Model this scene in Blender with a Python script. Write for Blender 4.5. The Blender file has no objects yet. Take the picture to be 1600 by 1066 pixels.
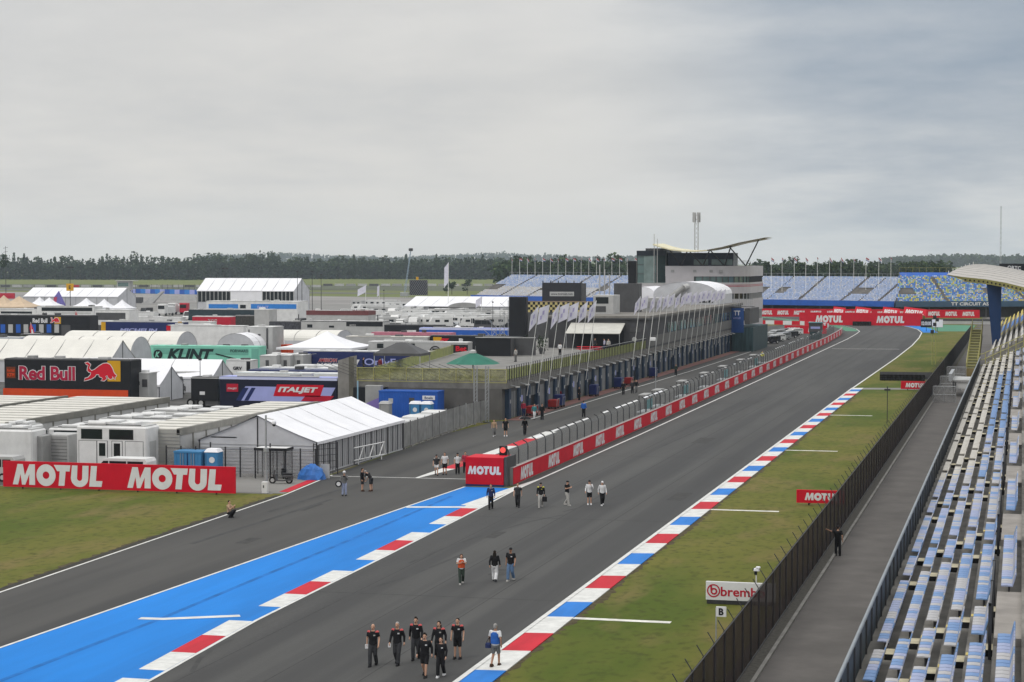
import bpy, bmesh, math, random
from math import pi, sin, cos, radians, atan, sqrt
from mathutils import Vector, Matrix
random.seed(7)
S = bpy.context.scene
COL = S.collection

# ------------------------------------------------------------------ camera
FPX, CAM_H = 3111.0, 17.0            # focal length for a 1600 px wide frame, eye height above the track
PITCH = atan(123 / FPX)
YAW = atan(797 * cos(PITCH) / FPX)    # the straight runs along +Y, the lens looks left of it
cam_d = bpy.data.cameras.new("camera")
cam_d.sensor_width = 36.0
cam_d.lens = 36.0 * FPX / 1600.0
cam_d.clip_start, cam_d.clip_end = 0.5, 20000
cam = bpy.data.objects.new("camera", cam_d)
cam.location = (0, 0, CAM_H)
cam.rotation_euler = (pi / 2 - PITCH, 0, YAW)
COL.objects.link(cam)
S.camera = cam

# ------------------------------------------------------------------ sky, sun, exposure
SUN_EL, SUN_AZ = radians(52), radians(215)
w = bpy.data.worlds.new("World"); S.world = w; w.use_nodes = True
NT = w.node_tree; NT.nodes.clear()
def N(t, **k):
    n = NT.nodes.new(t)
    for a, b in k.items(): setattr(n, a, b)
    return n
def LK(a, b): NT.links.new(a, b)
def M2(op, a, b=None, clamp=False):
    n = N('ShaderNodeMath', operation=op, use_clamp=clamp)
    for i, v in enumerate((a, b)):
        if v is None: continue
        if isinstance(v, (int, float)): n.inputs[i].default_value = v
        else: LK(v, n.inputs[i])
    return n.outputs[0]
sky = N('ShaderNodeTexSky', sky_type='NISHITA', sun_disc=False, sun_elevation=SUN_EL, sun_rotation=SUN_AZ)
sky.air_density, sky.dust_density = 1.0, 3.0
tc = N('ShaderNodeTexCoord'); sep = N('ShaderNodeSeparateXYZ'); LK(tc.outputs['Generated'], sep.inputs[0])
zz = M2('MAXIMUM', sep.outputs[2], 0.0)
zd = M2('ADD', zz, 0.16)
cmb = N('ShaderNodeCombineXYZ')
LK(M2('DIVIDE', sep.outputs[0], zd), cmb.inputs[0]); LK(M2('DIVIDE', sep.outputs[1], zd), cmb.inputs[1])
nz = N('ShaderNodeTexNoise'); nz.inputs['Scale'].default_value = 0.55; nz.inputs['Detail'].default_value = 6; nz.inputs['Roughness'].default_value = 0.55; nz.inputs['Distortion'].default_value = 0.4
mp = N('ShaderNodeMapping'); mp.inputs['Location'].default_value = (3.1, 1.7, 0.4); LK(cmb.outputs[0], mp.inputs[0]); LK(mp.outputs[0], nz.inputs[0])
nz2 = N('ShaderNodeTexNoise'); nz2.inputs['Scale'].default_value = 2.4; nz2.inputs['Detail'].default_value = 9; nz2.inputs['Roughness'].default_value = 0.6; LK(mp.outputs[0], nz2.inputs[0])
mixn = M2('ADD', M2('MULTIPLY', nz.outputs[0], 0.6), M2('MULTIPLY', nz2.outputs[0], 0.4))
# a heavier bank of cloud stands to the right of the straight, and one high to the left
def bank(vec, lo, hi):
    v = N('ShaderNodeVectorMath', operation='DOT_PRODUCT'); LK(tc.outputs['Generated'], v.inputs[0])
    l = sqrt(sum(c * c for c in vec)); v.inputs[1].default_value = [c / l for c in vec]
    mr = N('ShaderNodeMapRange', interpolation_type='SMOOTHSTEP'); LK(M2('ADD', v.outputs['Value'], M2('MULTIPLY', M2('SUBTRACT', mixn, 0.48), 0.06)), mr.inputs[0])
    mr.inputs[1].default_value, mr.inputs[2].default_value = lo, hi
    return mr.outputs[0]
b1 = bank((0.05, 1.0, 0.25), 0.953, 1.0)
b2 = bank((-0.50, 1.0, 0.29), 0.957, 1.0)
b3 = bank((-0.42, 1.0, 0.035), 0.960, 0.9998)
dark = M2('ADD', M2('MULTIPLY', b1, 0.58), M2('MULTIPLY', b2, 0.46))
dens = M2('ADD', M2('MULTIPLY', M2('SUBTRACT', mixn, 0.47), 1.35), M2('ADD', dark, 0.17), clamp=True)
rp = N('ShaderNodeValToRGB'); LK(dens, rp.inputs[0])
e = rp.color_ramp.elements
e[0].position, e[0].color = 0.0, (0.80, 0.79, 0.765, 1)
e[1].position, e[1].color = 1.0, (0.30, 0.365, 0.45, 1)
m_ = e.new(0.35); m_.color = (0.665, 0.68, 0.69, 1)
up = N('ShaderNodeMapRange'); LK(zz, up.inputs[0]); up.inputs[1].default_value, up.inputs[2].default_value, up.inputs[3].default_value, up.inputs[4].default_value = 0.16, 0.95, 1.0, 2.1
STR = 0.10
glow = N('ShaderNodeMix', data_type='RGBA'); LK(M2('MULTIPLY', b3, 0.5), glow.inputs[0]); LK(rp.outputs[0], glow.inputs[6]); glow.inputs[7].default_value = (0.80, 0.755, 0.69, 1)
lum = N('ShaderNodeVectorMath', operation='SCALE'); LK(glow.outputs[2], lum.inputs[0]); LK(M2('MULTIPLY', up.outputs[0], 1 / STR), lum.inputs['Scale'])
mx = N('ShaderNodeMix', data_type='RGBA'); mx.inputs[0].default_value = 0.94
LK(sky.outputs[0], mx.inputs[6]); LK(lum.outputs[0], mx.inputs[7])
bg = N('ShaderNodeBackground'); bg.inputs[1].default_value = STR; LK(mx.outputs[2], bg.inputs[0])
wo = N('ShaderNodeOutputWorld'); LK(bg.outputs[0], wo.inputs[0])
sun_d = bpy.data.lights.new("sun", 'SUN'); sun_d.energy = 0.9; sun_d.angle = radians(18); sun_d.color = (1, 0.96, 0.9)
sun = bpy.data.objects.new("sun", sun_d)
sun.rotation_euler = (pi / 2 - SUN_EL, 0, pi - SUN_AZ); sun.location = (0, 0, 300); COL.objects.link(sun)
S.view_settings.view_transform = 'Standard'; S.view_settings.look = 'None'
S.view_settings.exposure = 0.0; S.view_settings.gamma = 1.0
S.cycles.max_bounces = 6; S.cycles.transparent_max_bounces = 24; S.cycles.volume_bounces = 1
S.cycles.use_adaptive_sampling = True; S.cycles.use_denoising = True

# ------------------------------------------------------------------ where a point of the photograph lies on the ground (or at a height)
_cy, _sy, _cp, _sp = cos(YAW), sin(YAW), cos(PITCH), sin(PITCH)
_R = Vector((_cy, _sy, 0)); _F = Vector((-_sy * _cp, _cy * _cp, -_sp)); _U = Vector((-_sy * _sp, _cy * _sp, _cp))
def ray(px, py): return _F + _R * ((px - 800) / FPX) - _U * ((py - 533) / FPX)
def at(px, py, z=0.0):
    d = ray(px, py); t = (z - CAM_H) / d.z
    return Vector((d.x * t, d.y * t, z))
def onY(px, py, Y):
    d = ray(px, py); t = Y / d.y
    return Vector((d.x * t, Y, CAM_H + d.z * t))
def onX(px, py, X):
    d = ray(px, py); t = X / d.x
    return Vector((X, d.y * t, CAM_H + d.z * t))
def fx(px, Y): return onY(px, 430, Y).x

# ------------------------------------------------------------------ materials
MAT = {}
def mat(key, col, rough=0.6, var=0.12, scale=1.5, metal=0.0, spec=0.24, stretch=None, col2=None, detail=4, bump=0.0, alpha=1.0, emit=0, coat=0):
    if key in MAT: return MAT[key]
    m = bpy.data.materials.new(key); m.use_nodes = True
    nt = m.node_tree; b = nt.nodes['Principled BSDF']
    b.inputs['Roughness'].default_value = rough; b.inputs['Metallic'].default_value = metal
    b.inputs['Specular IOR Level'].default_value = spec
    if coat: b.inputs['Coat Weight'].default_value = coat
    t = nt.nodes.new('ShaderNodeTexCoord'); mpn = nt.nodes.new('ShaderNodeMapping'); n = nt.nodes.new('ShaderNodeTexNoise')
    nt.links.new(t.outputs['Object'], mpn.inputs[0]); nt.links.new(mpn.outputs[0], n.inputs[0])
    mpn.inputs['Scale'].default_value = stretch or (1, 1, 1)
    n.inputs['Scale'].default_value = scale; n.inputs['Detail'].default_value = detail; n.inputs['Roughness'].default_value = 0.6
    r = nt.nodes.new('ShaderNodeValToRGB'); nt.links.new(n.outputs[0], r.inputs[0])
    c1 = [min(1, c * (1 - var)) for c in col]; c2 = col2 or [min(1, c * (1 + var)) for c in col]
    if col2: c1 = list(col)
    r.color_ramp.elements[0].position = 0.32; r.color_ramp.elements[1].position = 0.68
    r.color_ramp.elements[0].color = (*c1, 1); r.color_ramp.elements[1].color = (*c2, 1)
    nt.links.new(r.outputs[0], b.inputs['Base Color'])
    if bump:
        bn = nt.nodes.new('ShaderNodeBump'); bn.inputs['Strength'].default_value = bump; bn.inputs['Distance'].default_value = 0.05
        nt.links.new(n.outputs[0], bn.inputs['Height']); nt.links.new(bn.outputs[0], b.inputs['Normal'])
    if alpha < 1: b.inputs['Alpha'].default_value = alpha
    if emit:
        b.inputs['Emission Color'].default_value = (*col, 1); b.inputs['Emission Strength'].default_value = emit
    MAT[key] = m
    return m
def add_layer(m, col, scale, lo, hi, stretch=(1, 1, 1), fac=1.0, seed=0.0, detail=5):
    """a second noise-shaped stain laid over a material's base colour"""
    nt = m.node_tree; b = nt.nodes['Principled BSDF']; src = b.inputs['Base Color'].links[0].from_socket
    t = nt.nodes.new('ShaderNodeTexCoord'); mpn = nt.nodes.new('ShaderNodeMapping'); n = nt.nodes.new('ShaderNodeTexNoise')
    mpn.inputs['Scale'].default_value = stretch; mpn.inputs['Location'].default_value = (seed, seed * 1.7, seed * .3)
    nt.links.new(t.outputs['Object'], mpn.inputs[0]); nt.links.new(mpn.outputs[0], n.inputs[0])
    n.inputs['Scale'].default_value = scale; n.inputs['Detail'].default_value = detail
    mr = nt.nodes.new('ShaderNodeMapRange'); nt.links.new(n.outputs[0], mr.inputs[0])
    mr.inputs[1].default_value, mr.inputs[2].default_value, mr.inputs[3].default_value, mr.inputs[4].default_value = lo, hi, 0, fac
    x = nt.nodes.new('ShaderNodeMix'); x.data_type = 'RGBA'
    nt.links.new(mr.outputs[0], x.inputs[0]); nt.links.new(src, x.inputs[6]); x.inputs[7].default_value = (*col, 1)
    nt.links.new(x.outputs[2], b.inputs['Base Color'])
    return m

asphalt = mat('track asphalt', (0.064, 0.0635, 0.062), 0.85, 0.14, 0.5, stretch=(1, 0.08, 1), spec=0.22)
add_layer(asphalt, (0.042, 0.042, 0.043), 0.42, 0.50, 0.66, (1.0, 0.022, 1), 0.75, 3)
add_layer(asphalt, (0.085, 0.084, 0.082), 6.0, 0.5, 0.8, (1, 1, 1), 0.5, 9, 8)
add_layer(asphalt, (0.080, 0.079, 0.076), 0.055, 0.50, 0.64, (1, 0.35, 1), 0.5, 5)
add_layer(asphalt, (0.044, 0.044, 0.0445), 0.55, 0.50, 0.64, (1, 0.004, 1), 0.65, 12)
pitasphalt = mat('pit lane asphalt', (0.068, 0.066, 0.063), 0.87, 0.12, 0.3, stretch=(1, 0.12, 1), spec=0.22)
add_layer(pitasphalt, (0.042, 0.042, 0.042), 0.35, 0.5, 0.66, (1.0, 0.035, 1), 0.7, 1)
padshade = mat('shade darkened asphalt', (0.085, 0.083, 0.08), 0.9, 0.25, 0.15, spec=0.2)  # asphalt colour darkened to stand in for shade between the vehicles
padground = mat('paddock ground', (0.20, 0.195, 0.185), 0.9, 0.2, 0.08, spec=0.25)
grass = mat('dry grass', (0.094, 0.108, 0.017), 0.95, 0.2, 0.15, col2=(0.134, 0.126, 0.028), spec=0.15, detail=8)
add_layer(grass, (0.058, 0.088, 0.010), 0.10, 0.50, 0.62, (1, 0.35, 1), 0.85, 2)
add_layer(grass, (0.165, 0.125, 0.050), 0.35, 0.52, 0.70, (1, 0.35, 1), 0.7, 6)
add_layer(grass, (0.045, 0.052, 0.010), 2.2, 0.50, 0.72, (1, .6, 1), 0.7, 8, 8)
field = mat('far field grass', (0.115, 0.145, 0.045), 0.95, 0.2, 0.01, col2=(0.15, 0.16, 0.06), spec=0.1)
concrete = mat('concrete', (0.24, 0.23, 0.215), 0.9, 0.2, 0.6, spec=0.25)
add_layer(concrete, (0.12, 0.115, 0.105), 0.9, 0.55, 0.8, (1, 1, 0.3), 0.6, 4)
walkm = mat('walkway paving', (0.115, 0.107, 0.101), 0.9, 0.14, 0.5, spec=0.25, detail=8)
add_layer(walkm, (0.075, 0.07, 0.066), 0.22, 0.56, 0.72, (1, .6, 1), 0.6, 2)
paint_white = mat('white line paint', (0.60, 0.60, 0.58), 0.65, 0.14, 1.5, spec=.2)
paint_red = mat('red kerb paint', (0.46, 0.014, 0.028), 0.65, 0.16, 0.9, stretch=(1, 0.2, 1), spec=.15)
paint_blue = mat('blue kerb paint', (0.018, 0.165, 0.52), 0.65, 0.14, 0.9, stretch=(1, 0.2, 1), spec=.15)
runblue = mat('blue runoff paint', (0.007, 0.178, 0.56), 0.65, 0.12, 0.25, stretch=(1, 0.15, 1), spec=.12)
add_layer(runblue, (0.008, 0.15, 0.47), 0.5, 0.58, 0.72, (1.2, 0.025, 1), 0.8, 4)
green_paint = mat('green runoff paint', (0.042, 0.19, 0.105), 0.6, 0.12, 0.2)
sign_red = mat('red banner', (0.54, 0.008, 0.024), 0.6, 0.08, 0.8, spec=.15)
sign_white = mat('white lettering', (0.66, 0.66, 0.67), 0.6, 0.06, 1.0, spec=.2)
white = mat('white panel', (0.66, 0.66, 0.655), 0.5, 0.1, 0.7)
add_layer(white, (0.42, 0.41, 0.39), 0.9, 0.6, 0.85, (1, 1, 0.3), 0.5, 3)
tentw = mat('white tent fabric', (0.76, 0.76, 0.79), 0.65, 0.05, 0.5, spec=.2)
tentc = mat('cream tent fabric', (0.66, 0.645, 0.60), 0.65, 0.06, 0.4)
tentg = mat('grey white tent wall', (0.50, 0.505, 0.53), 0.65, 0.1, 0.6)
cream = mat('cream roof', (0.62, 0.60, 0.55), 0.7, 0.1, 0.5)
add_layer(cream, (0.40, 0.385, 0.34), 0.7, 0.55, 0.8, (1, 1, 1), 0.6, 3)
grey = mat('grey panel', (0.30, 0.30, 0.295), 0.6, 0.12, 0.7)
lgrey = mat('light grey panel', (0.42, 0.42, 0.415), 0.6, 0.1, 0.7)
dgrey = mat('dark grey panel', (0.075, 0.075, 0.078), 0.6, 0.15, 0.7)
black = mat('black panel', (0.014, 0.015, 0.018), 0.45, 0.2, 0.7)
glass = mat('dark window glass', (0.012, 0.016, 0.018), 0.15, 0.2, 0.5, spec=0.35)
gglass = mat('greenish glazing', (0.10, 0.16, 0.155), 0.12, 0.25, 0.3, spec=0.7)
navy = mat('navy panel', (0.018, 0.028, 0.11), 0.4, 0.12, 0.6)
blue = mat('blue panel', (0.02, 0.10, 0.42), 0.45, 0.12, 0.6)
boxblue = mat('container blue', (0.05, 0.20, 0.40), 0.55, 0.12, 0.6)
lilac = mat('lilac panel', (0.34, 0.37, 0.68), 0.45, 0.08, 0.6)
mint = mat('mint green panel', (0.23, 0.60, 0.46), 0.45, 0.06, 0.6)
mint_d = mat('dull mint panel', (0.15, 0.40, 0.32), 0.5, 0.06, 0.6)
orange = mat('orange red panel', (0.62, 0.065, 0.012), 0.5, 0.1, 0.6)
amber = mat('amber panel', (0.62, 0.33, 0.012), 0.5, 0.06, 0.6)
crimson = mat('crimson panel', (0.45, 0.012, 0.035), 0.45, 0.1, 0.6)
yellow = mat('yellow painted steel', (0.38, 0.355, 0.13), 0.6, 0.15, 0.8)
paleyel = mat('pale yellow mesh', (0.36, 0.36, 0.13), 0.7, 0.25, 1.2)
steel = mat('galvanised steel', (0.36, 0.37, 0.38), 0.45, 0.15, 2.0, metal=0.4)
dsteel = mat('dark steel', (0.045, 0.045, 0.048), 0.5, 0.2, 2.0, metal=0.2)
rubber = mat('rubber', (0.012, 0.012, 0.012), 0.8, 0.2, 2)
tan = mat('tan canvas', (0.52, 0.40, 0.28), 0.8, 0.1, 0.5)
teal = mat('green canvas', (0.025, 0.15, 0.105), 0.7, 0.15, 0.6)
brown = mat('brown canopy', (0.16, 0.055, 0.055), 0.6, 0.15, 0.6)
pole_white = mat('white pole paint', (0.66, 0.66, 0.64), 0.5, 0.08, 1)

# ------------------------------------------------------------------ mesh builder
class MB:
    def __init__(s): s.v, s.f, s.m, s.mats = [], [], [], []
    def mi(s, m):
        if m not in s.mats: s.mats.append(m)
        return s.mats.index(m)
    def add(s, vs, fs, m):
        b = len(s.v); k = s.mi(m)
        s.v += [tuple(v) for v in vs]
        for f in fs: s.f.append([i + b for i in f]); s.m.append(k)
        return s
    def box(s, x0, x1, y0, y1, z0, z1, m):
        vs = [(x, y, z) for z in (z0, z1) for y in (y0, y1) for x in (x0, x1)]
        return s.add(vs, [(0, 2, 3, 1), (4, 5, 7, 6), (0, 1, 5, 4), (2, 6, 7, 3), (0, 4, 6, 2), (1, 3, 7, 5)], m)
    def bbox(s, x0, x1, y0, y1, z0, z1, m, r=0.05):
        """box with chamfered vertical and top edges"""
        r = min(r, (x1 - x0) / 3, (y1 - y0) / 3, (z1 - z0) / 3)
        def ring(i, z): return [(x0 + i, y0 + r, z), (x0 + r, y0 + i, z), (x1 - r, y0 + i, z), (x1 - i, y0 + r, z), (x1 - i, y1 - r, z), (x1 - r, y1 - i, z), (x0 + r, y1 - i, z), (x0 + i, y1 - r, z)]
        A, B = ring(0, z0), ring(0, z1 - r)
        C = [(x0 + r, y0 + r, z1), (x0 + r, y0 + r, z1), (x1 - r, y0 + r, z1), (x1 - r, y0 + r, z1), (x1 - r, y1 - r, z1), (x1 - r, y1 - r, z1), (x0 + r, y1 - r, z1), (x0 + r, y1 - r, z1)]
        C = [C[0], C[2], C[4], C[6]]
        vs = A + B + C
        fs = [tuple(range(7, -1, -1))] + [(i, (i + 1) % 8, 8 + (i + 1) % 8, 8 + i) for i in range(8)]
        fs += [(8, 9, 16), (9, 10, 17, 16), (10, 11, 17), (11, 12, 18, 17), (12, 13, 18), (13, 14, 19, 18), (14, 15, 19), (15, 8, 16, 19), (16, 17, 18, 19)]
        return s.add(vs, fs, m)
    def quad(s, a, b, c, d, m): return s.add([a, b, c, d], [(0, 1, 2, 3)], m)
    def poly(s, pts, m): return s.add(pts, [tuple(range(len(pts)))], m)
    def prism(s, pts, off, m):
        """pts: planar outline, off: extrusion vector"""
        n = len(pts); o = Vector(off); q = [tuple(Vector(p) + o) for p in pts]
        return s.add(list(pts) + q, [tuple(range(n - 1, -1, -1)), tuple(range(n, 2 * n))] + [(i, (i + 1) % n, n + (i + 1) % n, n + i) for i in range(n)], m)
    def tube(s, p0, p1, r0, m, r1=None, n=6):
        p0, p1 = Vector(p0), Vector(p1); r1 = r0 if r1 is None else r1
        d = (p1 - p0)
        if d.length < 1e-6: return s
        q = d.to_track_quat('Z', 'Y'); vs = []
        for p, r in ((p0, r0), (p1, r1)):
            for i in range(n):
                a = 2 * pi * (i + .5) / n
                vs.append(p + q @ Vector((r * cos(a), r * sin(a), 0)))
        return s.add(vs, [tuple(range(n - 1, -1, -1)), tuple(range(n, 2 * n))] + [(i, (i + 1) % n, n + (i + 1) % n, n + i) for i in range(n)], m)
    def path(s, pts, r, m, n=6):
        for a, b in zip(pts, pts[1:]): s.tube(a, b, r, m, n=n)
        return s
    def lathe(s, prof, c, m, n=14):
        c = Vector(c); vs = []; fs = []
        for r, z in prof:
            for i in range(n):
                a = 2 * pi * i / n; vs.append(c + Vector((r * cos(a), r * sin(a), z)))
        for k in range(len(prof) - 1):
            for i in range(n): fs.append((k * n + i, k * n + (i + 1) % n, (k + 1) * n + (i + 1) % n, (k + 1) * n + i))
        fs += [tuple(range(n - 1, -1, -1)), tuple(range((len(prof) - 1) * n, len(prof) * n))]
        return s.add(vs, fs, m)
    def ell(s, c, rx, ry, rz, m, n=12, k=8):
        vs = []; fs = []; c = Vector(c)
        for j in range(k + 1):
            t = pi * j / k
            for i in range(n):
                a = 2 * pi * i / n; vs.append(c + Vector((rx * sin(t) * cos(a), ry * sin(t) * sin(a), rz * cos(t))))
        for j in range(k):
            for i in range(n): fs.append((j * n + i, (j + 1) * n + i, (j + 1) * n + (i + 1) % n, j * n + (i + 1) % n))
        return s.add(vs, fs, m)
    def wheel(s, c, r, wd, m, hub=None, n=16):
        """axle along Y"""
        c = Vector(c); s.tube(c - Vector((0, wd / 2, 0)), c + Vector((0, wd / 2, 0)), r, m, n=n)
        if hub: s.tube(c - Vector((0, wd / 2 + .02, 0)), c + Vector((0, wd / 2 + .02, 0)), r * .55, hub, n=n)
        return s
    def letters(s, geo, o, right, upv, m):
        vs, fs = geo; o, right, upv = Vector(o), Vector(right).normalized(), Vector(upv).normalized()
        return s.add([o + right * v[0] + upv * v[1] for v in vs], fs, m)
    def build(s, name, parent=None, loc=(0, 0, 0), rz=0.0, smooth=False):
        me = bpy.data.meshes.new(name); me.from_pydata(s.v, [], s.f)
        for m in s.mats: me.materials.append(m)
        me.polygons.foreach_set('material_index', s.m)
        if smooth: me.polygons.foreach_set('use_smooth', [True] * len(s.f))
        me.update()
        o = bpy.data.objects.new(name, me); COL.objects.link(o); o.location = loc; o.rotation_euler = (0, 0, rz)
        if parent: o.parent = parent
        return o
def thing(name, label, cat, loc=(0, 0, 0), rz=0.0, group=None):
    o = bpy.data.objects.new(name, None); COL.objects.link(o)
    o.location = loc; o.rotation_euler = (0, 0, rz); o.empty_display_size = 0.3
    return tag(o, label, cat, group)
def tag(o, label=None, cat=None, group=None, kind=None):
    if label: o['label'] = label
    if cat: o['category'] = cat
    if group: o['group'] = group
    if kind: o['kind'] = kind
    return o
def struct(o): o['kind'] = 'structure'; return o
def dup(root, loc, rz=None, label=None):
    r = root.copy(); COL.objects.link(r); r.location = loc
    if rz is not None: r.rotation_euler = (0, 0, rz)
    if label: r['label'] = label
    for ch in list(root.children):
        c = ch.copy(); COL.objects.link(c); c.parent = r
        for g in ch.children:
            d = g.copy(); COL.objects.link(d); d.parent = c
    return r
def sheet(name, pts, z, m, th=0.0):
    b = MB(); b.poly([(p[0], p[1], z) for p in pts], m)
    return struct(b.build(name))
def ribbon(b, pts, width, z, m, side=0):
    """flat strip along a polyline; side -1: strip lies left of it, 1: right, 0: centred"""
    P = [Vector((p[0], p[1], 0)) for p in pts]; L = []; R_ = []
    for i, p in enumerate(P):
        d = (P[min(i + 1, len(P) - 1)] - P[max(i - 1, 0)]).normalized(); n = Vector((d.y, -d.x, 0))
        a, c = (-.5, .5) if side == 0 else ((-1, 0) if side < 0 else (0, 1))
        L.append(p + n * width * a); R_.append(p + n * width * c)
    for i in range(len(P) - 1):
        b.quad((L[i].x, L[i].y, z), (R_[i].x, R_[i].y, z), (R_[i + 1].x, R_[i + 1].y, z), (L[i + 1].x, L[i + 1].y, z), m)

# ------------------------------------------------------------------ lettering
_TX = {}
def text(s, h, wd=None, bold=0.0, shear=0.0, spacing=1.0):
    k = (s, bold, shear, spacing)
    if k not in _TX:
        c = bpy.data.curves.new('t', 'FONT'); c.body = s; c.size = 1; c.offset = bold; c.shear = shear; c.space_character = spacing; c.resolution_u = 3
        o = bpy.data.objects.new('t', c); COL.objects.link(o)
        dg = bpy.context.evaluated_depsgraph_get(); me = bpy.data.meshes.new_from_object(o.evaluated_get(dg))
        _TX[k] = ([v.co.copy() for v in me.vertices], [tuple(p.vertices) for p in me.polygons])
        bpy.data.objects.remove(o); bpy.data.curves.remove(c); bpy.data.meshes.remove(me)
    vs, fs = _TX[k]
    x0, x1 = min(v.x for v in vs), max(v.x for v in vs); y0, y1 = min(v.y for v in vs), max(v.y for v in vs)
    sy = h / (y1 - y0); sx = wd / (x1 - x0) if wd else sy
    return [((v.x - x0) * sx, (v.y - y0) * sy) for v in vs], fs
def motul(h, wd=None):
    vs, fs = [], []
    def P(pts):
        b = len(vs); vs.extend(pts); fs.append(tuple(range(b, b + len(pts))))
    def strip(A, B):
        b = len(vs); n = len(A); vs.extend(A); vs.extend(B)
        for i in range(n - 1): fs.append((b + i, b + i + 1, b + n + i + 1, b + n + i))
    P([(0, 0), (.27, 0), (.40, .52), (.25, 1)]); P([(.25, 1), (.40, .52), (.47, 0), (.64, 0), (.62, .45), (.52, 1)])
    P([(.62, .45), (.64, 0), (.85, .52), (.86, 1)]); P([(.86, 1), (.85, .52), (.84, 0), (1.14, 0), (1.14, 1)])
    A = [2 * pi * i / 28 for i in range(29)]
    strip([(1.70 + .49 * cos(a), .49 + .53 * sin(a)) for a in A], [(1.70 + .17 * cos(a), .49 + .18 * sin(a)) for a in A])
    P([(2.10, 1), (2.27, .70), (2.90, .70), (2.94, 1)]); P([(2.40, .70), (2.33, 0), (2.63, 0), (2.70, .70)])
    A = [pi + pi * i / 14 for i in range(15)]
    strip([(3.02, 1)] + [(3.40 + .44 * cos(a), .40 + .44 * sin(a)) for a in A] + [(3.86, 1)], [(3.30, 1)] + [(3.40 + .13 * cos(a), .40 + .14 * sin(a)) for a in A] + [(3.55, 1)])
    P([(3.98, 1), (3.88, 0), (4.20, 0), (4.28, 1)]); P([(4.20, 0), (4.50, 0), (4.55, .28), (4.22, .28)])
    sx = (wd / 4.55) if wd else h
    return [(x * sx, y * h) for x, y in vs], fs
# ================================================================== GROUND
b = MB(); b.poly([(-9000, -500, 0), (9000, -500, 0), (9000, 14000, 0), (-9000, 14000, 0)], field); struct(b.build('ground'))
sheet('grass', [(-150, 40), (12, 40), (12, 640), (-150, 640)], 0.004, grass)
sheet('paddock_ground', [(-480, 136.6), (-53.2, 136.6), (-53.6, 150), (-56, 210), (-56, 420), (-62, 470), (-80, 560), (-150, 760), (-480, 800)], 0.008, padground)
sheet('paddock_shade_asphalt', [(-300, 136.8), (-53.4, 136.8), (-53.7, 150), (-56.1, 210), (-56.1, 330), (-300, 330)], 0.0125, padshade)  # extra dark sheet over the near paddock, so gaps read as deep shadow
LINE_L = [(-36.5, 142), (-36.35, 192), (-36.6, 297), (-37.1, 400), (-37.3, 445), (-37.95, 478), (-38.6, 496), (-40.9, 514), (-45.2, 534), (-50.8, 556), (-60.2, 580), (-72, 609), (-95, 655)]
LINE_R = [(-22.0, 20), (-22.0, 272), (-21.5, 358), (-21.6, 414), (-22.3, 457), (-23.3, 490), (-25.4, 513), (-28.7, 533), (-34, 556), (-44, 590), (-58, 625), (-80, 672)]
trk = [(-33.2, 40), (-34.2, 72), (-35.1, 88), (-35.6, 110), (-36.5, 142), (-37.3, 147), (-37.45, 200), (-38.15, 300), (-39.35, 420), (-40.65, 468), (-42, 487), (-46.5, 514), (-52, 536), (-62, 560), (-80, 600), (-95, 655)] + LINE_R[::-1]
sheet('main_track', [(-33.2, 20)] + trk[:], 0.012, asphalt)
PIT_L = [(-49.6, 20), (-50.9, 92), (-52.1, 136), (-53.3, 150), (-55.2, 190), (-54.2, 206)]
sheet('pit_lane', PIT_L + [(-53.4, 206), (-53.4, 420), (-58, 470), (-70, 520), (-62, 545), (-47.8, 523), (-42.2, 486), (-40.9, 468), (-39.6, 434), (-38.4, 300), (-37.6, 150), (-40.6, 144.5), (-41.3, 130), (-42.5, 100), (-43.4, 79), (-44.3, 20)], 0.010, pitasphalt)
sheet('paved_apron', [(-62, 137), (-52.4, 137), (-53.3, 149), (-64, 149.5)], 0.014, padground)
BL = [(-45.3, 40), (-43.4, 79), (-42.5, 100), (-41.3, 130), (-40.62, 144.6)]
BR = [(-33.2, 40), (-34.25, 74), (-35.13, 88), (-35.6, 110), (-36.3, 135), (-37.0, 144.6)]
sheet('blue_runoff', BL + BR[::-1], 0.018, runblue)
def edge(pl, y):
    for (x0, y0), (x1, y1) in zip(pl, pl[1:]):
        if y0 <= y <= y1: return x0 + (x1 - x0) * (y - y0) / (y1 - y0)
    return pl[-1][0]
# painted lines
b = MB()
ribbon(b, BL, 0.17, 0.026, paint_white, -1)
ribbon(b, BR[:5] + [(-36.55, 142)], 0.17, 0.026, paint_white, 1)
ribbon(b, LINE_L, 0.2, 0.026, paint_white); ribbon(b, [(-22.05, 20), (-22.05, 272)], 0.24, 0.036, paint_white); ribbon(b, LINE_R[1:], 0.24, 0.026, paint_white)
ribbon(b, PIT_L[:4], 0.16, 0.026, paint_white, 1)
ribbon(b, [(-51.4, 209), (-50.0, 308), (-49.8, 400)], 0.16, 0.026, paint_white)
ribbon(b, [(-53.2, 149.2), (-41.0, 149.8)], 0.22, 0.026, paint_white)
b.poly([(-37.9, 133.5, .024), (-36.6, 133.5, .024), (-36.45, 151, .024), (-36.6, 151, .024), (-37.2, 144.6, .024)], paint_white)
for pts in ([(218, 967), (255, 968), (375, 963)], [(635, 793), (735, 793)]):
    ribbon(b, [at(*p)[:2] for p in pts], 0.55 if len(pts) == 3 else 0.75, 0.028, paint_white)
ribbon(b, [(-36.1, 395), (-23.1, 395.4)], 0.5, 0.026, paint_white)
struct(b.build('painted_line'))
b = MB()
for y, a in ((92.3, 0), (135.5, 0), (180.2, 0), (223, 0)):
    b.quad((-20.7, y - .22, .012), (-15.9, y - .22, .012), (-15.9, y + .3, .012), (-20.7, y + .3, .012), mat('worn white paint', (.62, .61, .56), .7, .25, 2))
struct(b.build('grass_line'))
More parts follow.
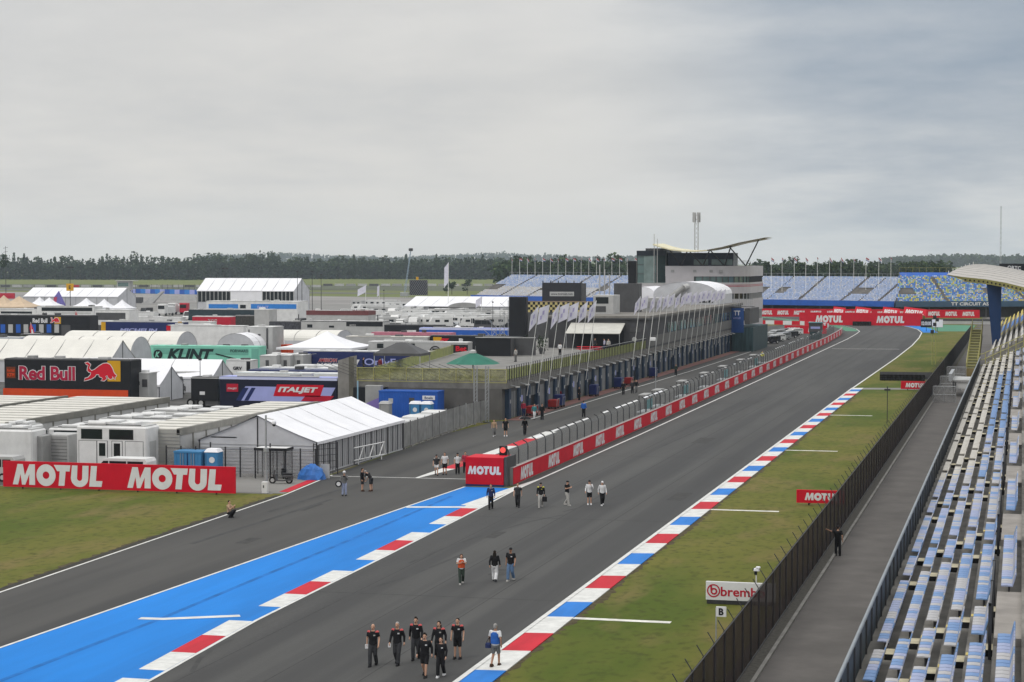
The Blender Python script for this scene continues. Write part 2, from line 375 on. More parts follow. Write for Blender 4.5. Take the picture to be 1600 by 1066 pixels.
sheet('service_path', [(-21.2, 269), (-11.5, 270.5), (-11.5, 274.5), (-21.2, 272.5)], 0.010, padground)
# right-hand kerb: low sloped blocks in white, red, blue
b = MB()
seq = [paint_white, paint_blue, paint_white, paint_red]
y0, k = 88.12 - 4.3 * 17, 0
ph = {0: 0}
i = 0; y = 88.12 - 4.3 * 15
# red ends at 88.1, white follows, then blue
order = [paint_white, paint_blue, paint_white, paint_red]
while y < 272:
    n = round((y - 88.12) / 4.3); m = order[n % 4]; y2 = min(y + 4.3, 272)
    b.add([(-21.95, y, .0135), (-20.6, y, .05), (-20.6, y2, .05), (-21.95, y2, .0135), (-20.6, y, 0), (-20.6, y2, 0)], [(0, 1, 2, 3), (1, 4, 5, 2)], m)
    y += 4.3
struct(b.build('kerb'))
soil = mat('worn soil', (.075, .062, .035), .95, .4, 2.5, spec=.1)
b = MB(); rj = random.Random(3); y = 20
L2 = []
while y < 272: L2.append((y, -20.6 + rj.uniform(.04, .42) + .35 * max(0, sin(y * .21)) * rj.random())); y += .45
for (ya, xa), (yb, xb) in zip(L2, L2[1:]): b.quad((-20.62, ya, .0075), (xa, ya, .0075), (xb, yb, .0075), (-20.62, yb, .0075), soil)
y = 20; L2 = []
while y < 136: L2.append((y, edge(PIT_L, y) - .5 - rj.uniform(0, .45))); y += .5
for (ya, xa), (yb, xb) in zip(L2, L2[1:]): b.quad((xa, ya, .0065), (edge(PIT_L, ya), ya, .0065), (edge(PIT_L, yb), yb, .0065), (xb, yb, .0065), soil)
struct(b.build('worn_verge'))
seam = mat('asphalt seam', (.050, .050, .050), .9, .2, 2, spec=.1); b = MB()
for x in (-25.9, -29.6, -33.1): ribbon(b, [(x, 20), (x, 140), (x + .1, 300), (x, 395)], .05, .0155, seam)
for y in (96.5, 128, 171, 238): ribbon(b, [(-36, y), (-22.4, y + .3)], .09, .0157, seam)
for x, y, w2, l2 in ((-28, 104, .9, 2.2), (-32, 118, .7, 3), (-24.5, 140, 1.2, 5), (-46, 112, .8, 2.5), (-48, 128, .6, 4), (-30, 185, 1.5, 6)): b.quad((x, y, .0156), (x + w2, y, .0156), (x + w2, y + l2, .0156), (x, y + l2, .0156), mat('asphalt patch', (.0595, .059, .058), .9, .2, 2, spec=.1))
struct(b.build('asphalt_seam'))
# saw-toothed kerb at the edge of the blue runoff
b = MB()
for segs in ([(1051, 1021, paint_white), (1021, 992, paint_red), (992, 967, paint_white)], [(943, 922, paint_white), (922, 901, paint_red), (901, 883, paint_white)], [(865, 849, paint_white), (849, 833, paint_red), (833, 820, paint_white)], [(806.5, 794, paint_white), (794, 781, paint_red), (781, 770, paint_white)], [(1165, 1125, paint_white), (1125, 1090, paint_red), (1090, 1066, paint_white)]):
    for a, c, m in segs:
        ya, yc = at(300, a).y, at(300, c).y
        n = 4
        for j in range(n):
            u0, u1 = ya + (yc - ya) * j / n, ya + (yc - ya) * (j + 1) / n
            b.quad((edge(BR, u0) - 1.2, u0, .023), (edge(BR, u0) - .02, u0, .023), (edge(BR, u1) - .02, u1, .023), (edge(BR, u1) - 1.2, u1, .023), m)
struct(b.build('runoff_kerb'))
b = MB()
for k, (y0, y1, m) in enumerate([(149.6, 157, paint_white), (157, 166, paint_red), (166, 178, paint_white), (178, 186, paint_red), (186, 194, paint_white)]):
    b.quad((-46.2, y0, .022), (-45.0 if k else -45.9, y0, .022), (-45.0, y1, .022), (-46.2, y1, .022), m)
struct(b.build('pit_entry_kerb'))
b = MB(); ribbon(b, [(-52.75, 138), (-53.7, 148.6)], 0.75, 0.022, paint_red); struct(b.build('red_pit_kerb'))
b = MB(); ribbon(b, [(-49.9, 20), (-51.25, 92), (-52.45, 136)], 0.4, 0.008, mat('dark verge', (.035, .033, .028), .95, .3, 2)); struct(b.build('verge'))
# far corner: green and blue painted runoff, outer kerbs
b = MB(); ribbon(b, [(-38.9, 497), (-41.4, 514), (-45.8, 534), (-51.5, 556), (-61, 580), (-73, 609), (-96, 655)], 3.2, .02, green_paint, -1); struct(b.build('green_runoff'))
b = MB(); ribbon(b, [(-23.0, 491), (-25.0, 513), (-28.3, 533), (-33, 549)], 3.5, .02, runblue, 1); struct(b.build('blue_corner_runoff'))
sheet('green_corner_runoff', [(-19.5, 500), (-12, 503), (-12, 550), (-30, 556), (-25, 535), (-21.5, 513)], .016, green_paint)
# tyre marks: a long dark streak through the blue paint and skid arcs on the track
b = MB(); ribbon(b, [at(*p)[:2] for p in ((-30, 1078), (10, 1061), (130, 1014), (250, 968), (400, 905), (545, 845), (640, 804), (705, 776))], .30, .0225, mat('blue tyre streak', (.008, .13, .42), .65, .25, .6, spec=.1)); struct(b.build('tyre_streak'))
skm = mat('skid rubber', (.055, .055, .055), .85, .2, .6, spec=.15)
b = MB()
for pts, wd_ in (([(640, 880), (700, 855), (760, 835), (830, 815), (880, 805)], .22), ([(520, 940), (640, 900), (720, 868)], .25), ([(300, 1050), (312, 1030), (335, 1012), (362, 1000)], .22), ([(245, 1060), (252, 1040), (275, 1022), (300, 1008)], .2), ([(880, 800), (920, 790), (985, 770)], .2), ([(1030, 700), (1120, 660), (1200, 620)], .25), ([(850, 730), (1000, 672), (1120, 622)], .25), ([(420, 800), (500, 775), (600, 745)], .3), ([(300, 850), (420, 812), (520, 780)], .35)):
    ribbon(b, [at(*p)[:2] for p in pts], wd_, .0165, skm)
struct(b.build('skid_mark'))
# walkway along the stand, with an edging kerb
sheet('walkway', [(-10.3, 30), (-4.9, 30), (-4.9, 640), (-10.3, 640)], 0.012, walkm)
sheet('gravel_strip', [(-11.6, 30), (-10.4, 30), (-10.4, 640), (-11.6, 640)], 0.010, mat('gravel', (.085, .08, .07), .95, .4, 6, detail=8))
b = MB(); b.box(-10.44, -10.28, 30, 300, 0, .14, concrete); struct(b.build('walkway_kerb'))
# far paddock surfaces
sheet('service_road', [(-760, 1120), (-240, 900), (-150, 760), (-480, 780), (-800, 1000)], 0.05, mat('pale service road', (.23, .22, .21), .9, .2, .02))
sheet('far_track', [(-900, 1180), (-330, 1010), (-325, 1045), (-900, 1230)], 0.09, mat('far track asphalt', (.11, .11, .108), .9, .1, .02))
sheet('scrub_ground', [(-950, 1190), (-300, 1130), (-300, 1360), (-950, 1420)], 0.07, mat('scrub ground', (.075, .085, .05), .95, .4, .03, detail=8))

# ================================================================== MOTUL BOARD, LEFT
def flat_sign(name, label, cat, p, wd, h, z0, face, posts=0, rz=0.0, th=.12, back=dsteel):
    """upright sign: local X runs along it, faces -Y"""
    t = thing(name, label, cat, (p[0], p[1], 0), rz)
    m = MB(); m.bbox(-wd / 2, wd / 2, 0, th, z0, z0 + h, face, .02); m.build('panel', t)
    for k in range(posts):
        x = -wd / 2 + wd * (k + .5) / posts
        m = MB(); m.box(x - .05, x + .05, th + .002, th + .1, 0, z0 + h * .8, back); m.tube((x, th + .1, z0 + h * .6), (x, th + .9, 0), .035, back); m.build('post', t)
    return t
def put(t, geo, x, z, m, y=-.012, name='lettering'):
    q = MB(); q.letters(geo, (x, y, z), (1, 0, 0), (0, 0, 1), m); return q.build(name, t)
t = flat_sign('advertising_board', 'long red board with two white words, standing on the grass at far left', 'advertising board', (-64.85, 135.3), 18.75, 1.95, .12, sign_red, 6)
put(t, motul(1.55, 7.35), -8.55, .31, sign_white); put(t, motul(1.55, 7.5), .8, .31, sign_white)

# ================================================================== PIT WALL
WALL = [(-37.35, 146.2), (-37.5, 200), (-38.2, 300), (-39.4, 420), (-40.7, 468), (-42.0, 486)]
def wx(y): return edge([(a, c) for a, c in WALL], y)
pw = thing('pit_wall', 'long low pit wall with red banners between the track and the pit lane', 'pit wall', (-37.35, 145.9, 0))
m = MB(); O = Vector((-37.35, 145.9, 0))
for (xa, ya), (xb, yb) in zip(WALL, WALL[1:]):
    A, B = Vector((xa, ya, 0)) - O, Vector((xb, yb, 0)) - O
    for q, (o0, o1, z0, z1) in enumerate(((-.35, 0, 0, 1.38),)):
        m.add([(A.x + o0, A.y, z0), (A.x + o1, A.y, z0), (B.x + o1, B.y, z0), (B.x + o0, B.y, z0), (A.x + o0, A.y, z1), (A.x + o1, A.y, z1), (B.x + o1, B.y, z1), (B.x + o0, B.y, z1)], [(0, 3, 2, 1), (4, 5, 6, 7), (0, 1, 5, 4), (1, 2, 6, 5), (2, 3, 7, 6), (3, 0, 4, 7)], concrete)
    m.tube((A.x + .03, A.y, 1.40), (B.x + .03, B.y, 1.40), .035, mat('pale rail paint', (.6, .45, .45), .5, .1, 1))
m.build('barrier', pw)
y = 146.2; k = 0
while y < 485:
    y2 = min(y + 9.42, 486)
    xa, xb = wx(y) + .012, wx(y2) + .012
    d = Vector((xb - xa, y2 - y, 0)).normalized(); n = Vector((d.y, -d.x, 0))
    A = Vector((xa, y, 0)) - O; B = Vector((xb, y2, 0)) - O
    q = MB(); q.prism([(A.x, A.y, .10), (B.x, B.y, .10), (B.x, B.y, 1.36), (A.x, A.y, 1.36)], n * .03, sign_red)
    ban = q.build('banner', pw)
    q = MB(); q.letters(motul(.98, 4.1), A + d * 2.2 + n * .045 + Vector((0, 0, .23)), d, (0, 0, 1), sign_white); q.build('lettering', ban)
    y = y2
# red box closing the end of the wall
t = flat_sign('advertising_box', 'red box with one white word closing the near end of the pit wall', 'advertising box', (-39.35, 145.3), 3.0, 2.05, .16, sign_red, 0, -.03, 2.6)
m = MB(); m.box(-1.5, 1.5, .02, 2.58, 0, .16, navy); m.build('base', t)
m = MB(); m.box(1.52, 1.72, .1, 2.7, 0, 2.25, dgrey); m.build('end_post', t)
put(t, motul(.62, 2.65), -1.33, .92, sign_white)
# signal lamp on the box
t = thing('signal_lamp', 'round red signal lamp on top of the red box', 'signal lamp', (-38.4, 147.2, 2.2))
m = MB(); m.bbox(-.3, .3, 0, .3, 0, .75, black, .05); m.build('housing', t)
m = MB(); m.tube((0, -.04, .42), (0, 0.0, .42), .22, mat('lit red lens', (.9, .12, .1), .3, .05, 1, emit=.35), n=18); m.build('lens', t)
# catch fence over the wall: curved posts, see-through mesh, white top sheets
mesh_m = mat('wire mesh', (.34, .36, .37), .5, .2, 3, alpha=.14)
t = thing('pit_wall_fence', 'steel catch fence with curved posts and pale top sheets above the pit wall', 'fence', (-37.35, 145.9, 0))
ys = [146.6 + i * 3.05 for i in range(100)]
prof = [(-.42, 1.3), (-.42, 2.5), (-.55, 2.78), (-.85, 2.95)]
for y in ys:
    q = MB(); x = wx(y) - O.x
    q.path([(x + a, y - O.y, c) for a, c in prof], .05, dsteel, 5); q.build('post', t)
q = MB(); r2 = MB()
for y, y2 in zip(ys, ys[1:]):
    for (a, c), (d, e_) in zip(prof[:2], prof[1:3]):
        q.quad((wx(y) - O.x + a + .03, y - O.y, c), (wx(y2) - O.x + a + .03, y2 - O.y, c), (wx(y2) - O.x + d + .03, y2 - O.y, e_), (wx(y) - O.x + d + .03, y - O.y, e_), mesh_m)
    mm = random.choice([tentw, white, lilac, lgrey, white, steel, lgrey]) if y < 215 else random.choice([steel, grey, dgrey, grey])
    if random.random() < .6: r2.quad((wx(y) - O.x - .56, y - O.y + .25, 2.80), (wx(y2) - O.x - .56, y2 - O.y - .35, 2.80), (wx(y2) - O.x - .74, y2 - O.y - .35, 2.88), (wx(y) - O.x - .74, y - O.y + .25, 2.88), mm)
q.build('mesh_panel', t); r2.build('top_sheet', t)
# pit wall stands (timing gantries) with teal screens beside the fence
for k, y in enumerate([211, 219, 236, 254, 271, 290, 305]):
    g = thing('timing_stand', ('teal' if k % 2 == 0 else 'grey') + ' timing stand with a roof on the pit lane side of the wall, number ' + ['nearest', 'second', 'third', 'fourth', 'fifth', 'sixth', 'farthest'][k] + ' along', 'timing stand', (wx(y) - 1.6, y, 0), 0, 'timing stands along the pit wall')
    g['label'] = ['nearest', 'second', 'third', 'fourth', 'fifth', 'sixth', 'farthest'][k] + ' of the roofed timing stands behind the pit wall fence'
    mm = [mat('teal screen', (.10, .28, .30), .5, .1, 1), grey][k % 2]
    q = MB(); q.box(-.55, .55, -2, 2, .9, 1.05, steel); q.build('platform', g)
    q = MB(); q.box(-.45, .45, -1.6, 1.6, 2.75, 2.85, grey); q.build('roof', g)
    q = MB(); q.box(.45, .5, -1.5, 1.5, 1.3, 2.3, mm); q.build('screen', g)
    for sx in (-.5, .5):
        for sy in (-1.95, 1.95): q = MB(); q.tube((sx * .8, sy * .8, 0), (sx * .8, sy * .8, 2.75), .04, dsteel); q.build('post', g)

# ================================================================== RIGHT SIDE: FENCE, SIGNS, POLES
dmesh = mat('dense brown mesh', (.045, .030, .027), .8, .4, 1.2, stretch=(1, 1, .3), alpha=.74)
FX, FH = -11.05, 2.7
t = thing('mesh_fence', 'tall dark mesh fence with leaning barbed tops between the grass and the walkway', 'fence', (FX, 60, 0))
for k in range(100):
    y = k * 2.6 - 20
    q = MB(); q.tube((0, y, 0), (0, y, FH), .055, dsteel); q.tube((0, y, FH), (-.26, y, FH + .42), .022, dsteel, n=5); q.build('post', t)
q = MB(); q.box(-.02, .0, -20, 240, .05, FH, dmesh); q.build('mesh_panel', t)
q = MB()
for dz in (0.02, FH - .03): q.tube((.05, -20, dz + .05), (.05, 240, dz + .05), .025, dsteel)
q.build('wire', t)
t = thing('mesh_fence', 'lower grey mesh fence at the far end of the walkway near the corner', 'fence', (FX, 300, 0))
for k in range(60):
    q = MB(); q.tube((0, k * 3, 0), (0, k * 3, FH), .06, dsteel, n=5); q.build('post', t)
q = MB(); q.box(-.02, 0, 0, 178, .05, FH, mat('grey mesh', (.10, .10, .105), .7, .3, 1, alpha=.7)); q.build('mesh_panel', t)
t = flat_sign('advertising_sign', 'low white sign with a red ring emblem and red word, behind the dark fence', 'advertising sign', (-13.35, 97.9), 3.5, .92, .22, sign_white, 2)
put(t, text('brembo', .47, 2.2, .02), -1.0, .42, crimson)
q = MB(); A = [2 * pi * i / 30 for i in range(31)]
vs = [(.33 * cos(a), .33 * sin(a)) for a in A] + [(.265 * cos(a), .265 * sin(a)) for a in A]
q.letters((vs, [(i, i + 1, 32 + i, 31 + i) for i in range(30)]), (-1.36, -.014, .68), (1, 0, 0), (0, 0, 1), crimson)
vs = [(.17 * cos(a) + .02, .17 * sin(a) - .03) for a in A] + [(.09 * cos(a) + .02, .09 * sin(a) - .03) for a in A]
q.letters((vs, [(i, i + 1, 32 + i, 31 + i) for i in range(30)]), (-1.36, -.015, .68), (1, 0, 0), (0, 0, 1), crimson)
q.letters(([(-.17, .28), (-.08, .31), (-.06, -.02), (-.15, 0)], [(0, 1, 2, 3)]), (-1.36, -.016, .68), (1, 0, 0), (0, 0, 1), crimson); q.build('emblem', t)
q = MB(); q.box(-1.7, 1.7, 0, .3, .02, .21, dsteel); q.build('base', t)
for (x, y, wd, hh, lab) in ((-13.45, 139.5, 3.4, .92, 'red sign with a white word half hidden by the fence, midway along the grass'), (-13.7, 268.8, 3.5, 1.05, 'red sign with a white word below the dark tyre barrier')):
    t = flat_sign('advertising_sign', lab, 'advertising sign', (x, y), wd, hh, .18, sign_red, 2); put(t, motul(hh * .56, wd * .72), -wd * .33, .18 + hh * .22, sign_white)
t = flat_sign('marker_sign', 'small white square sign with a black letter B on a post by the fence', 'marker sign', (-11.75, 80.3), .42, .42, 2.55, sign_white, 0, 0, .04)
put(t, text('B', .29, .2, .04), -.10, 2.615, black); q = MB(); q.box(-.24, -.19, .04, .08, 0, 2.9, steel); q.build('post', t)
# trackside camera on a white pole
t = thing('trackside_camera', 'white camera on a slim pole above the ring emblem sign', 'camera', (fx(1184, 98.9), 98.9, -.85))
q = MB(); q.tube((0, 0, .9), (0, 0, 2.3), .035, pole_white); q.build('pole', t)
q = MB(); q.bbox(-.13, .17, -.1, .1, 2.44, 2.58, tentw, .05); q.bbox(-.02, .2, -.1, .1, 2.58, 2.66, tentw, .03); q.tube((-.03, 0, 2.25), (-.03, 0, 2.44), .08, black); q.build('housing', t)
q = MB(); q.tube((-.18, 0, 2.51), (-.12, 0, 2.51), .06, black, n=12); q.build('lens', t)
t = thing('lamp_pole', 'thin black pole with a small cross head standing on the grass', 'pole', (-13.7, 214, 0))
q = MB(); q.tube((0, 0, 0), (0, 0, 3.4), .045, dsteel); q.build('pole', t); q = MB(); q.bbox(-.32, .32, -.1, .1, 3.4, 3.6, dsteel, .03); q.tube((0, 0, 3.5), (0, 0, 3.85), .06, dsteel); q.build('head', t)
t = thing('signal_mast', 'tall pale mast carrying black lamps beside the far grass', 'mast', (-14.0, 337, 0))
q = MB(); q.tube((-.3, 0, 0), (-.3, 0, 6.5), .07, paleyel); q.tube((.25, 0, 0), (.25, 0, 8), .08, paleyel); q.build('pole', t)
for z, x in ((7.6, 0.1), (5.2, -.3), (7.2, .5), (6.4, .1)): q = MB(); q.bbox(x - .3, x + .25, -.2, .2, z, z + .6, dsteel, .05); q.build('lamp', t)
# tyre barrier across the service path
t = thing('tyre_barrier', 'dark stacked tyre barrier with a rail top beside the service path', 'tyre barrier', (-16.5, 290.5, 0))
q = MB()
for r in range(3):
    for i in range(11): q.tube((-2.9 + i * .58, 0, r * .3), (-2.9 + i * .58, 0, r * .3 + .28), .31, rubber, n=10)
q.build('tyre_stack', t); q = MB(); q.box(-3.2, 4.2, .35, .45, .2, 1.25, dgrey); q.build('guard_rail', t)
# far end boards
t = flat_sign('advertising_board', 'big red board with two white words facing the straight across the far corner', 'advertising board', (-41.95, 541), 33, 3.35, .1, sign_red, 10, -.075)
put(t, motul(1.85, 7.4), -12.1, .8, sign_white); put(t, motul(1.85, 7.4), 4.3, .8, sign_white)
q = MB(); 
for i in range(8): q.tube((-1.6 + i * .62, -.5, 0), (-1.6 + i * .62, -.5, 1.15), .32, rubber, n=10)
tag(q.build('tyre_stack', None, (-42.0, 540.6, 0)), 'small black stack of tyres in front of the big far red board', 'tyre stack')
t = thing('banner_fence', 'distant low red banner fence with repeated white words below the blue stand front', 'banner fence', (-45, 606, 0), -.02)
q = MB(); q.bbox(-48, 33, 0, .2, .5, 2.9, sign_red, .03); q.build('panel', t)
for i in range(16): put(t, motul(1.25, 3.5), -47 + i * 5.0, 1.1, sign_white)
for i, (px, wd, lab) in enumerate(((1337, 3.6, 'leaning red panel on the bank, leftmost behind the big board'), (1372, 4.6, 'leaning red panel on the bank, left of the pale parked van'), (1413, 5.0, 'leaning red panel on the bank behind the right end of the big board'), (1447, 6.5, 'widest leaning red panel on the bank, right of the other three'))):
    t = flat_sign('advertising_board', lab, 'advertising board', (at(px, 494).x * 1.04, 596 - i * 2), wd, 2.6, 1.6, sign_red, 0, 0, .1)
    for ch in t.children: ch.rotation_euler = (-.5, .12, 0)
    c = put(t, motul(1.3, wd * .8), -wd * .42, 2.2, sign_white); c.rotation_euler = (-.5, .12, 0)
    q = MB(); q.box(-wd / 2, wd / 2, -.1, .9, 0, 1.5, grass); q.build('bank', t)
t = flat_sign('timing_board', 'black clock board with white digits beside a blank white board at the far corner', 'timing board', onY(1456, 513, 500)[:2], 5.4, 2.0, 1.0, black, 2)
put(t, text('02:00:00', .95, 2.35, .03), -2.55, 1.5, sign_white)
q = MB(); q.box(.02, 2.66, -.03, -.004, 1.05, 2.95, tentw); q.build('blank_panel', t)
t = thing('crash_barrier', 'long low grey and white barrier behind the clock board at the far corner', 'barrier', (-17, 560, 0))
q = MB(); q.box(-9, 16, 0, .3, 0, .9, lgrey); q.build('block_wall', t); q = MB(); q.box(-9, 16, -.06, -.002, .9, 1.5, dgrey); q.build('guard_rail', t)
# red tyre wall on the inside of the pit exit
t = thing('banner_fence', 'curved red and white banner wall around the end of the pit exit', 'banner fence', (-50, 530, 0))
arc = [(-2, -26), (0.5, -16), (1.5, -8), (-2, 2), (-8, 12), (-18, 16), (-32, 14)]
q = MB()
for (xa, ya), (xb, yb) in zip(arc, arc[1:]):
    for h in range(4):
        u, v2 = h / 4, (h + 1) / 4
        A = Vector((xa + (xb - xa) * u, ya + (yb - ya) * u, 0)); B = Vector((xa + (xb - xa) * v2, ya + (yb - ya) * v2, 0))
        q.prism([A, B, B + Vector((0, 0, 1.1)), A + Vector((0, 0, 1.1))], (-.2, .1, 0), sign_red if h % 2 == 0 else sign_white)
q.build('panel', t)
# ================================================================== PIT BUILDING
PX, PY0, PY1, TZ = -53.6, 207.0, 392.0, 4.2
bayblue = mat('garage pillar blue', (.030, .052, .088), .5, .15, .8)
baygrey = mat('garage door grey', (.13, .138, .145), .5, .2, .8)
pitgrey = mat('pit building wall', (.105, .10, .095), .8, .18, .5)
pb = thing('pit_building', 'long grey pit building with blue garage pillars and a roof terrace', 'pit building', (PX, PY0, 0))
L_ = PY1 - PY0
m = MB(); m.prism([(-17, 0, 0), (-.5, 0, 0), (-.5, L_, 0), (-23.8, L_, 0), (-23.8, 60, 0)], (0, 0, 3.35), pitgrey); m.build('wall', pb)
m = MB(); m.prism([(-17, -.02, 3.35), (.02, -.02, 3.35), (.02, L_, 3.35), (-24, L_, 3.35), (-24, 60, 3.35)], (0, 0, TZ - 3.35), mat('terrace edge concrete', (.16, .155, .145), .9, .25, .8)); m.build('terrace_slab', pb)
m = MB(); m.prism([(-16.9, .1, TZ), (-.05, .1, TZ), (-.05, L_, TZ), (-23.9, L_, TZ), (-23.9, 60, TZ)], (0, 0, .02), mat('terrace deck', (.20, .195, .185), .9, .15, .5)); m.build('terrace_deck', pb)
y = 1.2; k = 0
while y < L_ - 5 and k < 42:
    m = MB(); m.box(-.5, -.02, y, y + .95, 0, 3.33, bayblue)
    m.box(-.02, .0, y + .4, y + .75, 1.7, 2.1, lgrey); m.build('garage_pillar', pb)
    m = MB(); m.box(-.5, -.25, y + .95, y + 4.4, 2.9, 3.34, dgrey)
    op = [0, 0, 1, 0, 0, 0, 1][k % 7]
    m.box(-.48, -.3, y + .95, y + 4.4, 1.9 if op else 0, 2.9, [baygrey, mat('garage door pale', (.20, .205, .21), .5, .2, .8), baygrey, mat('garage door dark', (.075, .085, .098), .5, .2, .8)][(k * 7) % 4])
    if k % 3 == 1: m.box(-.28, -.24, y + 1.6, y + 2.6, 1.5, 2.2, [sign_white, lilac, lgrey][k % 3 if k % 2 else 1])
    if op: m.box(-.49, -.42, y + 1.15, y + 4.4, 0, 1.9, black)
    for i in range(3): m.box(-.3, -.27, y + 1.2 + i * 1.05, y + 1.3 + i * 1.05, 1.9 if op else 0, 2.9, grey)
    m.build('garage_door', pb)
    m = MB(); m.tube((.02, y + .5, 3.7), (.7, y + .5, 3.55), .04, steel); m.bbox(.6, 1.0, y + .3, y + .8, 3.42, 3.55, lgrey, .03); m.build('lamp', pb)
    y += 4.4; k += 1
m = MB(); m.box(0, 1.6, 0, L_, 0, .04, mat('red garage apron', (.17, .085, .075), .9, .2, .5)); m.build('garage_apron', pb)
# terrace railing
rail_mesh = mat('yellow green railing mesh', (.33, .36, .13), .65, .2, 1.5, alpha=.72)
m = MB(); m.box(-.06, -.04, .1, 82, TZ + .1, TZ + 1.28, rail_mesh); m.box(-16.95, -.1, .02, .04, TZ - .15, TZ + 1.28, mat('end railing mesh', (.25, .245, .10), .75, .45, 1.8, alpha=.55)); m.build('railing_mesh', pb)
m = MB()
for i in range(76): m.box(-.03, .05, .1 + i * 1.08, .17 + i * 1.08, TZ - .2, TZ + 1.62, dsteel)
m.box(-.02, .04, .1, 82, TZ + 1.58, TZ + 1.64, steel); m.box(-.02, .04, .1, 82, TZ + .08, TZ + .14, dsteel); m.build('railing', pb)
m = MB()
for i in range(10): m.box(-16.95 + i * 1.88, -16.89 + i * 1.88, -.04, .02, TZ - .2, TZ + 1.35, yellow)
m.box(-16.95, 0, -.05, .0, TZ + 1.25, TZ + 1.31, yellow); m.box(-16.95, 0, -.05, 0, TZ - .2, TZ - .13, yellow)
for i in range(17): m.tube((-16.7 + i * 1.0, .3, TZ), (-21.7 + i * 1.0, .3, TZ + 1.75), .025, dsteel, n=5)
m.build('end_railing', pb)
m = MB()
for i in range(24): m.tube((-15.5 - 7.6 * i / 23, 2 + i * 2.5, TZ), (-15.5 - 7.6 * i / 23, 2 + i * 2.5, TZ + 1.3), .035, yellow, n=5)
m.tube((-15.5, 2, TZ + 1.28), (-23.1, 59.5, TZ + 1.28), .035, yellow, n=5); m.prism([(-15.5, 2, TZ + .1), (-23.1, 59.5, TZ + .1), (-23.1, 59.5, TZ + 1.2), (-15.5, 2, TZ + 1.2)], (.02, 0, 0), rail_mesh); m.build('rear_railing', pb)
# upper storey
m = MB(); m.box(-15, .03, 83, L_, TZ + .02, 8.75, mat('dark upper wall', (.062, .062, .066), .7, .15, .6)); us = m.build('upper_storey', pb)
m = MB(); m.box(-15.3, .35, 82.7, L_, 8.75, 9.05, mat('roof gravel', (.19, .18, .165), .95, .2, .8)); m.box(-15.3, .38, 82.66, L_, 8.55, 8.75, dgrey); m.build('roof', us)
m = MB(); m.box(.03, .06, 84.5, L_ - 6, TZ + .3, 6.0, mat('side wall grey', (.14, .138, .135), .8, .15, .5)); m.build('side_panel', us)
for i in range(24):
    m = MB(); m.box(.06, .10, 100 + i * 3.1, 101.9 + i * 3.1, 6.1, 7.6, gglass if i % 3 else glass); m.build('window', us)
m = MB(); m.prism([(-11.5, 82.9, 8.0), (-11.5, 79.0, 6.6), (-11.5, 79.0, 6.5), (-11.5, 82.9, 7.85)], (8.2, 0, 0), mat('pale awning', (.50, .49, .45), .8, .08, 1))
for x in (-11.4, -3.4, -7.4): m.tube((x, 79.1, TZ), (x, 79.1, 6.5), .05, steel)
m.build('awning', us)
m = MB(); m.box(-11.3, -3.5, 82.9, 82.98, TZ + .05, 6.9, black); m.box(-2.6, -.9, 82.93, 82.98, 6.7, 7.3, dgrey); m.build('shop_front', us)
m = MB(); m.lathe([(.35, 0), (.35, .05)], (0, 0, 0), lgrey, 18); o = m.build('round_badge', us, (-1.9, 82.92, 5.6)); o.rotation_euler = (pi / 2, 0, 0)
# lean flags
flagm = mat('white flag cloth', (.66, .65, .74), .7, .1, 1.2); flagp = mat('purple flag print', (.40, .37, .58), .7, .1, 1)
def flagpole(name, label, group, loc, h, lean, fw, fh, mats, seed, thick=.05, wind=(-1, -.2)):
    rnd = random.Random(seed)
    t = thing(name, label, 'flagpole', loc, 0, group)
    top = Vector((lean[0], lean[1], h)); q = MB(); q.tube((0, 0, 0), top, thick, pole_white, thick * .6); q.build('pole', t)
    q = MB(); nu, nv = 6, 5; droop = rnd.uniform(.3, 1.15); wv = Vector((wind[0], wind[1], 0)).normalized()
    nrm = Vector((wv.y, -wv.x, 0))
    vs = []
    for j in range(nv):
        for i in range(nu):
            u, v_ = i / (nu - 1), j / (nv - 1)
            p = top * (1 - v_ * fh / h) + wv * fw * u * (1 - .35 * droop) + Vector((0, 0, -fw * u * droop * .75)) + nrm * .16 * sin(u * 5 + v_ * 2 + seed)
            vs.append(p)
    q.add(vs, [(j * nu + i, j * nu + i + 1, (j + 1) * nu + i + 1, (j + 1) * nu + i) for j in range(nv - 1) for i in range(nu - 1)], mats[0])
    if len(mats) == 2:
        for s_ in (-.012, .012):
            pr = [vs[j * nu + i] + nrm * s_ for j, i in ((1, 2), (1, 3), (2, 3), (2, 2))]; q.add(pr, [(0, 1, 2, 3)], mats[1])
            pr = [vs[j * nu + i] + nrm * s_ for j, i in ((2, 3), (2, 4), (3, 4), (3, 3))]; q.add(pr, [(0, 1, 2, 3)], mats[1])
    if len(mats) > 2:
        q.m = [0, 1, 2, 2][0:0] + [q.mi(mats[min(2, (k // (nu - 1)) * 3 // (nv - 1))]) for k in range(len(q.f))]
    q.build('flag', t, smooth=True)
    return t
ORD = ['first', 'second', 'third', 'fourth', 'fifth', 'sixth', 'seventh', 'eighth', 'ninth', 'tenth', 'eleventh', 'twelfth', 'thirteenth', 'fourteenth', 'fifteenth', 'sixteenth']
for k in range(7):
    y = 215.5 + 31 * k / 6
    flagpole('flagpole', ORD[k] + ' leaning white flagpole from the near end of the seven before the open terrace', 'leaning flagpoles on the pit building', (PX + .15, y, 2.1), 10.1, (1.5, -.6), 1.35, 1.9, (flagm, flagp), k)
for k in range(16):
    y = 277 + 83 * (k / 15) ** .97
    flagpole('flagpole', ORD[k] + ' leaning white flagpole from the near end of the row before the upper storey', 'leaning flagpoles on the pit building', (PX + .25, y, 2.3), 9.9, (1.4, -1.0), 1.2, 1.7, (flagm, flagp), k + 20, .06)
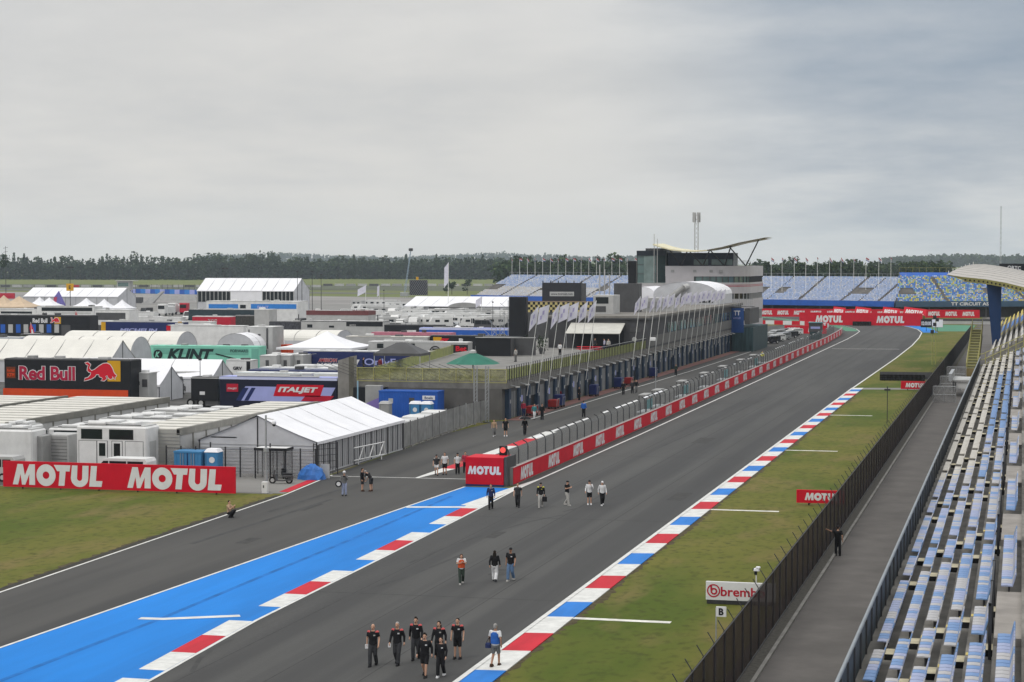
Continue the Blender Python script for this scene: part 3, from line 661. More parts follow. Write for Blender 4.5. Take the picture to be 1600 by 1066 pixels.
# roof-top things on the upper storey
t = thing('roof_cabin', 'grey roof cabin with a dark screen front above the awning', 'cabin', (-60.5, 300, 9.05))
m = MB(); m.bbox(-3.4, -.2, 0, 5, 0, 2.9, lgrey, .05); m.build('body', t); m = MB(); m.box(-3.0, -1.0, -.03, -.002, 1.6, 2.6, glass); m.box(-3.0, -1.4, -.03, -.002, .3, 1.2, dgrey); m.build('window', t)
t = thing('roof_unit', 'dark ventilation box with a black mast stack on the pit building roof', 'ventilation unit', (-60.5, 312, 9.05))
m = MB(); m.bbox(-2.6, 1.4, 0, 3, 0, 4.6, dgrey, .05); m.build('body', t); m = MB(); m.bbox(-.4, .9, .5, 1.8, 4.6, 8.2, black, .1); m.build('stack', t)
for i in range(3): m = MB(); m.tube((-3.5 - i * .8, 1, 0), (-3.5 - i * .8, 1, 6 + i * .8), .1, lgrey); m.build('pipe', t)
t = thing('air_unit', 'pale box unit on the pit building roof beside the flags', 'ventilation unit', (-56.5, 318, 9.05))
m = MB(); m.bbox(-3, 2, 0, 4, 0, 2.2, lgrey, .06); m.build('body', t); m = MB(); m.box(-2.5, 1.5, -.03, -.003, .5, 1.6, grey); m.build('grille', t)
# arched white canopies on the roof
def arch_tent(name, label, x0, x1, y0, y1, ze, zp, loc_z=0, wallm=tentg, zb=None, n=12, group=None, ribs=5, roofm=tentw):
    t = thing(name, label, 'tent', ((x0 + x1) / 2, y0, loc_z), 0, group); wd = (x1 - x0) / 2
    q = MB(); P = [(wd * cos(pi - pi * i / n), ze + (zp - ze) * sin(pi * i / n) ** .9) for i in range(n + 1)]
    for r in range(ribs):
        a, c = (y1 - y0) * r / ribs, (y1 - y0) * (r + 1) / ribs
        for (xa, za), (xb, zb_) in zip(P, P[1:]): q.quad((xa, a, za), (xb, a, zb_), (xb, c - .12, zb_), (xa, c - .12, za), roofm)
        for (xa, za), (xb, zb_) in zip(P, P[1:]): q.quad((xa, c - .12, za - .1), (xb, c - .12, zb_ - .1), (xb, c, zb_ - .1), (xa, c, za - .1), lgrey)
    q.build('roof', t)
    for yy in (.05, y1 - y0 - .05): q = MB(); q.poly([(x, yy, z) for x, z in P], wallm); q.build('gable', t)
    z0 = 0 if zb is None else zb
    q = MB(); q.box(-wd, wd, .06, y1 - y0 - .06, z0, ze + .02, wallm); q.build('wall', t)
    return t
t = arch_tent('arched_canopy', 'large white arched canopy on the pit building roof before the tower', -67.6, -55.4, 372, 392, 10.9, 13.3, 0, tentg, 9.06)
m = MB()
for i in range(7): m.box(-2.5 + i * 1.15, -1.6 + i * 1.15, -.02, .05, 9.4, 10.6, glass)
m.build('window', t)
arch_tent('arched_canopy', 'smaller white arched canopy left of the large one on the roof', -73.0, -68.0, 376, 392, 10.6, 12.3, 0, tentw, 9.06)
m = MB(); m.tube((-4.2, -1, 9.3), (-.2, -.6, 12.2), .55, grey, n=10); m.tube((-.2, -.6, 12.2), (.5, .1, 12.5), .55, lgrey, n=10)
tag(m.build('air_duct', None, (-61.5, 372, 0)), 'thick grey air duct running up to the large arched canopy', 'duct')
# dark glazed stair block and blue banner at the far end
t = thing('stair_block', 'dark slatted block with a blue banner at the far end of the garages', 'stair block', (-53.4, 378, 0))
m = MB(); m.box(0, 4.0, 0, 22, 0, 4.6, mat('dark teal slats', (.028, .055, .062), .6, .4, 3, stretch=(1, 1, .1))); m.build('wall', t)
m = MB(); m.box(-.3, 2.2, -.1, -.02, 3.6, 8.3, mat('deep banner blue', (.018, .06, .20), .5, .1, .6)); m.letters(text('TT', .9, 1.2, .02), (.3, -.12, 6.9), (1, 0, 0), (0, 0, 1), sign_white); m.letters(text('circuit', .45, 1.4), (.2, -.12, 6.2), (1, 0, 0), (0, 0, 1), lilac); m.build('banner', t)
m = MB(); m.box(2.3, 3.3, 0, 14, 5.2, 8.2, dgrey); m.build('upper_wall', t)
m = MB()
for i in range(12): m.box(i * .34, .06 + i * .34, -.3, -.24, 8.6, 10.0, steel)
m.box(0, 4.0, -.3, -.24, 9.95, 10.05, steel); m.box(0, 4.0, -.3, 2, 8.5, 8.6, dgrey); m.build('railing', t)

# ================================================================== RACE CONTROL TOWER
TY = 405.0
tw = thing('control_tower', 'grey race control tower with rounded end, window bands and a swooping roof', 'control tower', (-60, TY, 0))
tg = mat('tower grey cladding', (.47, .45, .465), .5, .06, .6)
def foot(i=0.0, x0=-11.1):
    P = [(x0 + i, i)]
    R0 = 7.5 - i; cx, cy_ = -1.9, 7.5
    P += [(cx + R0 * sin(pi / 2 * k / 9), cy_ - R0 * cos(pi / 2 * k / 9)) for k in range(10)]
    P += [(5.6 - i, 27), (x0 + i, 27)]
    return P
def band(z0, z1, m, i=0.0, x0=-11.1, name='wall'):
    q = MB(); q.prism([(x, y, z0) for x, y in foot(i, x0)], (0, 0, z1 - z0), m); return q.build(name, tw)
band(0, 5.0, tg); band(7.0, 9.4, tg, 0, -8.8); band(10.6, 12.85, tg); band(14.1, 16.25, tg)
for z0, z1, x0 in ((5.0, 7.0, -6), (9.4, 10.6, -8), (12.85, 14.1, -11.1)):
    f = band(z0, z1, glass if z0 < 12 else gglass, .22, x0, 'window_band')
    q = MB()
    F = foot(.1, x0)
    for (xa, ya), (xb, yb) in zip(F[:11], F[1:12]):
        nn = max(1, int(sqrt((xb - xa) ** 2 + (yb - ya) ** 2) / 1.3))
        for j in range(nn):
            x, y = xa + (xb - xa) * j / nn, ya + (yb - ya) * j / nn
            q = MB(); q.box(x - .09, x + .09, y - .05, y + .09, z0, z1, dgrey if z0 > 12 else lgrey); q.build('mullion', f)
q = MB(); q.box(-11.05, -5.2, -.012, .3, 12.85, 14.1, tg); q.box(-11.0, -2, .04, .3, 9.4, 10.6, tg); q.box(-11.0, 0, .04, .3, 5, 7.0, tg); q.build('wall_panel', tw)
for z in (12.02, 12.28):
    q = MB(); F = foot(-.03); q.poly([], crimson) if False else None
    for (xa, ya), (xb, yb) in zip(F[:11], F[1:12]):
        if xb < .0 and xa < -3: xa = max(xa, -.5)
        q.quad((xa, ya, z), (xb, yb, z), (xb, yb, z + .1), (xa, ya, z + .1), crimson)
    q.build('red_stripe', tw)
for x, z in ((-9.6, 15.2), (-5.0, 15.2), (-1.6, 15.2), (.4, 15.2), (1.6, 11.4)):
    q = MB(); q.box(x - .35, x + .35, -.08, .4, z - .25, z + .25, grey); q.build('vent', tw)
q = MB(); q.box(-11.0, 2.6, 2.5, 9, 16.25, 18.95, mat('dark tower storey', (.022, .03, .045), .4, .2, .5)); us = q.build('top_storey', tw)
for x0, x1 in ((-5.6, -2.6), (-1.9, 2.4)): q = MB(); q.box(x0, x1, 2.42, 2.5, 16.45, 17.6, gglass); q.build('window', us)
q = MB(); q.box(-17.3, -11.1, 1.0, 20, 12.4, 12.75, lgrey); q.box(-17.3, -11.1, 1.0, 20, 18.4, 19.4, mat('dark tower fascia', (.02, .026, .035), .4, .2, .5)); q.box(-15.8, -12.5, 3, 18, 19.4, 19.9, dgrey); q.build('stair_hall', tw)
q = MB(); q.box(-17.2, -11.2, 1.3, 19, 12.75, 18.4, gglass); gh = q.build('glazed_wall', tw)
q = MB()
for x in (-17.25, -15.3, -13.2, -11.2): q.box(x - .07, x + .07, 1.2, 1.3, 12.75, 18.4, dgrey)
for z in (14.6, 16.5): q.box(-17.2, -11.2, 1.22, 1.3, z, z + .1, dgrey)
q.box(-13.0, -11.3, 1.15, 1.28, 12.9, 18.4, mat('dark stair glass', (.02, .035, .035), .2, .2, .5)); q.box(-15.8, -13.6, 1.15, 1.28, 12.8, 18.3, mat('pale stair glass', (.20, .26, .25), .2, .2, .5)); q.build('mullion', gh)
q = MB(); q.box(-17.3, -8, 1.0, 30, 0, 12.4, tg); q.build('lower_wall', tw)
roofc = mat('cream roof skin', (.66, .61, .42), .5, .06, .4); under = mat('dark roof edge', (.10, .085, .05), .6, .1, .5)
prof = [(-13.2, 20.5), (-11.5, 19.95), (-9.5, 19.45), (-7, 19.15), (-4.4, 19.1), (-2, 19.3), (1, 19.85), (4.5, 20.75), (9.7, 21.75)]
q = MB()
for (xa, za), (xb, zb) in zip(prof, prof[1:]):
    y0, y1 = -3, 10
    q.quad((xa, y0, za), (xb, y0, zb), (xb, y1, zb + .2), (xa, y1, za + .2), roofc)
    q.quad((xa, y0, za + .25), (xa, y1, za + .45), (xb, y1, zb + .45), (xb, y0, zb + .25), roofc)
    q.quad((xa, y0 - .01, za), (xb, y0 - .01, zb), (xb, y0 - .01, zb + .25), (xa, y0 - .01, za + .25), roofc if xa < -3 else under)
q.build('roof', tw)
for xb, xl, xr in ((-8.0, -9.8, -6.2), (-3.4, -5.6, -1.6), (.8, -1.4, 2.8), (4.6, 2.4, 8.4)):
    for xt in (xl, xr):
        zt = edge([(z, x) for x, z in prof], xt)
        q = MB(); q.tube((xb, .6 if xb < 0 else (2.2 if xb < 4 else 6.5), 16.25), (xt, -2.5, zt), .13, dsteel); q.build('roof_strut', tw)
q = MB()
for i in range(14): q.tube((2.7 + i * .2, 1.6 + i * .5, 16.25), (2.7 + i * .2, 1.6 + i * .5, 17.3), .03, steel, n=5)
q.tube((2.7, 1.6, 17.3), (5.3, 8.1, 17.3), .035, steel); q.build('roof_railing', tw)
t = thing('lattice_mast', 'lattice radio mast with a ring of antennas rising behind the tower roof', 'mast', (at(1088, 535).x, 445, 0))
t.location.x = fx(1088, 445)
q = MB(); s_ = .55
for i in range(14):
    z, z2 = 14 + i, 15 + i
    for a in range(4):
        xa, ya = s_ * cos(pi / 4 + a * pi / 2), s_ * sin(pi / 4 + a * pi / 2); xb, yb = s_ * cos(pi / 4 + (a + 1) * pi / 2), s_ * sin(pi / 4 + (a + 1) * pi / 2)
        q.tube((xa, ya, z), (xa, ya, z2), .06, lgrey, n=4); q.tube((xa, ya, z), (xb, yb, z2), .04, lgrey, n=4)
for a in range(4): q.tube((s_ * cos(pi / 4 + a * pi / 2), s_ * sin(pi / 4 + a * pi / 2), 0), (s_ * cos(pi / 4 + a * pi / 2), s_ * sin(pi / 4 + a * pi / 2), 14), .07, lgrey, n=4)
q.build('tower', t)
for a in range(6):
    q = MB(); c, s2 = cos(a * pi / 3), sin(a * pi / 3); q.box(c * .75 - .16, c * .75 + .16, s2 * .75 - .1, s2 * .75 + .1, 26.0, 28.2, lgrey); q.build('antenna', t)
for k, (px, lab) in enumerate(((1022, 'thin whip antenna at the left end of the tower roof'), (1027, 'second thin whip antenna beside the left end of the tower roof'))):
    q = MB(); q.tube((0, 0, 0), (0, 0, 22.8 - k), .07, lgrey, n=5); q.tube((0, 0, 0), (0, 0, 12), .1, lgrey, n=5); tag(q.build('whip_antenna', None, (fx(px, 403), 403, 0)), lab, 'antenna')

# ================================================================== FAR GRANDSTANDS
def stand(name, label, pts, cols, rows=20, z0=5.0, dz=.385, dp=.88, fascia=blue, pitch=.52, aisle=(16, 8), seed=1, topband=None, m0=0.0, m1=0.0):
    rnd = random.Random(seed)
    t = thing(name, label, 'grandstand', (pts[0][0], pts[0][1], 0)); O = Vector((pts[0][0], pts[0][1], 0))
    deck = MB(); fa = MB(); un = MB(); st = MB(); ra = MB(); rg = MB()
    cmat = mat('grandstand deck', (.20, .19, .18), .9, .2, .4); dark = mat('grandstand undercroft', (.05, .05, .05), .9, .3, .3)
    hd = [math.atan2(b_[1] - a_[1], b_[0] - a_[0]) for a_, b_ in zip(pts, pts[1:])]
    mt = [m0] + [math.tan((h2 - h1) / 2) for h1, h2 in zip(hd, hd[1:])] + [m1]
    for si, ((xa, ya), (xb, yb)) in enumerate(zip(pts, pts[1:])):
        A, B = Vector((xa, ya, 0)) - O, Vector((xb, yb, 0)) - O; d = (B - A); Ln = d.length; d.normalize(); n = Vector((-d.y, d.x, 0))
        fa.prism([A + Vector((0, 0, z0 - 1.75)), B + Vector((0, 0, z0 - 1.75)), B + Vector((0, 0, z0)), A + Vector((0, 0, z0))], n * .3, fascia)
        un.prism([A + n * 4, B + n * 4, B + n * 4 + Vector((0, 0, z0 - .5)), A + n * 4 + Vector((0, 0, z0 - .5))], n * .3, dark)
        for j in range(rows):
            of = .6 + dp * j; P, Q = A + n * of + d * of * mt[si], B + n * of - d * of * mt[si + 1]; z = z0 - .6 + dz * j; lo_, hi_ = of * mt[si], Ln - of * mt[si + 1]
            deck.add([P + Vector((0, 0, z - dz)), Q + Vector((0, 0, z - dz)), Q + Vector((0, 0, z)), P + Vector((0, 0, z)), Q + n * dp + Vector((0, 0, z)), P + n * dp + Vector((0, 0, z))], [(0, 1, 2, 3), (3, 2, 4, 5)], cmat)
            s_ = lo_ + rnd.uniform(0, .2)
            while s_ < hi_ - .5:
                ph = (s_ + si * 5) % aisle[0]
                inaisle = ph < 1.1
                vom = 6 <= j <= 10 and (s_ + si * 5) % (2 * aisle[0]) < aisle[1]
                if not inaisle and not vom and (topband is None or j < rows - 2):
                    c = P + d * (s_ - lo_ + .24) + n * .3; m_ = cols(s_, Ln, j, si, rnd)
                    w2 = d * .21; u1 = Vector((0, 0, z + .38)); u2 = Vector((0, 0, z + .70))
                    st.add([c - w2 + u1 - n * .26, c + w2 + u1 - n * .26, c + w2 + u1 + n * .1, c - w2 + u1 + n * .1, c + w2 + u2 + n * .2, c - w2 + u2 + n * .2], [(0, 1, 2, 3), (3, 2, 4, 5)], m_)
                s_ += pitch
            if 6 <= j <= 10:
                s_ = lo_
                while s_ < hi_ - aisle[1]:
                    if (s_ + si * 5) % (2 * aisle[0]) < .5:
                        a, c = P + d * (s_ - lo_) + Vector((0, 0, z + .03)), P + d * (s_ - lo_ + aisle[1]) + Vector((0, 0, z + .03))
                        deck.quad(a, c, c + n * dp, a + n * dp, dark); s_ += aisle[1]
                    s_ += .5
        zt = z0 - .6 + dz * rows; of = .6 + dp * rows; P, Q = A + n * of + d * of * mt[si], B + n * of - d * of * mt[si + 1]
        un.prism([P, Q, Q + Vector((0, 0, zt)), P + Vector((0, 0, zt))], n * .3, cmat)
        if topband:
            P2, Q2 = P - n * dp * 2, Q - n * dp * 2
            fa.quad(P2 + Vector((0, 0, zt - 2 * dz)), Q2 + Vector((0, 0, zt - 2 * dz)), Q + Vector((0, 0, zt + .5)), P + Vector((0, 0, zt + .5)), topband)
        k = 0
        while k < (Q - P).length:
            p = P + d * k; rg.tube(p + Vector((0, 0, zt)), p + Vector((0, 0, zt + (2.0 if topband else 1.2))), .05, yellow if topband else steel, n=4); k += 2.2
        rg.tube(P + Vector((0, 0, zt + (2.0 if topband else 1.2))), Q + Vector((0, 0, zt + (2.0 if topband else 1.2))), .05, yellow if topband else steel, n=4)
        k = 2
        while k < Ln:
            p = A + n * 1.2 + d * k; ra.tube(p, p + Vector((0, 0, z0 - 1.2)), .25, dgrey, n=6); k += 9
    fa.build('fascia', t); un.build('rear_wall', t); deck.build('deck', t); o = st.build('seat_block', t); o['kind'] = 'stuff'; rg.build('railing', t)
    ra.build('column', t)
    return t
sa = mat('pale blue grey seats', (.40, .48, .66), .5, .1, 1); sb = mat('white seats', (.56, .58, .63), .5, .1, 1); sc = mat('far light blue seats', (.30, .42, .72), .5, .1, 1)
sc2 = mat('dull blue grey seats', (.29, .40, .64), .5, .1, 1); sy_ = mat('yellow seats', (.62, .50, .10), .5, .1, 1); sl = mat('lime seats', (.44, .52, .16), .5, .1, 1); sblue = mat('blue seats', (.06, .20, .56), .5, .1, 1); steal = mat('turquoise seats', (.18, .40, .55), .5, .1, 1); sgreyw = mat('cream seats', (.60, .57, .53), .5, .1, 1)
stand('grandstand', 'distant left grandstand of pale blue and white seats behind the video screen', [(-197, 708), (-144, 666), (-112, 654)], lambda s, L, j, si, r: r.choice([sgreyw, sb, sb]) if si == 0 and j < 9 else r.choice([sa, sa, sb, sc2]), seed=3)
stand('grandstand', 'far grandstand of pale lavender seats right of the control tower', [(-92, 650), (-80.5, 645), (-49.7, 630), (-38.2, 624)], lambda s, L, j, si, r: r.choice([sa, sa, sa, sb, sa, sc2]), seed=4, m1=.34)
def corner(s, L, j, si, r):
    f = (s / L + si) / 2
    if f > .62 and j < 11 and r.random() < .75 * (f - .3): return r.choice([sy_, sy_, sl])
    return r.choice([sblue, sblue, sblue, steal, sc, sl, sy_, sb])
t = stand('grandstand', 'corner grandstand with mixed blue and yellow seats and a grey blue front', [(-37.6, 623.5), (-8, 634), (24, 652)], corner, rows=23, seed=5, m0=.34, fascia=mat('slate blue fascia', (.045, .09, .15), .6, .1, .4), topband=blue)
d_ = Vector((29.6, 10.5, 0)).normalized(); q = MB(); q.letters(text('TT CIRCUIT ASSEN', 1.0, 15, .03), d_ * 17.5 + Vector((0, 0, 3.65)) + Vector((d_.y, -d_.x, 0)) * .03, d_, (0, 0, 1), sign_white); q.build('lettering', t)
flag3 = [mat('red flag cloth', (.32, .06, .07), .7, .1, 1), sign_white, mat('navy flag cloth', (.03, .06, .25), .7, .1, 1)]
k = 0
for px in list(range(800, 995, 12)) + [1205, 1222, 1241, 1259, 1277, 1296, 1314, 1334, 1353, 1373, 1392]:
    Y = 690 - (px - 800) * .09 + (25 if px < 1000 else 0)
    if px > 1100: lab = ORD[[1205, 1222, 1241, 1259, 1277, 1296, 1314, 1334, 1353, 1373, 1392].index(px)] + ' tall flagpole from the left behind the far grandstand right of the tower'
    else: lab = 'thin tall flagpole in the dense row behind the left grandstand'
    flagpole('stand_flagpole', lab, 'flagpoles behind the left grandstand' if px < 1000 else 'flagpoles behind the right grandstand', (fx(px, Y), Y, 0), 18.6, (0, 0), 1.3, 1.0, flag3, k, .11, (1, -.3) if k % 3 else (.4, -1)); k += 1

# ================================================================== NEAR GRANDSTAND (right edge)
X0, DP, DZ, Z0, YE = -4.45, .82, .40, 3.6, 262
ng = thing('near_grandstand', 'concrete terraces of the near grandstand along the right edge', 'grandstand', (0, 40, 0))
q = MB(); NR = 16
terr = mat('terrace concrete', (.20, .19, .172), .9, .22, .9, spec=.2); add_layer(terr, (.10, .095, .086), 1.2, .5, .75, (1, .25, 1), .7, 2)
q.box(-5.1, X0 - .38, -10, YE - 40, 0, Z0, terr)
for i in range(NR):
    x = X0 + DP * i - .38; q.box(x, x + DP, -10, YE - 40, 0, Z0 + DZ * i, terr)
q.build('terrace', ng)
stepm = mat('pale step', (.42, .38, .27), .85, .2, 2); nose = mat('yellow step nosing', (.50, .40, .12), .7, .25, 2)
AIS = [y for k in range(-1, 10) for y in (61.4 + 21.6 * k, 68.2 + 21.6 * k)]
for y in AIS:
    q = MB()
    for i in range(-1 if False else 0, 6):
        x = X0 + DP * i - .38
        q.box(x - .36, x - .003, y - .5 - 40, y + .5 - 40, Z0 + DZ * (i - 1) if i else 0, Z0 + DZ * i - .2, stepm); q.box(x - .40, x - .362, y - .5 - 40, y + .5 - 40, Z0 + DZ * i - .32 , Z0 + DZ * i - .195, nose)
        q.box(x - .36, x - .02, y - .52 - 40, y - .5 - 40, Z0 + DZ * (i - 1), Z0 + DZ * i - .2, rubber)
        q.box(x + .02, x + .3, y - .5 - 40, y - .1 - 40, Z0 + DZ * i, Z0 + DZ * i + .02, nose)
    q.build('aisle_step', ng)
for k in range(-1, 9):
    ya = 61.4 + 21.6 * k - 40
    q = MB(); q.box(X0 + DP * 5 - .36, X0 + DP * 9, ya - .9, ya + 7.7, 4, Z0 + DZ * 5 + .25, mat('landing concrete', (.27, .25, .23), .9, .15, .8)); q.build('landing', ng)
    q = MB(); 
    for yy in (ya - 1.0, ya + 3.4, ya + 7.8): q.box(X0 + DP * 5 - .52, X0 + DP * 5 - .42, yy, yy + .1, Z0 + DZ * 4, Z0 + DZ * 5 + 1.3, dsteel)
    q.box(X0 + DP * 5 - .5, X0 + DP * 5 - .44, ya - 1, ya + 7.9, Z0 + DZ * 5 + 1.2, Z0 + DZ * 5 + 1.28, dsteel); q.build('landing_rail', ng)
# front barrier
railtop = mat('pale blue grey rail', (.24, .265, .285), .5, .1, 1.5); railmesh = mat('slate barrier mesh', (.06, .075, .09), .6, .35, 5, stretch=(1, 1, 1))
q = MB(); q.tube((-5.08, -10, 4.86), (-5.08, YE - 40, 4.86), .055, railtop, n=8); q.box(-5.13, -5.03, -10, YE - 40, 4.80, 4.86, railtop); q.build('barrier_rail', ng)
q = MB(); q.box(-5.1, -5.06, -10, YE - 40, Z0, 4.8, railmesh); q.build('barrier_mesh', ng)
for i in range(90): q = MB(); y = -9 + i * 2.5; q.box(-5.06, -5.0, y, y + .06, Z0, 4.8, dgrey); q.build('barrier_post', ng)
q = MB()
for i in range(14):
    x = -5.4 + i * .95; z = Z0 + max(0, (x + 4.8)) * DZ / DP
    q.tube((x, YE - 40, z - .5), (x, YE - 40, z + 1.7), .05, yellow, n=5)
for dz in (1.65, .9, .2): q.tube((-5.4, YE - 40, Z0 + dz), (-4.8, YE - 40, Z0 + dz), .04, yellow, n=5); q.tube((-4.8, YE - 40, Z0 + dz), (7, YE - 40, Z0 + 11.8 * DZ / DP + dz), .045, yellow, n=5)
q.build('end_railing', ng)
# seats
def seat_mesh(name, m, leg):
    q = MB(); w_ = .225
    # pan with a rolled front, back leaning away
    pan = [(-.24, .0), (-.23, .035), (-.05, .045), (.14, .03), (.16, -.01), (-.05, .0)]
    q.prism([(x, -w_, z + .40) for x, z in pan], (0, 2 * w_, 0), m)
    bk = [(.13, .03), (.165, .03), (.27, .40), (.25, .43), (.225, .41)]
    q.prism([(x, -w_ + .01, z + .40) for x, z in bk], (0, 2 * w_ - .02, 0), m)
    q.box(.0, .05, -.03, .03, .0, .40, leg)
    me_o = q.build(name); me = me_o.data; bpy.data.objects.remove(me_o); return me
s_pale = mat('lavender seat plastic', (.30, .34, .49), .5, .14, 2, detail=8); s_blue = mat('sky blue seat plastic', (.15, .255, .46), .5, .14, 2, detail=8); s_wht = mat('chalky seat plastic', (.40, .395, .405), .55, .14, 2, detail=8); s_cream = mat('cream seat plastic', (.48, .455, .41), .55, .12, 2, detail=8)
SM = {'sky blue': seat_mesh('stadium_seat', s_blue, dsteel), 'pale lavender': seat_mesh('stadium_seat', s_pale, dsteel), 'chalky white': seat_mesh('stadium_seat', s_wht, dsteel)}
MM = {'sky blue': s_blue, 'pale lavender': s_pale, 'chalky white': s_wht, 'cream': s_cream}
rs = random.Random(11); seats = []
for i in range(11):
    x = X0 + DP * i; z = Z0 + DZ * i; y = 46.0; run = 'sky blue'
    while y < YE - 1:
        skip = any(abs(y - a) < .78 for a in AIS) or (i >= 5 and any(61.4 + 21.6 * k - 1 < y < 61.4 + 21.6 * k + 7.9 for k in range(-1, 10)))
        if not skip:
            if y > 118 + 6 * rs.random() and i in (0, 1, 2): c = 'cream'
            elif y > 140 and i in (3, 4): c = 'sky blue' if y < 215 else 'cream'
            elif rs.random() < .22: c = run
            else: c = rs.choice(['sky blue', 'sky blue', 'pale lavender', 'pale lavender', 'chalky white', 'chalky white'] if y < 95 else ['pale lavender', 'pale lavender', 'chalky white', 'chalky white', 'sky blue'])
            run = c; seats.append((x, y, z, i, c))
        y += .5
fr = lambda s: (s[0] / (.9687 * (17 - s[2] - .4)) < 0.012) and s[1] > (17 - s[2] - .6) * 3111 / 690
vis = sorted([s for s in seats if fr(s) and s[4] in SM], key=lambda s: s[1] ** 2 + (17 - s[2]) ** 2)
ind = set(vis[:300])
for s in vis[:300]:
    o = bpy.data.objects.new('stadium_seat', SM[s[4]]); COL.objects.link(o); o.location = s[:3]
    tag(o, s[4] + ' plastic seat fixed in the nearest rows of the right-hand grandstand', 'seat', 'seats in the near grandstand')
q = MB()
for s in seats:
    if s in ind: continue
    x, y, z, i, c = s; m_ = MM[c]
    for pr in ([(x - .24, z + .40), (x - .23, z + .435), (x + .14, z + .43), (x + .16, z + .39)], [(x + .13, z + .43), (x + .165, z + .43), (x + .26, z + .83), (x + .225, z + .83)]):
        q.prism([(a, y - .225, c2) for a, c2 in pr], (0, .45, 0), m_)
tag(q.build('stadium_seat_rows'), 'long receding rows of blue, lavender and cream seats in the near grandstand', 'seats', 'seats in the near grandstand', 'stuff')
# stair tower, platform beyond and further stand
t = thing('stair_tower', 'yellow railed stairway climbing beside the far end of the near grandstand', 'stairway', (-6.1, 296, 0))
q = MB()
for i in range(16): q.box(-1.6, 0, i * 2.2, i * 2.2 + 2.2, 0 + i * .30, 1.2 + i * .33, mat('olive stair steel', (.16, .155, .07), .7, .2, 1))
q.build('stair', t)
q = MB()
for i in range(17):
    for x in (-1.6, 0): q.tube((x, i * 2.2, 1 + i * .33), (x, i * 2.2, 2.4 + i * .33), .05, yellow, n=5)
    q.tube((-1.6, i * 2.2, 2.0 + i * .33), (0, i * 2.2, 2.0 + i * .33), .04, yellow, n=5)
for x in (-1.6, 0): q.tube((x, 0, 2.4), (x, 35.2, 2.4 + 16 * .33), .05, yellow, n=5); q.tube((x, 0, 1.7), (x, 35.2, 1.7 + 16 * .33), .04, yellow, n=5)
q.build('handrail', t)
q = MB(); q.box(-1.7, .1, -.3, -.05, 0, 1.6, mat('ochre panel', (.20, .15, .06), .7, .2, 1)); q.build('front_panel', t)
t = thing('service_platform', 'grey steel platform with steps standing on the walkway before the yellow stairway', 'platform', (-6.9, 258, 0))
q = MB(); q.box(-1.5, 1.2, 0, 8, 1.9, 2.1, lgrey); q.build('deck', t); q = MB(); q.box(-1.0, 1.1, .2, .3, 1.0, 1.8, white); q.build('cabinet', t)
q = MB(); q.box(-1.9, -1.5, -2.5, 9, 2.1, 3.0, steel); q.build('side_rail', t)
for x in (-1.4, 1.1):
    for y in (.1, 7.9): q = MB(); q.tube((x, y, 0), (x, y, 1.9), .08, dsteel); q.build('leg', t)
for i, y in enumerate((246, 268, 292)):
    t = thing('crowd_barrier', ['tall mesh gate across the walkway nearest the camera', 'second mesh gate across the walkway beside the grey platform', 'third mesh gate across the walkway before the yellow stairs'][i], 'gate', (-9.2, y, 0), 0, 'gates across the walkway')
    q = MB(); q.box(-1.1, 1.6, -.01, .01, .1, 1.9, mat('gate mesh', (.25, .25, .25), .6, .2, 2, alpha=.4)); q.build('mesh_panel', t)
    q = MB()
    for x in (-1.1, .2, 1.6): q.tube((x, 0, 0), (x, 0, 2.0), .04, steel, n=5)
    q.tube((-1.1, 0, 2), (1.6, 0, 2), .04, steel, n=5); q.tube((-1.1, 0, 1), (1.6, 0, 1), .03, steel, n=5); q.build('frame', t)
t = thing('further_grandstand', 'further grandstand under the curved roof with striped yellow and blue seat rows', 'grandstand', (0, 275, 0))
q = MB(); s2 = MB()
for i in range(20):
    x = -4.4 + .8 * i; z = 4.2 + .46 * i; q.box(x, x + .8, 0, 150, 0, z, terr)
    y = .3
    while y < 149:
        m_ = sy_ if (52 < y < 70 or y > 105) else (sblue if 70 <= y <= 105 else (sgreyw if (i + int(y / 9)) % 3 else lgrey))
        s2.prism([(x + .30, y, z + .4), (x + .62, y, z + .42), (x + .68, y, z + .85), (x + .62, y, z + .86)], (0, .45, 0), m_); y += .55
q.build('terrace', t); o = s2.build('seat_block', t); o['kind'] = 'stuff'
t = thing('roof_pylon', 'dark blue tapered pylon carrying the curved grandstand roof', 'pylon', (-3.6, 318, 0))
pyb = mat('dark blue pylon paint', (.012, .04, .12), .45, .1, .5)
q = MB(); q.add([(-.45, 0, 1.0), (.45, 0, 1.0), (.45, .8, 1.0), (-.45, .8, 1.0), (-1.75, -.4, 14.2), (.55, -.4, 14.2), (.55, 1.6, 14.2), (-1.75, 1.6, 14.2)], [(3, 2, 1, 0), (4, 5, 6, 7), (0, 1, 5, 4), (1, 2, 6, 5), (2, 3, 7, 6), (3, 0, 4, 7)], pyb); q.build('shaft', t)
q = MB(); q.box(-.75, .75, -.3, 1.1, 0, 1.0, concrete); q.build('footing', t)
t = thing('stand_roof', 'grey ribbed grandstand roof shell with a yellow holed rim', 'roof', (0, 300, 0))
T0 = Vector((0, 300, 0))
Fp = [onY(1479, 429, 325), onY(1505, 433, 321), onY(1540, 436.5, 317), onY(1572, 442, 312), onY(1604, 450, 306)]; Fp.append(Fp[-1] + Vector((9, -6, -1.6)))
Tp = [onY(1524, 412.5, 352), onY(1540, 413, 350), onY(1560, 415.5, 347), onY(1580, 419, 344), onY(1604, 424, 340)]; Tp.append(Tp[-1] + Vector((9, -6, -1)))
rf = mat('ribbed roof sheet', (.40, .375, .345), .5, .1, .5); q = MB(); NB = 9
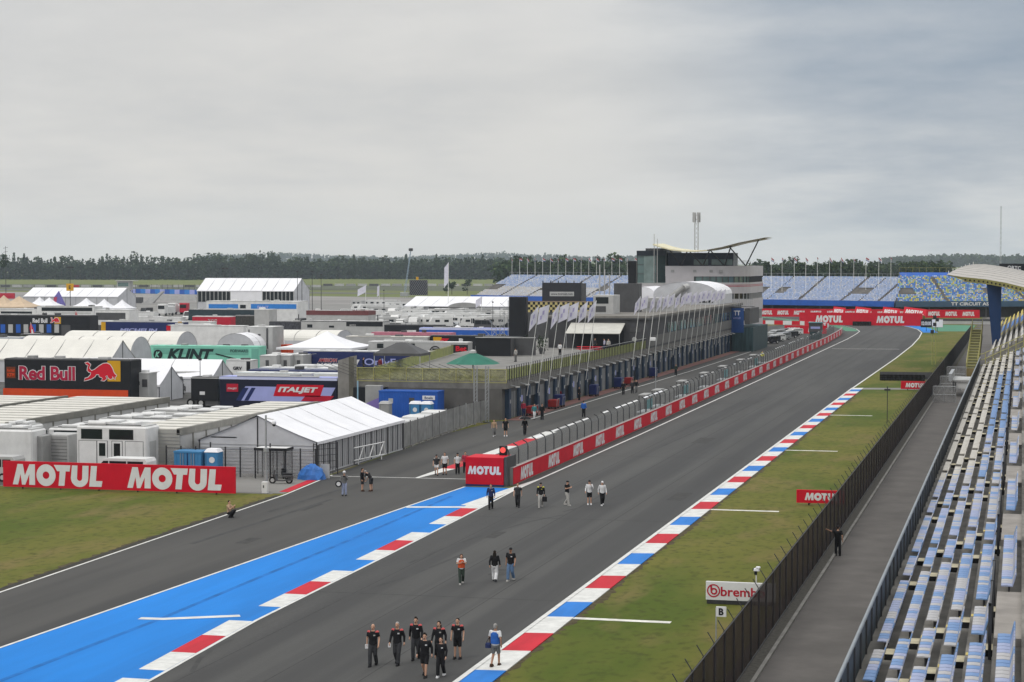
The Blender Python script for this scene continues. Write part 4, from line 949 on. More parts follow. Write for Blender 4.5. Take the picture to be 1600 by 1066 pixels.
for a in range(5):
    for b_ in range(NB):
        g = lambda i, u: Fp[i].lerp(Tp[i], u) + Vector((0, 0, sin(pi * u) * .35)) - T0
        u0, u1 = b_ / NB, (b_ + 1) / NB; st_ = Vector((0, 0, .05))
        q.quad(g(a, u0), g(a + 1, u0), g(a + 1, u1) - st_, g(a, u1) - st_, rf); q.quad(g(a, u1) - st_, g(a + 1, u1) - st_, g(a + 1, u1), g(a, u1), grey)
q.build('roof_sheet', t)
q = MB(); h_ = Vector((0, 0, -.8)); bk = Vector((.3, 1.2, 0))
for a in range(5):
    A, B = Fp[a] - T0, Fp[a + 1] - T0; hh = Vector((0, 0, -.45 if a == 0 else -.75)); h0 = Vector((0, 0, -.12 if a == 0 else -.75))
    q.quad(A, A + h0 + bk * .3, B + hh + bk * .3, B, yellow)
    q.quad(A + h0 + bk * .3, A + h0 + Vector((6, 30, 0)), B + hh + Vector((6, 30, 0)), B + hh + bk * .3, dgrey)
    for k in range(5):
        c = A.lerp(B, (k + .5) / 5) + hh * .55 + Vector((0, -.12, 0)); 
        if a: q.lathe([(.15, -.02), (.15, .02)], (0, 0, 0), black, 8); vs = q.v[-16:]; q.v[-16:] = [(c.x + v[0], c.y + v[2], c.z + v[1]) for v in vs]
q.build('roof_rim', t)
for a in range(7): q = MB(); p = Fp[0].lerp(Tp[0], (a + .6) / 7) - T0; q.tube(p + Vector((-.1, 0, -.1)), p + Vector((-.1, 0, .45)), .07, white, n=5); q.build('roof_finial', t)
q = MB(); c = onY(1566, 413, 356); q.box(-.5, 12, 0, .4, -1.2, .1, black); q.letters(text('ORTC', .62, None, .02), (.9, -.02, -.85), (1, 0, -.06), (0, 0, 1), sign_white); tag(q.build('roof_sign', None, c), 'dark sign with white letters on top of the curved stand roof', 'sign')
# ================================================================== PADDOCK
def place(px0, px1, py, zt):
    Y = at((px0 + px1) / 2, py, zt).y
    return fx(px0, Y), fx(px1, Y), Y
def unit(name, label, cat, px0, px1, py, zt, dep, body, roof=None, z0=0.9, skirt=dgrey, wheels=2, rim=None, group=None, trim=.12, side=None):
    """a trailer or cabin: long side faces the camera along X"""
    x0, x1, Y = place(px0, px1, py, zt); L = x1 - x0
    t = thing(name, label, cat, ((x0 + x1) / 2, Y, 0), 0, group); h = L / 2
    q = MB(); q.bbox(-h, h, 0, dep, z0, zt, body, .06)
    if side: q.box(h, h + .015, .06, dep - .06, z0 + .05, zt - .06, side)
    q.build('body', t)
    q = MB(); q.box(-h + .1, h - .1, .1, dep - .1, zt - .02, zt + .05, roof or white)
    for k in range(max(2, int(L / 2.4))): q.box(-h + .12 + k * 2.4, -h + .2 + k * 2.4, .12, dep - .12, zt + .05, zt + .09, lgrey)
    q.build('roof', t)
    ru = random.Random(int(px0 * 7 + py))
    for k in range(max(1, int(L / 5))):
        if ru.random() < .75:
            x = ru.uniform(-h + .8, h - .8); w2 = ru.uniform(.3, .7); q = MB(); q.bbox(x - w2, x + w2, dep * .25, dep * .25 + ru.uniform(.6, 1.1), zt + .04, zt + ru.uniform(.25, .5), ru.choice([white, lgrey, grey, dgrey, lgrey]), .05); q.build('roof_unit', t)
    if ru.random() < .5: q = MB(); q.tube((-h * .7, .12, zt + .12), (h * ru.uniform(0, .8), .12, zt + .12), .08, ru.choice([dgrey, lgrey, white])); q.build('awning_roll', t)
    if trim: q = MB(); q.box(-h - .02, h + .02, -.03, dep + .03, zt - trim, zt - .01, rim or lgrey); q.build('roof_rim', t)
    if z0 > .3:
        q = MB(); q.box(-h + .05, h - .05, .08, dep - .08, .3, z0, skirt); q.build('skirt', t)
        for k in range(wheels):
            q = MB(); q.wheel((h - 2.2 - k * 1.3, .16, .5), .5, .3, rubber, lgrey); q.build('wheel', t)
    t['h'] = h; t['zt'] = zt; t['Y'] = Y
    return t
def panel(t, px0, px1, py0, py1, m, y=-.03, name='panel', slant=0.0):
    """flat panel on the camera side of a unit, given by where the photograph shows it"""
    Y = t['Y']; a = onY(px0, py1, Y + y); c = onY(px1, py0, Y + y); o = t.location
    q = MB(); q.prism([(a.x - o.x, y, a.z), (c.x - o.x - slant, y, a.z), (c.x - o.x, y, c.z), (a.x - o.x + slant, y, c.z)], (0, .02, 0), m); return q.build(name, t)
def word(t, s, px0, px1, py0, py1, m, bold=.02, shear=0.0, y=-.05, geo=None, name='lettering'):
    Y = t['Y']; a = onY(px0, py1, Y + y); c = onY(px1, py0, Y + y); o = t.location
    q = MB(); q.letters(geo or text(s, c.z - a.z, c.x - a.x, bold, shear), (a.x - o.x, y, a.z), (1, 0, 0), (0, 0, 1), m); return q.build(name, t)
BULL = [(1070, 222), (1105, 212), (1138, 240), (1120, 285), (1150, 318), (1190, 300), (1240, 258), (1290, 228), (1335, 222), (1372, 240), (1400, 285), (1414, 330), (1428, 352), (1448, 368), (1440, 384), (1428, 386), (1432, 420), (1414, 398), (1400, 378), (1398, 408), (1372, 416), (1350, 398), (1338, 370), (1316, 380), (1332, 410), (1300, 437), (1262, 434), (1286, 414), (1272, 396), (1243, 386), (1238, 360), (1205, 358), (1190, 386), (1150, 412), (1105, 428), (1058, 440), (1070, 412), (1108, 400), (1136, 370), (1144, 338), (1118, 334), (1098, 312), (1104, 272), (1114, 250), (1088, 238)]
def bull(t, px0, px1, py0, py1, rim=True):
    Y = t['Y']; a = onY(px0, py1, Y); c = onY(px1, py0, Y); o = t.location
    P = [((x - 1060) / 380 * (c.x - a.x), (440 - y) / 225 * (c.z - a.z)) for x, y in BULL]
    mx_, mz = (c.x - a.x) / 2, (c.z - a.z) / 2
    q = MB(); big = []
    n = len(P)
    for i in range(n):
        d = Vector((P[(i + 1) % n][0] - P[i - 1][0], P[(i + 1) % n][1] - P[i - 1][1])); d.normalize()
        big.append((P[i][0] - d.y * .09, P[i][1] + d.x * .09))
    if rim: q.letters((big, [tuple(range(n))]), (a.x - o.x, -.055, a.z), (1, 0, 0), (0, 0, 1), sign_white)
    q.letters((P, [tuple(range(n))]), (a.x - o.x, -.065, a.z), (1, 0, 0), (0, 0, 1), mat('emblem red', (.62, .012, .03), .45, .06, 1))
    q.build('emblem', t)
def marquee(name, label, x0, x1, y0, y1, ze, zr, axis='Y', roof=tentw, wall=tentg, bays=5, group=None, z0=0.0, gable=None, cat='marquee'):
    t = thing(name, label, cat, ((x0 + x1) / 2, (y0 + y1) / 2, 0), 0, group)
    w_, l_ = ((x1 - x0) / 2, (y1 - y0) / 2)
    f = (lambda a, c, z: (a, c, z)) if axis == 'Y' else (lambda a, c, z: (c, a, z))
    W, Ln = (w_, l_) if axis == 'Y' else (l_, w_)
    q = MB()
    for k in range(bays):
        a, c = -Ln - .15 + (2 * Ln + .3) * k / bays, -Ln - .15 + (2 * Ln + .3) * (k + 1) / bays - .07
        for s_ in (-1, 1):
            mid = [f(s_ * W * u * 1.03, v, zr + (ze - zr) * u * 1.03 - .10 * sin(pi * u)) for v in (a, c) for u in (0, .35, .7, 1)]
            for i in range(3): q.quad(mid[i], mid[i + 1], mid[i + 5], mid[i + 4], roof)
            if k < bays - 1: q.quad(f(0, c, zr - .03), f(s_ * W * 1.03, c, ze - .08), f(s_ * W * 1.03, c + .07, ze - .08), f(0, c + .07, zr - .03), grey)
    for s_ in (-1, 1): q.quad(f(s_ * W * 1.03, -Ln - .15, ze - .07), f(s_ * W * 1.03, Ln + .15, ze - .07), f(s_ * W * 1.03, Ln + .15, ze - .3), f(s_ * W * 1.03, -Ln - .15, ze - .3), roof)
    q.build('roof', t)
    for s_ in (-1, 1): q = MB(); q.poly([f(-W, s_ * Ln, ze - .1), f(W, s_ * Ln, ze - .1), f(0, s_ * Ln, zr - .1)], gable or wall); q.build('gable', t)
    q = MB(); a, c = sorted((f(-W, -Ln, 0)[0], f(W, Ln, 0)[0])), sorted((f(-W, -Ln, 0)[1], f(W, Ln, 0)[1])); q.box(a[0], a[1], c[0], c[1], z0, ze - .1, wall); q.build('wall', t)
    for s_ in (-1, 1): q = MB(); q.tube(f(0, s_ * (Ln + .03), 0), f(0, s_ * (Ln + .03), zr - .15), .05, dsteel, n=5); q.build('pole', t)
    for k in range(bays + 1):
        v = -Ln + 2 * Ln * k / bays
        for s_ in (-1, 1): q = MB(); q.tube(f(s_ * (W + .03), v, 0), f(s_ * (W + .03), v, ze - .1), .045, dsteel, n=5); q.build('pole', t)
    return t
def pagoda(name, label, px, py, wd, ze, zp, m=tentw, group=None, cat='tent'):
    p = at(px, py, ze); t = thing(name, label, cat, (p.x, p.y, 0), 0, group); w_ = wd / 2; q = MB(); n = 5
    pr = [(w_ * (1 - i / n) ** 1.0 if i else w_, ze + (zp - ze) * (i / n) ** 1.7) for i in range(n + 1)]
    for (ra, za), (rb, zb) in zip(pr, pr[1:]):
        for (sx, sy, tx, ty) in ((-1, -1, 1, -1), (1, -1, 1, 1), (1, 1, -1, 1), (-1, 1, -1, -1)):
            q.quad((sx * ra, sy * ra, za), (tx * ra, ty * ra, za), (tx * rb, ty * rb, zb), (sx * rb, sy * rb, zb), m)
    for (sx, sy, tx, ty) in ((-1, -1, 1, -1), (1, -1, 1, 1), (1, 1, -1, 1), (-1, 1, -1, -1)): q.quad((sx * w_, sy * w_, ze), (tx * w_, ty * w_, ze), (tx * w_, ty * w_, ze - .35), (sx * w_, sy * w_, ze - .35), m)
    q.build('canopy', t)
    q = MB()
    for sx in (-1, 1):
        for sy in (-1, 1): q.tube((sx * w_ * .96, sy * w_ * .96, 0), (sx * w_ * .96, sy * w_ * .96, ze), .06, lgrey, n=5)
    q.build('leg_frame', t)
    return t
# ---- big white marquee beside the pit entry
slat = mat('corrugated grey sheet', (.31, .31, .315), .6, .1, 1)
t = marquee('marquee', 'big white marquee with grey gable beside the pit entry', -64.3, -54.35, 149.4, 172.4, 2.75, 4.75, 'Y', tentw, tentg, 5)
q = MB()
for i in range(46): q.box(4.985, 5.03, -11.4 + i * .5, -11.2 + i * .5, .15, 2.6, slat if i % 3 else dgrey)
q.box(5.03, 5.08, -8.6, -8.5, .1, 2.7, dsteel); q.build('side_sheeting', t)
q = MB()
for i in range(9): q.box(-4.95, 4.95, -11.56, -11.53, .2 + i * .27, .23 + i * .27, lgrey)
q.build('front_sheeting', t)
q = MB(); q.box(-4.0, -1.8, -11.5, -11.45, 2.85, 2.95, lgrey); q.build('eave_strip', t)
# ---- rows of cabins, roofs pale and ribbed
wallc = mat('cabin wall', (.33, .325, .30), .6, .1, .8); roofg = mat('grey cabin roof', (.29, .285, .265), .7, .1, .4); rimg = mat('cabin roof rim', (.19, .185, .165), .7, .15, .8)
def cabin_row(xl, xr, y0, n, dy, zt, rowname, group):
    for k in range(n):
        y = y0 + k * dy
        t = thing('paddock_cabin', ORD[k] + ' cabin from the near end of the ' + rowname, 'cabin', ((xl + xr) / 2, y, 0), 0, group); h = (xr - xl) / 2
        q = MB(); q.box(-h, h, 0, dy - .04, 0, zt, wallc)
        if k == 0:
            for i in range(12): q.box(-h, h, -.03, 0, .2 + i * .28, .24 + i * .28, grey)
        q.box(h, h + .03, .1, dy - .2, .9, zt - .5, lgrey); q.build('body', t)
        q = MB(); q.box(-h - .05, h - .25, .05, dy * .66, zt, zt + .07, cream); q.box(-h - .05, h - .25, dy * .66, dy - .04, zt, zt + .03, roofg); q.build('roof', t)
        q = MB(); q.box(h - .25, h + .12, 0, dy - .02, zt - .42, zt + .1, rimg); q.build('roof_rim', t)
        q = MB(); q.box(h + .03, h + .10, dy - .22, dy - .06, 0, zt - .42, rimg); q.build('corner_post', t)
        if k % 4 == 2: q = MB(); q.box(h + .03, h + .07, .5, 1.4, 1.6, 2.5, glass); q.build('window', t)
cabin_row(-70.0, -65.2, 147.4, 12, 2.7, 3.6, 'cabin row nearest the white marquee', 'cabin row beside the marquee')
cabin_row(-91.0, -81.6, 149.6, 12, 2.7, 3.6, 'wide middle cabin row', 'wide middle cabin row')
cabin_row(-106.0, -91.6, 158.4, 8, 2.7, 3.7, 'left cabin row at the picture edge', 'left cabin row')
# ---- motorhomes between the rows
def motorhome(label, xc, y, L, W, H, group=None, face=white, det=True):
    t = thing('race_motorhome', label, 'motorhome', (xc, y, 0), 0, group); h = L / 2
    q = MB(); q.bbox(-h, h, 0, W, .75, H, face, .12); q.build('body', t)
    q = MB(); q.box(-h + .2, h - .2, .2, W - .2, H, H + .08, lgrey); q.bbox(-h * .5, -h * .1, .4, W - .5, H + .08, H + .35, white, .05); q.bbox(h * .2, h * .6, .5, W - .5, H + .08, H + .3, white, .05)
    q.tube((-h * .8, .3, H + .1), (h * .8, .3, H + .1), .05, dsteel, n=5); q.tube((-h * .7, .3, H + .2), (-h * .2, .3, H + .2), .14, white, n=8); q.build('roof', t)
    q = MB(); q.box(-h + .1, h - .1, .1, W - .1, .3, .75, dgrey); q.build('skirt', t)
    for x in (-h + 1.2, h - 1.2): q = MB(); q.wheel((x, .15, .45), .45, .28, rubber, lgrey); q.build('wheel', t)
    if det:
        for x0, x1, z0, z1 in ((-.86, -.26, .74, .94), (-.06, .62, .74, .94)):
            q = MB(); q.box(h * x0, h * x1, -.03, .0, H * z0, H * z1, glass); q.build('window', t)
        for x in (-.40, .02):
            q = MB(); q.box(h * x - .05, h * x + .90, -.012, .0, .86, H * .71, dgrey); q.box(h * x, h * x + .85, -.02, -.012, .9, H * .70, white); d = q.build('door', t); q = MB(); q.box(h * x + .15, h * x + .70, -.03, -.02, H * .40, H * .66, glass); q.build('pane', d)
        for x in (-.92, .40): q = MB(); q.box(h * x - .04, h * x + 1.54, -.012, 0, .82, H * .71, dgrey); q.box(h * x, h * x + 1.5, -.02, -.012, .86, H * .70, white); q.build('locker', t)
        q = MB(); q.box(h, h + .02, .5, 1.7, .9, H * .7, lgrey); q.build('rear_hatch', t)
    return t
motorhome('white boxy motorhome with two dark windows behind the white van', fx(172, 145.2), 145.2, 6.1, 2.5, 3.95)
for k, (xc, y, L, H) in enumerate(((-76.2, 154, 8, 2.9), (-75.4, 158.4, 9.5, 2.9), (-76, 163, 8, 3.0), (-75.8, 167.5, 9, 2.9), (-75.5, 172, 9, 3.0), (-76, 176.5, 9, 2.9))):
    motorhome(ORD[k] + ' pale motorhome roof behind the boxy white one, counting away from the camera', xc, y, L, 2.4, H, 'motorhomes between the cabin rows', [white, lgrey, white][k % 3])
motorhome('white trailer body with a dark skirt at the left edge behind the red board', fx(2, 146), 146.0, 5.2, 2.5, 3.4, None, white, False)
motorhome('pale trailer with roof awning right behind the one at the left edge', fx(24, 149), 149.0, 2.4, 2.4, 3.5, None, white, False)
for lab, px0, px1, py, zt, m_, f in (('grey cabinet with a black door at left between trailer and shutter box', 36, 64, 681, 2.9, grey, black), ('grey shuttered box left of the white motorhome', 65, 105, 679, 2.9, lgrey, grey)):
    x0, x1, Y = place(px0, px1, py, zt); t = thing('storage_box', lab, 'storage box', ((x0 + x1) / 2, Y, 0)); h = (x1 - x0) / 2
    q = MB(); q.bbox(-h, h, 0, 2.2, 0.02, zt, m_, .05); q.build('body', t); q = MB(); q.box(-h + .05, 0 if f is black else h - .15, -.03, 0, .5, zt - .15, f)
    for i in range(8): q.box(-h + .05, 0 if f is black else h - .15, -.045, -.03, .6 + i * .27, .63 + i * .27, dgrey)
    q.build('door', t)
def van(label, x, y, rz, col, L=5.2, group=None, H=1.95, name='parked_van', cat='van'):
    t = thing(name, label, cat, (x, y, 0), rz, group); h = L / 2
    P = [(-h, .35), (-h, .95), (-h + .75, 1.12), (-h + 1.45, H - .08), (-h + 1.9, H), (h - .15, H), (h, H - .25), (h, .35)]
    q = MB(); q.prism([(a, -.9, z) for a, z in P], (0, 1.8, 0), col); q.build('body', t)
    for s_ in (-.915, .895):
        q = MB(); q.box(-h + 2.1, -h + 3.5, s_, s_ + .02, 1.15, H - .2, glass); q.box(-h + 3.6, h - .3, s_, s_ + .02, 1.15, H - .2, glass); q.prism([(-h + 1.0, s_, 1.15), (-h + 2.0, s_, 1.15), (-h + 2.0, s_, H - .2), (-h + 1.6, s_, H - .2)], (0, .02, 0), glass); q.build('side_window', t)
    q = MB(); n = Vector((-.7, 0, .6)) * .03; a, c = Vector((-h + .82, 0, 1.22)) + n, Vector((-h + 1.4, 0, H - .16)) + n; q.quad(a + Vector((0, -.8, 0)), a + Vector((0, .8, 0)), c + Vector((0, .72, 0)), c + Vector((0, -.72, 0)), glass); q.build('windscreen', t)
    for x_ in (-h + .9, h - 1.0):
        for s_ in (-.82, .82): q = MB(); q.wheel((x_, s_, .34), .34, .22, rubber, lgrey); q.build('wheel', t)
    return t
van('white van parked behind the left red board', fx(186, 141), 141, 0, white)
van('silver vehicle at the far left edge beside the red board', fx(-14, 140), 140, 0, lgrey, 4.6)
# ---- container, toilets
def toilet(label, x, y, col, roof, rz=0.0, logo=True, group=None):
    t = thing('portable_toilet', label, 'portable toilet', (x, y, 0), rz, group)
    q = MB(); q.bbox(-.56, .56, 0, 1.12, .05, 2.05, col, .05); q.build('body', t)
    q = MB(); q.add([(-.6, -.04, 2.05), (.6, -.04, 2.05), (.6, 1.16, 2.05), (-.6, 1.16, 2.05), (-.42, .15, 2.32), (.42, .15, 2.32), (.42, .97, 2.32), (-.42, .97, 2.32)], [(0, 1, 5, 4), (1, 2, 6, 5), (2, 3, 7, 6), (3, 0, 4, 7), (4, 5, 6, 7)], roof); q.build('roof', t)
    q = MB(); q.box(-.42, .42, -.02, 0, .15, 1.95, col); q.box(-.43, -.40, -.03, -.02, .15, 1.95, dgrey); q.build('door', t)
    if logo: q = MB(); q.lathe([(.24, 0), (.24, .02)], (0, 0, 0), sign_white, 16); o = q.build('round_sticker', t, (0.08, -.02, 1.45)); o.rotation_euler = (pi / 2, 0, 0)
    return t
toilet('blue portable toilet with a white roof beside the blue container near the marquee', fx(328, 145.5), 145.5, boxblue, tentw)
def container(label, x0, x1, y, H, col, dep=2.4, doors=True):
    t = thing('shipping_container', label, 'container', ((x0 + x1) / 2, y, 0)); h = (x1 - x0) / 2; q = MB(); q.box(-h, h, 0, dep, .1, H, col)
    n = int(2 * h / .3)
    for i in range(n): q.box(-h + .08 + i * .3, -h + .22 + i * .3, -.03, 0, .25, H - .2, col)
    q.build('body', t)
    q = MB(); q.box(-h - .03, h + .03, -.05, dep, H - .12, H + .02, col); q.box(-h - .03, h + .03, -.05, dep, .05, .2, col); q.build('frame', t)
    if doors:
        q = MB(); q.box(-.03, .03, -.06, -.03, .2, H - .12, navy)
        for x in (-h * .5, h * .5, -h * .3, h * .3): q.tube((x, -.07, .2), (x, -.07, H - .15), .025, steel, n=5)
        q.build('door_bar', t)
    return t
container('small blue steel container between the motorhome and the portable toilet', fx(270, 145.2), fx(312, 145.2), 145.2, 2.1, boxblue, 1.8)
t = container('long royal blue container against the end wall of the pit building', -66.9, -60.3, 203.6, 3.2, blue, 2.4, False)
q = MB(); q.box(1.6, 3.0, -.06, -.03, 2.3, 2.75, sign_white); q.letters(text('Boels', .28, .9, .02), (1.85, -.07, 2.38), (1, 0, 0), (0, 0, 1), navy); q.build('white_plate', t); q = MB(); q.box(-2.2, -1.7, -.06, -.03, 1.9, 2.4, lgrey); q.build('vent', t); q = MB(); q.box(.1, .7, -.05, -.03, .1, 2.5, dgrey); q.build('doorway', t)
toilet('tall grey portable toilet with a pale domed roof left of the royal blue container', -65.1, 199.8, grey, lgrey, 0, False)
toilet('left blue toilet of the pair before the royal blue container', -62.0, 200.6, boxblue, tentw); toilet('right blue toilet of the pair before the royal blue container', -60.75, 200.6, boxblue, tentw)
# ---- fence and screens along the pit entry
scr = mat('grey fence screen', (.26, .26, .255), .75, .18, 1.2, alpha=.8)
t = thing('site_fence', 'grey screened site fence along the pit entry beyond the marquee', 'fence', (-54.45, 172.6, 0))
fp = [(-54.45, 172.6), (-54.9, 181), (-55.4, 190), (-55.6, 198), (-55.3, 205.5)]
for (xa, ya), (xb, yb) in zip(fp, fp[1:]):
    for k in range(3):
        u, v = k / 3, (k + 1) / 3; A = Vector((xa + (xb - xa) * u + 54.45, ya + (yb - ya) * u - 172.6, 0)); B = Vector((xa + (xb - xa) * v + 54.45, ya + (yb - ya) * v - 172.6, 0))
        q = MB(); q.prism([A + Vector((0, 0, .15)), B + Vector((0, 0, .15)), B + Vector((0, 0, 2.3)), A + Vector((0, 0, 2.3))], (.02, 0, 0), scr); q.build('screen_panel', t)
        q = MB(); q.tube(A, A + Vector((0, 0, 2.45)), .045, dsteel if k else steel, n=5); q.box(A.x - .25, A.x + .25, A.y - .12, A.y + .12, 0, .14, concrete); q.build('post', t)
t = thing('site_fence', 'dark posted mesh fence across the front of the marquee', 'fence', (-66, 146.6, 0))
for k in range(11):
    q = MB(); q.tube((k * 1.25, .03 * k, 0), (k * 1.25, .03 * k, 2.75 if k in (3, 7) else 2.4), .06, dsteel, n=6); q.build('post', t)
q = MB(); q.prism([(0, 0, .1), (12.5, .3, .1), (12.5, .3, 2.2), (0, 0, 2.2)], (0, .015, 0), mat('fine mesh', (.30, .30, .30), .6, .2, 2, alpha=.22)); q.box(0, 12.5, -.02, .0, 2.2, 2.24, dsteel); q.build('mesh_panel', t)
t = thing('gate_fence', 'dark grid gate at the corner of the marquee beside the blue tarp', 'gate', (-53.9, 149.2, 0))
q = MB(); 
for i in range(6): q.tube((-.6 + i * .28, i * .35, 0), (-.6 + i * .28, i * .35, 2.6), .045 if i in (0, 5) else .02, dsteel, n=5)
for z in (.6, 1.1, 1.6, 2.1, 2.5): q.tube((-.6, 0, z), (.8, 1.75, z), .02, dsteel, n=5)
q.build('frame', t)
t = thing('shelter_frame', 'black framed open shelter with a pale flat roof behind the scooter', 'shelter', tuple(at(428, 747)), .02)
q = MB(); q.box(-1.3, 1.3, -.8, .8, 2.32, 2.42, white); q.box(-1.35, 1.35, -.85, -.8, 2.22, 2.44, black); q.box(1.3, 1.35, -.8, .85, 2.22, 2.44, black); q.build('roof', t)
for x in (-1.25, -.35, .55, 1.25):
    for y in (-.78, .78): q = MB(); q.tube((x, y, 0), (x, y, 2.3), .04, black, n=5); q.build('post', t)
q = MB(); q.box(-1.25, 1.25, .76, .78, .1, 2.2, mat('clear shelter panel', (.3, .32, .32), .2, .1, 1, alpha=.25)); q.build('panel', t)
def scooter(label, x, y, rz, body):
    t = thing('parked_scooter', label, 'scooter', (x, y, 0), rz)
    for a in (-.65, .65): q = MB(); q.wheel((a, 0, .27), .27, .12, rubber, lgrey); q.build('wheel', t)
    q = MB(); q.prism([(-.95, -.16, .5), (-.2, -.16, .28), (.25, -.16, .28), (.42, -.16, .75), (.52, -.16, .75), (.40, -.16, .22), (-.15, -.16, .2), (-.9, -.16, .3)], (0, .32, 0), body); q.bbox(-.95, -.15, -.17, .17, .5, .72, body, .08); q.build('body', t)
    q = MB(); q.bbox(-.9, -.1, -.15, .15, .72, .84, black, .05); q.build('saddle', t)
    q = MB(); q.tube((.65, 0, .3), (.45, 0, 1.05), .04, dsteel); q.tube((.42, -.33, 1.05), (.42, .33, 1.05), .025, black); q.bbox(.44, .55, -.1, .1, .85, 1.05, body, .03); q.build('handlebar', t)
    return t
scooter('white and black scooter parked in front of the open shelter', at(439, 756).x, at(439, 756).y, pi + .15, dgrey)
scooter('dark scooter parked inside the open shelter', at(444, 747).x, at(444, 747).y, pi / 2 + .3, black)
q = MB(); q.lathe([(1.15, 0), (1.05, .4), (.8, .85), (.35, 1.12), (.05, 1.2)], (0, 0, 0), mat('blue tarpaulin', (.035, .14, .42), .45, .25, 2), 14)
q.v = [(v[0] * 1.0 + .12 * sin(v[2] * 9 + v[1] * 6), v[1] * .8 + .1 * sin(v[0] * 7), v[2] * (1 + .08 * sin(v[0] * 8 + v[1] * 5))) for v in q.v]
tag(q.build('tarpaulin_heap', None, tuple(at(487, 749))), 'rumpled bright blue tarpaulin heap beside the marquee gate', 'tarpaulin')
t = thing('white_board', 'plain pale board leaning upright right of the blue tarpaulin', 'board', tuple(at(508, 748))); q = MB(); q.box(-.36, .36, 0, .06, .02, 1.15, lgrey); q.build('panel', t); q = MB(); q.box(-.35, -.3, .06, .5, .0, .05, dsteel); q.build('foot', t)
t = thing('camera_pole', 'grey pole with a white dome camera in front of the marquee', 'pole', tuple(at(416, 769)))
q = MB(); q.tube((0, 0, 0), (0, 0, 1.6), .13, steel, n=10); q.tube((0, 0, 1.6), (0, 0, 5.7), .07, steel, n=8); q.bbox(-.16, .16, -.16, .16, 3.0, 3.3, steel, .04); q.tube((0, 0, 5.5), (.6, 0, 5.4), .04, white); q.build('pole', t)
q = MB(); q.ell((.65, 0, 5.15), .16, .16, .2, tentw, 12, 8); q.ell((.65, -.02, 5.02), .13, .13, .14, black, 12, 8); q.build('dome_camera', t)
t = thing('control_cabinet', 'small pale roadside cabinet on the grass corner below the camera pole', 'cabinet', tuple(at(413, 771))); q = MB(); q.bbox(-.22, .22, 0, .3, 0, .85, white, .03); q.build('body', t); q = MB(); q.box(-.1, -.02, -.02, 0, .4, .6, dgrey); q.build('plate', t)
t = thing('truss_gantry', 'short white lattice truss standing on the ground beside the marquee wall', 'truss', (-53.5, 160.5, 0), pi / 2 - .12)
q = MB()
for z in (.45, 1.5): q.tube((-3.2, 0, z), (2.8, 0, z), .05, white)
for i in range(3): q.tube((-2.2 + i * 2, 0, .45), (-1.4 + i * 2, 0, 1.5), .05, white); q.tube((-1.0 + i * 2, 0, .45), (-1.4 + i * 2, 0, 1.5), .05, white)
q.build('lattice', t); q = MB()
for x in (-2.4, 2.2): q.tube((x, 0, 0), (x, 0, .45), .05, white); q.box(x - .2, x + .2, -.3, .3, 0, .05, dgrey)
q.build('foot', t)
t = thing('barrier_stack', 'row of pale plastic containers behind the pit entry fence', 'containers', (-57.6, 180, 0))
for i in range(5): q = MB(); q.bbox(-1.3, .9, i * 3.2, i * 3.2 + 2.7, 0, 1.9 - .1 * (i % 2), lgrey if i % 2 else white, .1); q.build('container', t)
# ---- truck rows with lettering
t = unit('hospitality_unit', 'black team unit with big red and white lettering and a charging animal emblem', 'team unit', 5, 203, 562, 5.5, 3, black, dgrey, .55, orange, 0, dgrey, trim=.1, side=black)
panel(t, 5, 200, 610, 626, orange, -.04, 'orange_band'); panel(t, 168, 188, 564, 596, amber, -.04, 'amber_panel')
word(t, 'Red Bull', 29, 118, 572.5, 594.5, sign_white, .075, 0, -.05); word(t, 'Red Bull', 30, 117, 573.3, 593.7, mat('deep red lettering', (.40, .012, .05), .45, .05, 1), .035, 0, -.065); bull(t, 132, 181, 567, 595)
panel(t, 10, 24, 573.5, 591, mat('dark orange badge', (.16, .035, .012), .5, .1, 1), -.045, 'small_badge'); word(t, 'Red Bull', 11.5, 22.5, 577, 581, orange, .03, 0, -.075); word(t, 'KTM', 11.5, 22.5, 583, 588.5, orange, .05, 0, -.075)
t = unit('race_caravan', 'grey white caravan with dark windows right of the black lettered unit', 'caravan', 204, 231, 583, 3.9, 2.4, lgrey, white, .6); panel(t, 206, 212, 596, 602, glass, name='window'); panel(t, 213, 218, 596, 602, glass, name='window'); panel(t, 222, 230, 593, 605, dgrey, name='window')
def marq_x(label, px, py, ze, zr, L, W, bays=3):
    p = at(px, py, ze); return marquee('marquee', label, p.x - L, p.x, p.y, p.y + W, ze, zr, 'X', tentc if 'cream' in label else tentw, tentg, bays)
marq_x('white peaked marquee nearest behind the black lettered unit', 249, 601, 2.1, 4.2, 15, 7.0); marq_x('second white peaked marquee behind the nearest one', 331, 589, 2.1, 4.2, 20, 7.0)
t = unit('dark_truck', 'black box truck between the peaked marquees and the navy lilac trailer', 'truck', 297, 340, 590, 3.5, 2.6, black, dgrey, .8); panel(t, 312, 320, 612, 617, sign_white, name='plate')
t = unit('team_trailer', 'navy and lilac trailer with a slanted red sign in front of the concrete column', 'team trailer', 342, 526, 590, 4.0, 2.6, mat('near black navy', (.012, .014, .032), .4, .12, .6), lilac, .6, black, 2, mat('pale lilac rim', (.55, .58, .78), .4, .05, 1), trim=.28)
panel(t, 372, 524, 606, 626, lilac, -.035, 'lilac_panel', .9); panel(t, 388, 393, 606, 626, navy, -.045, 'stripe', .9); panel(t, 377, 380, 606, 626, navy, -.045, 'stripe', .9)
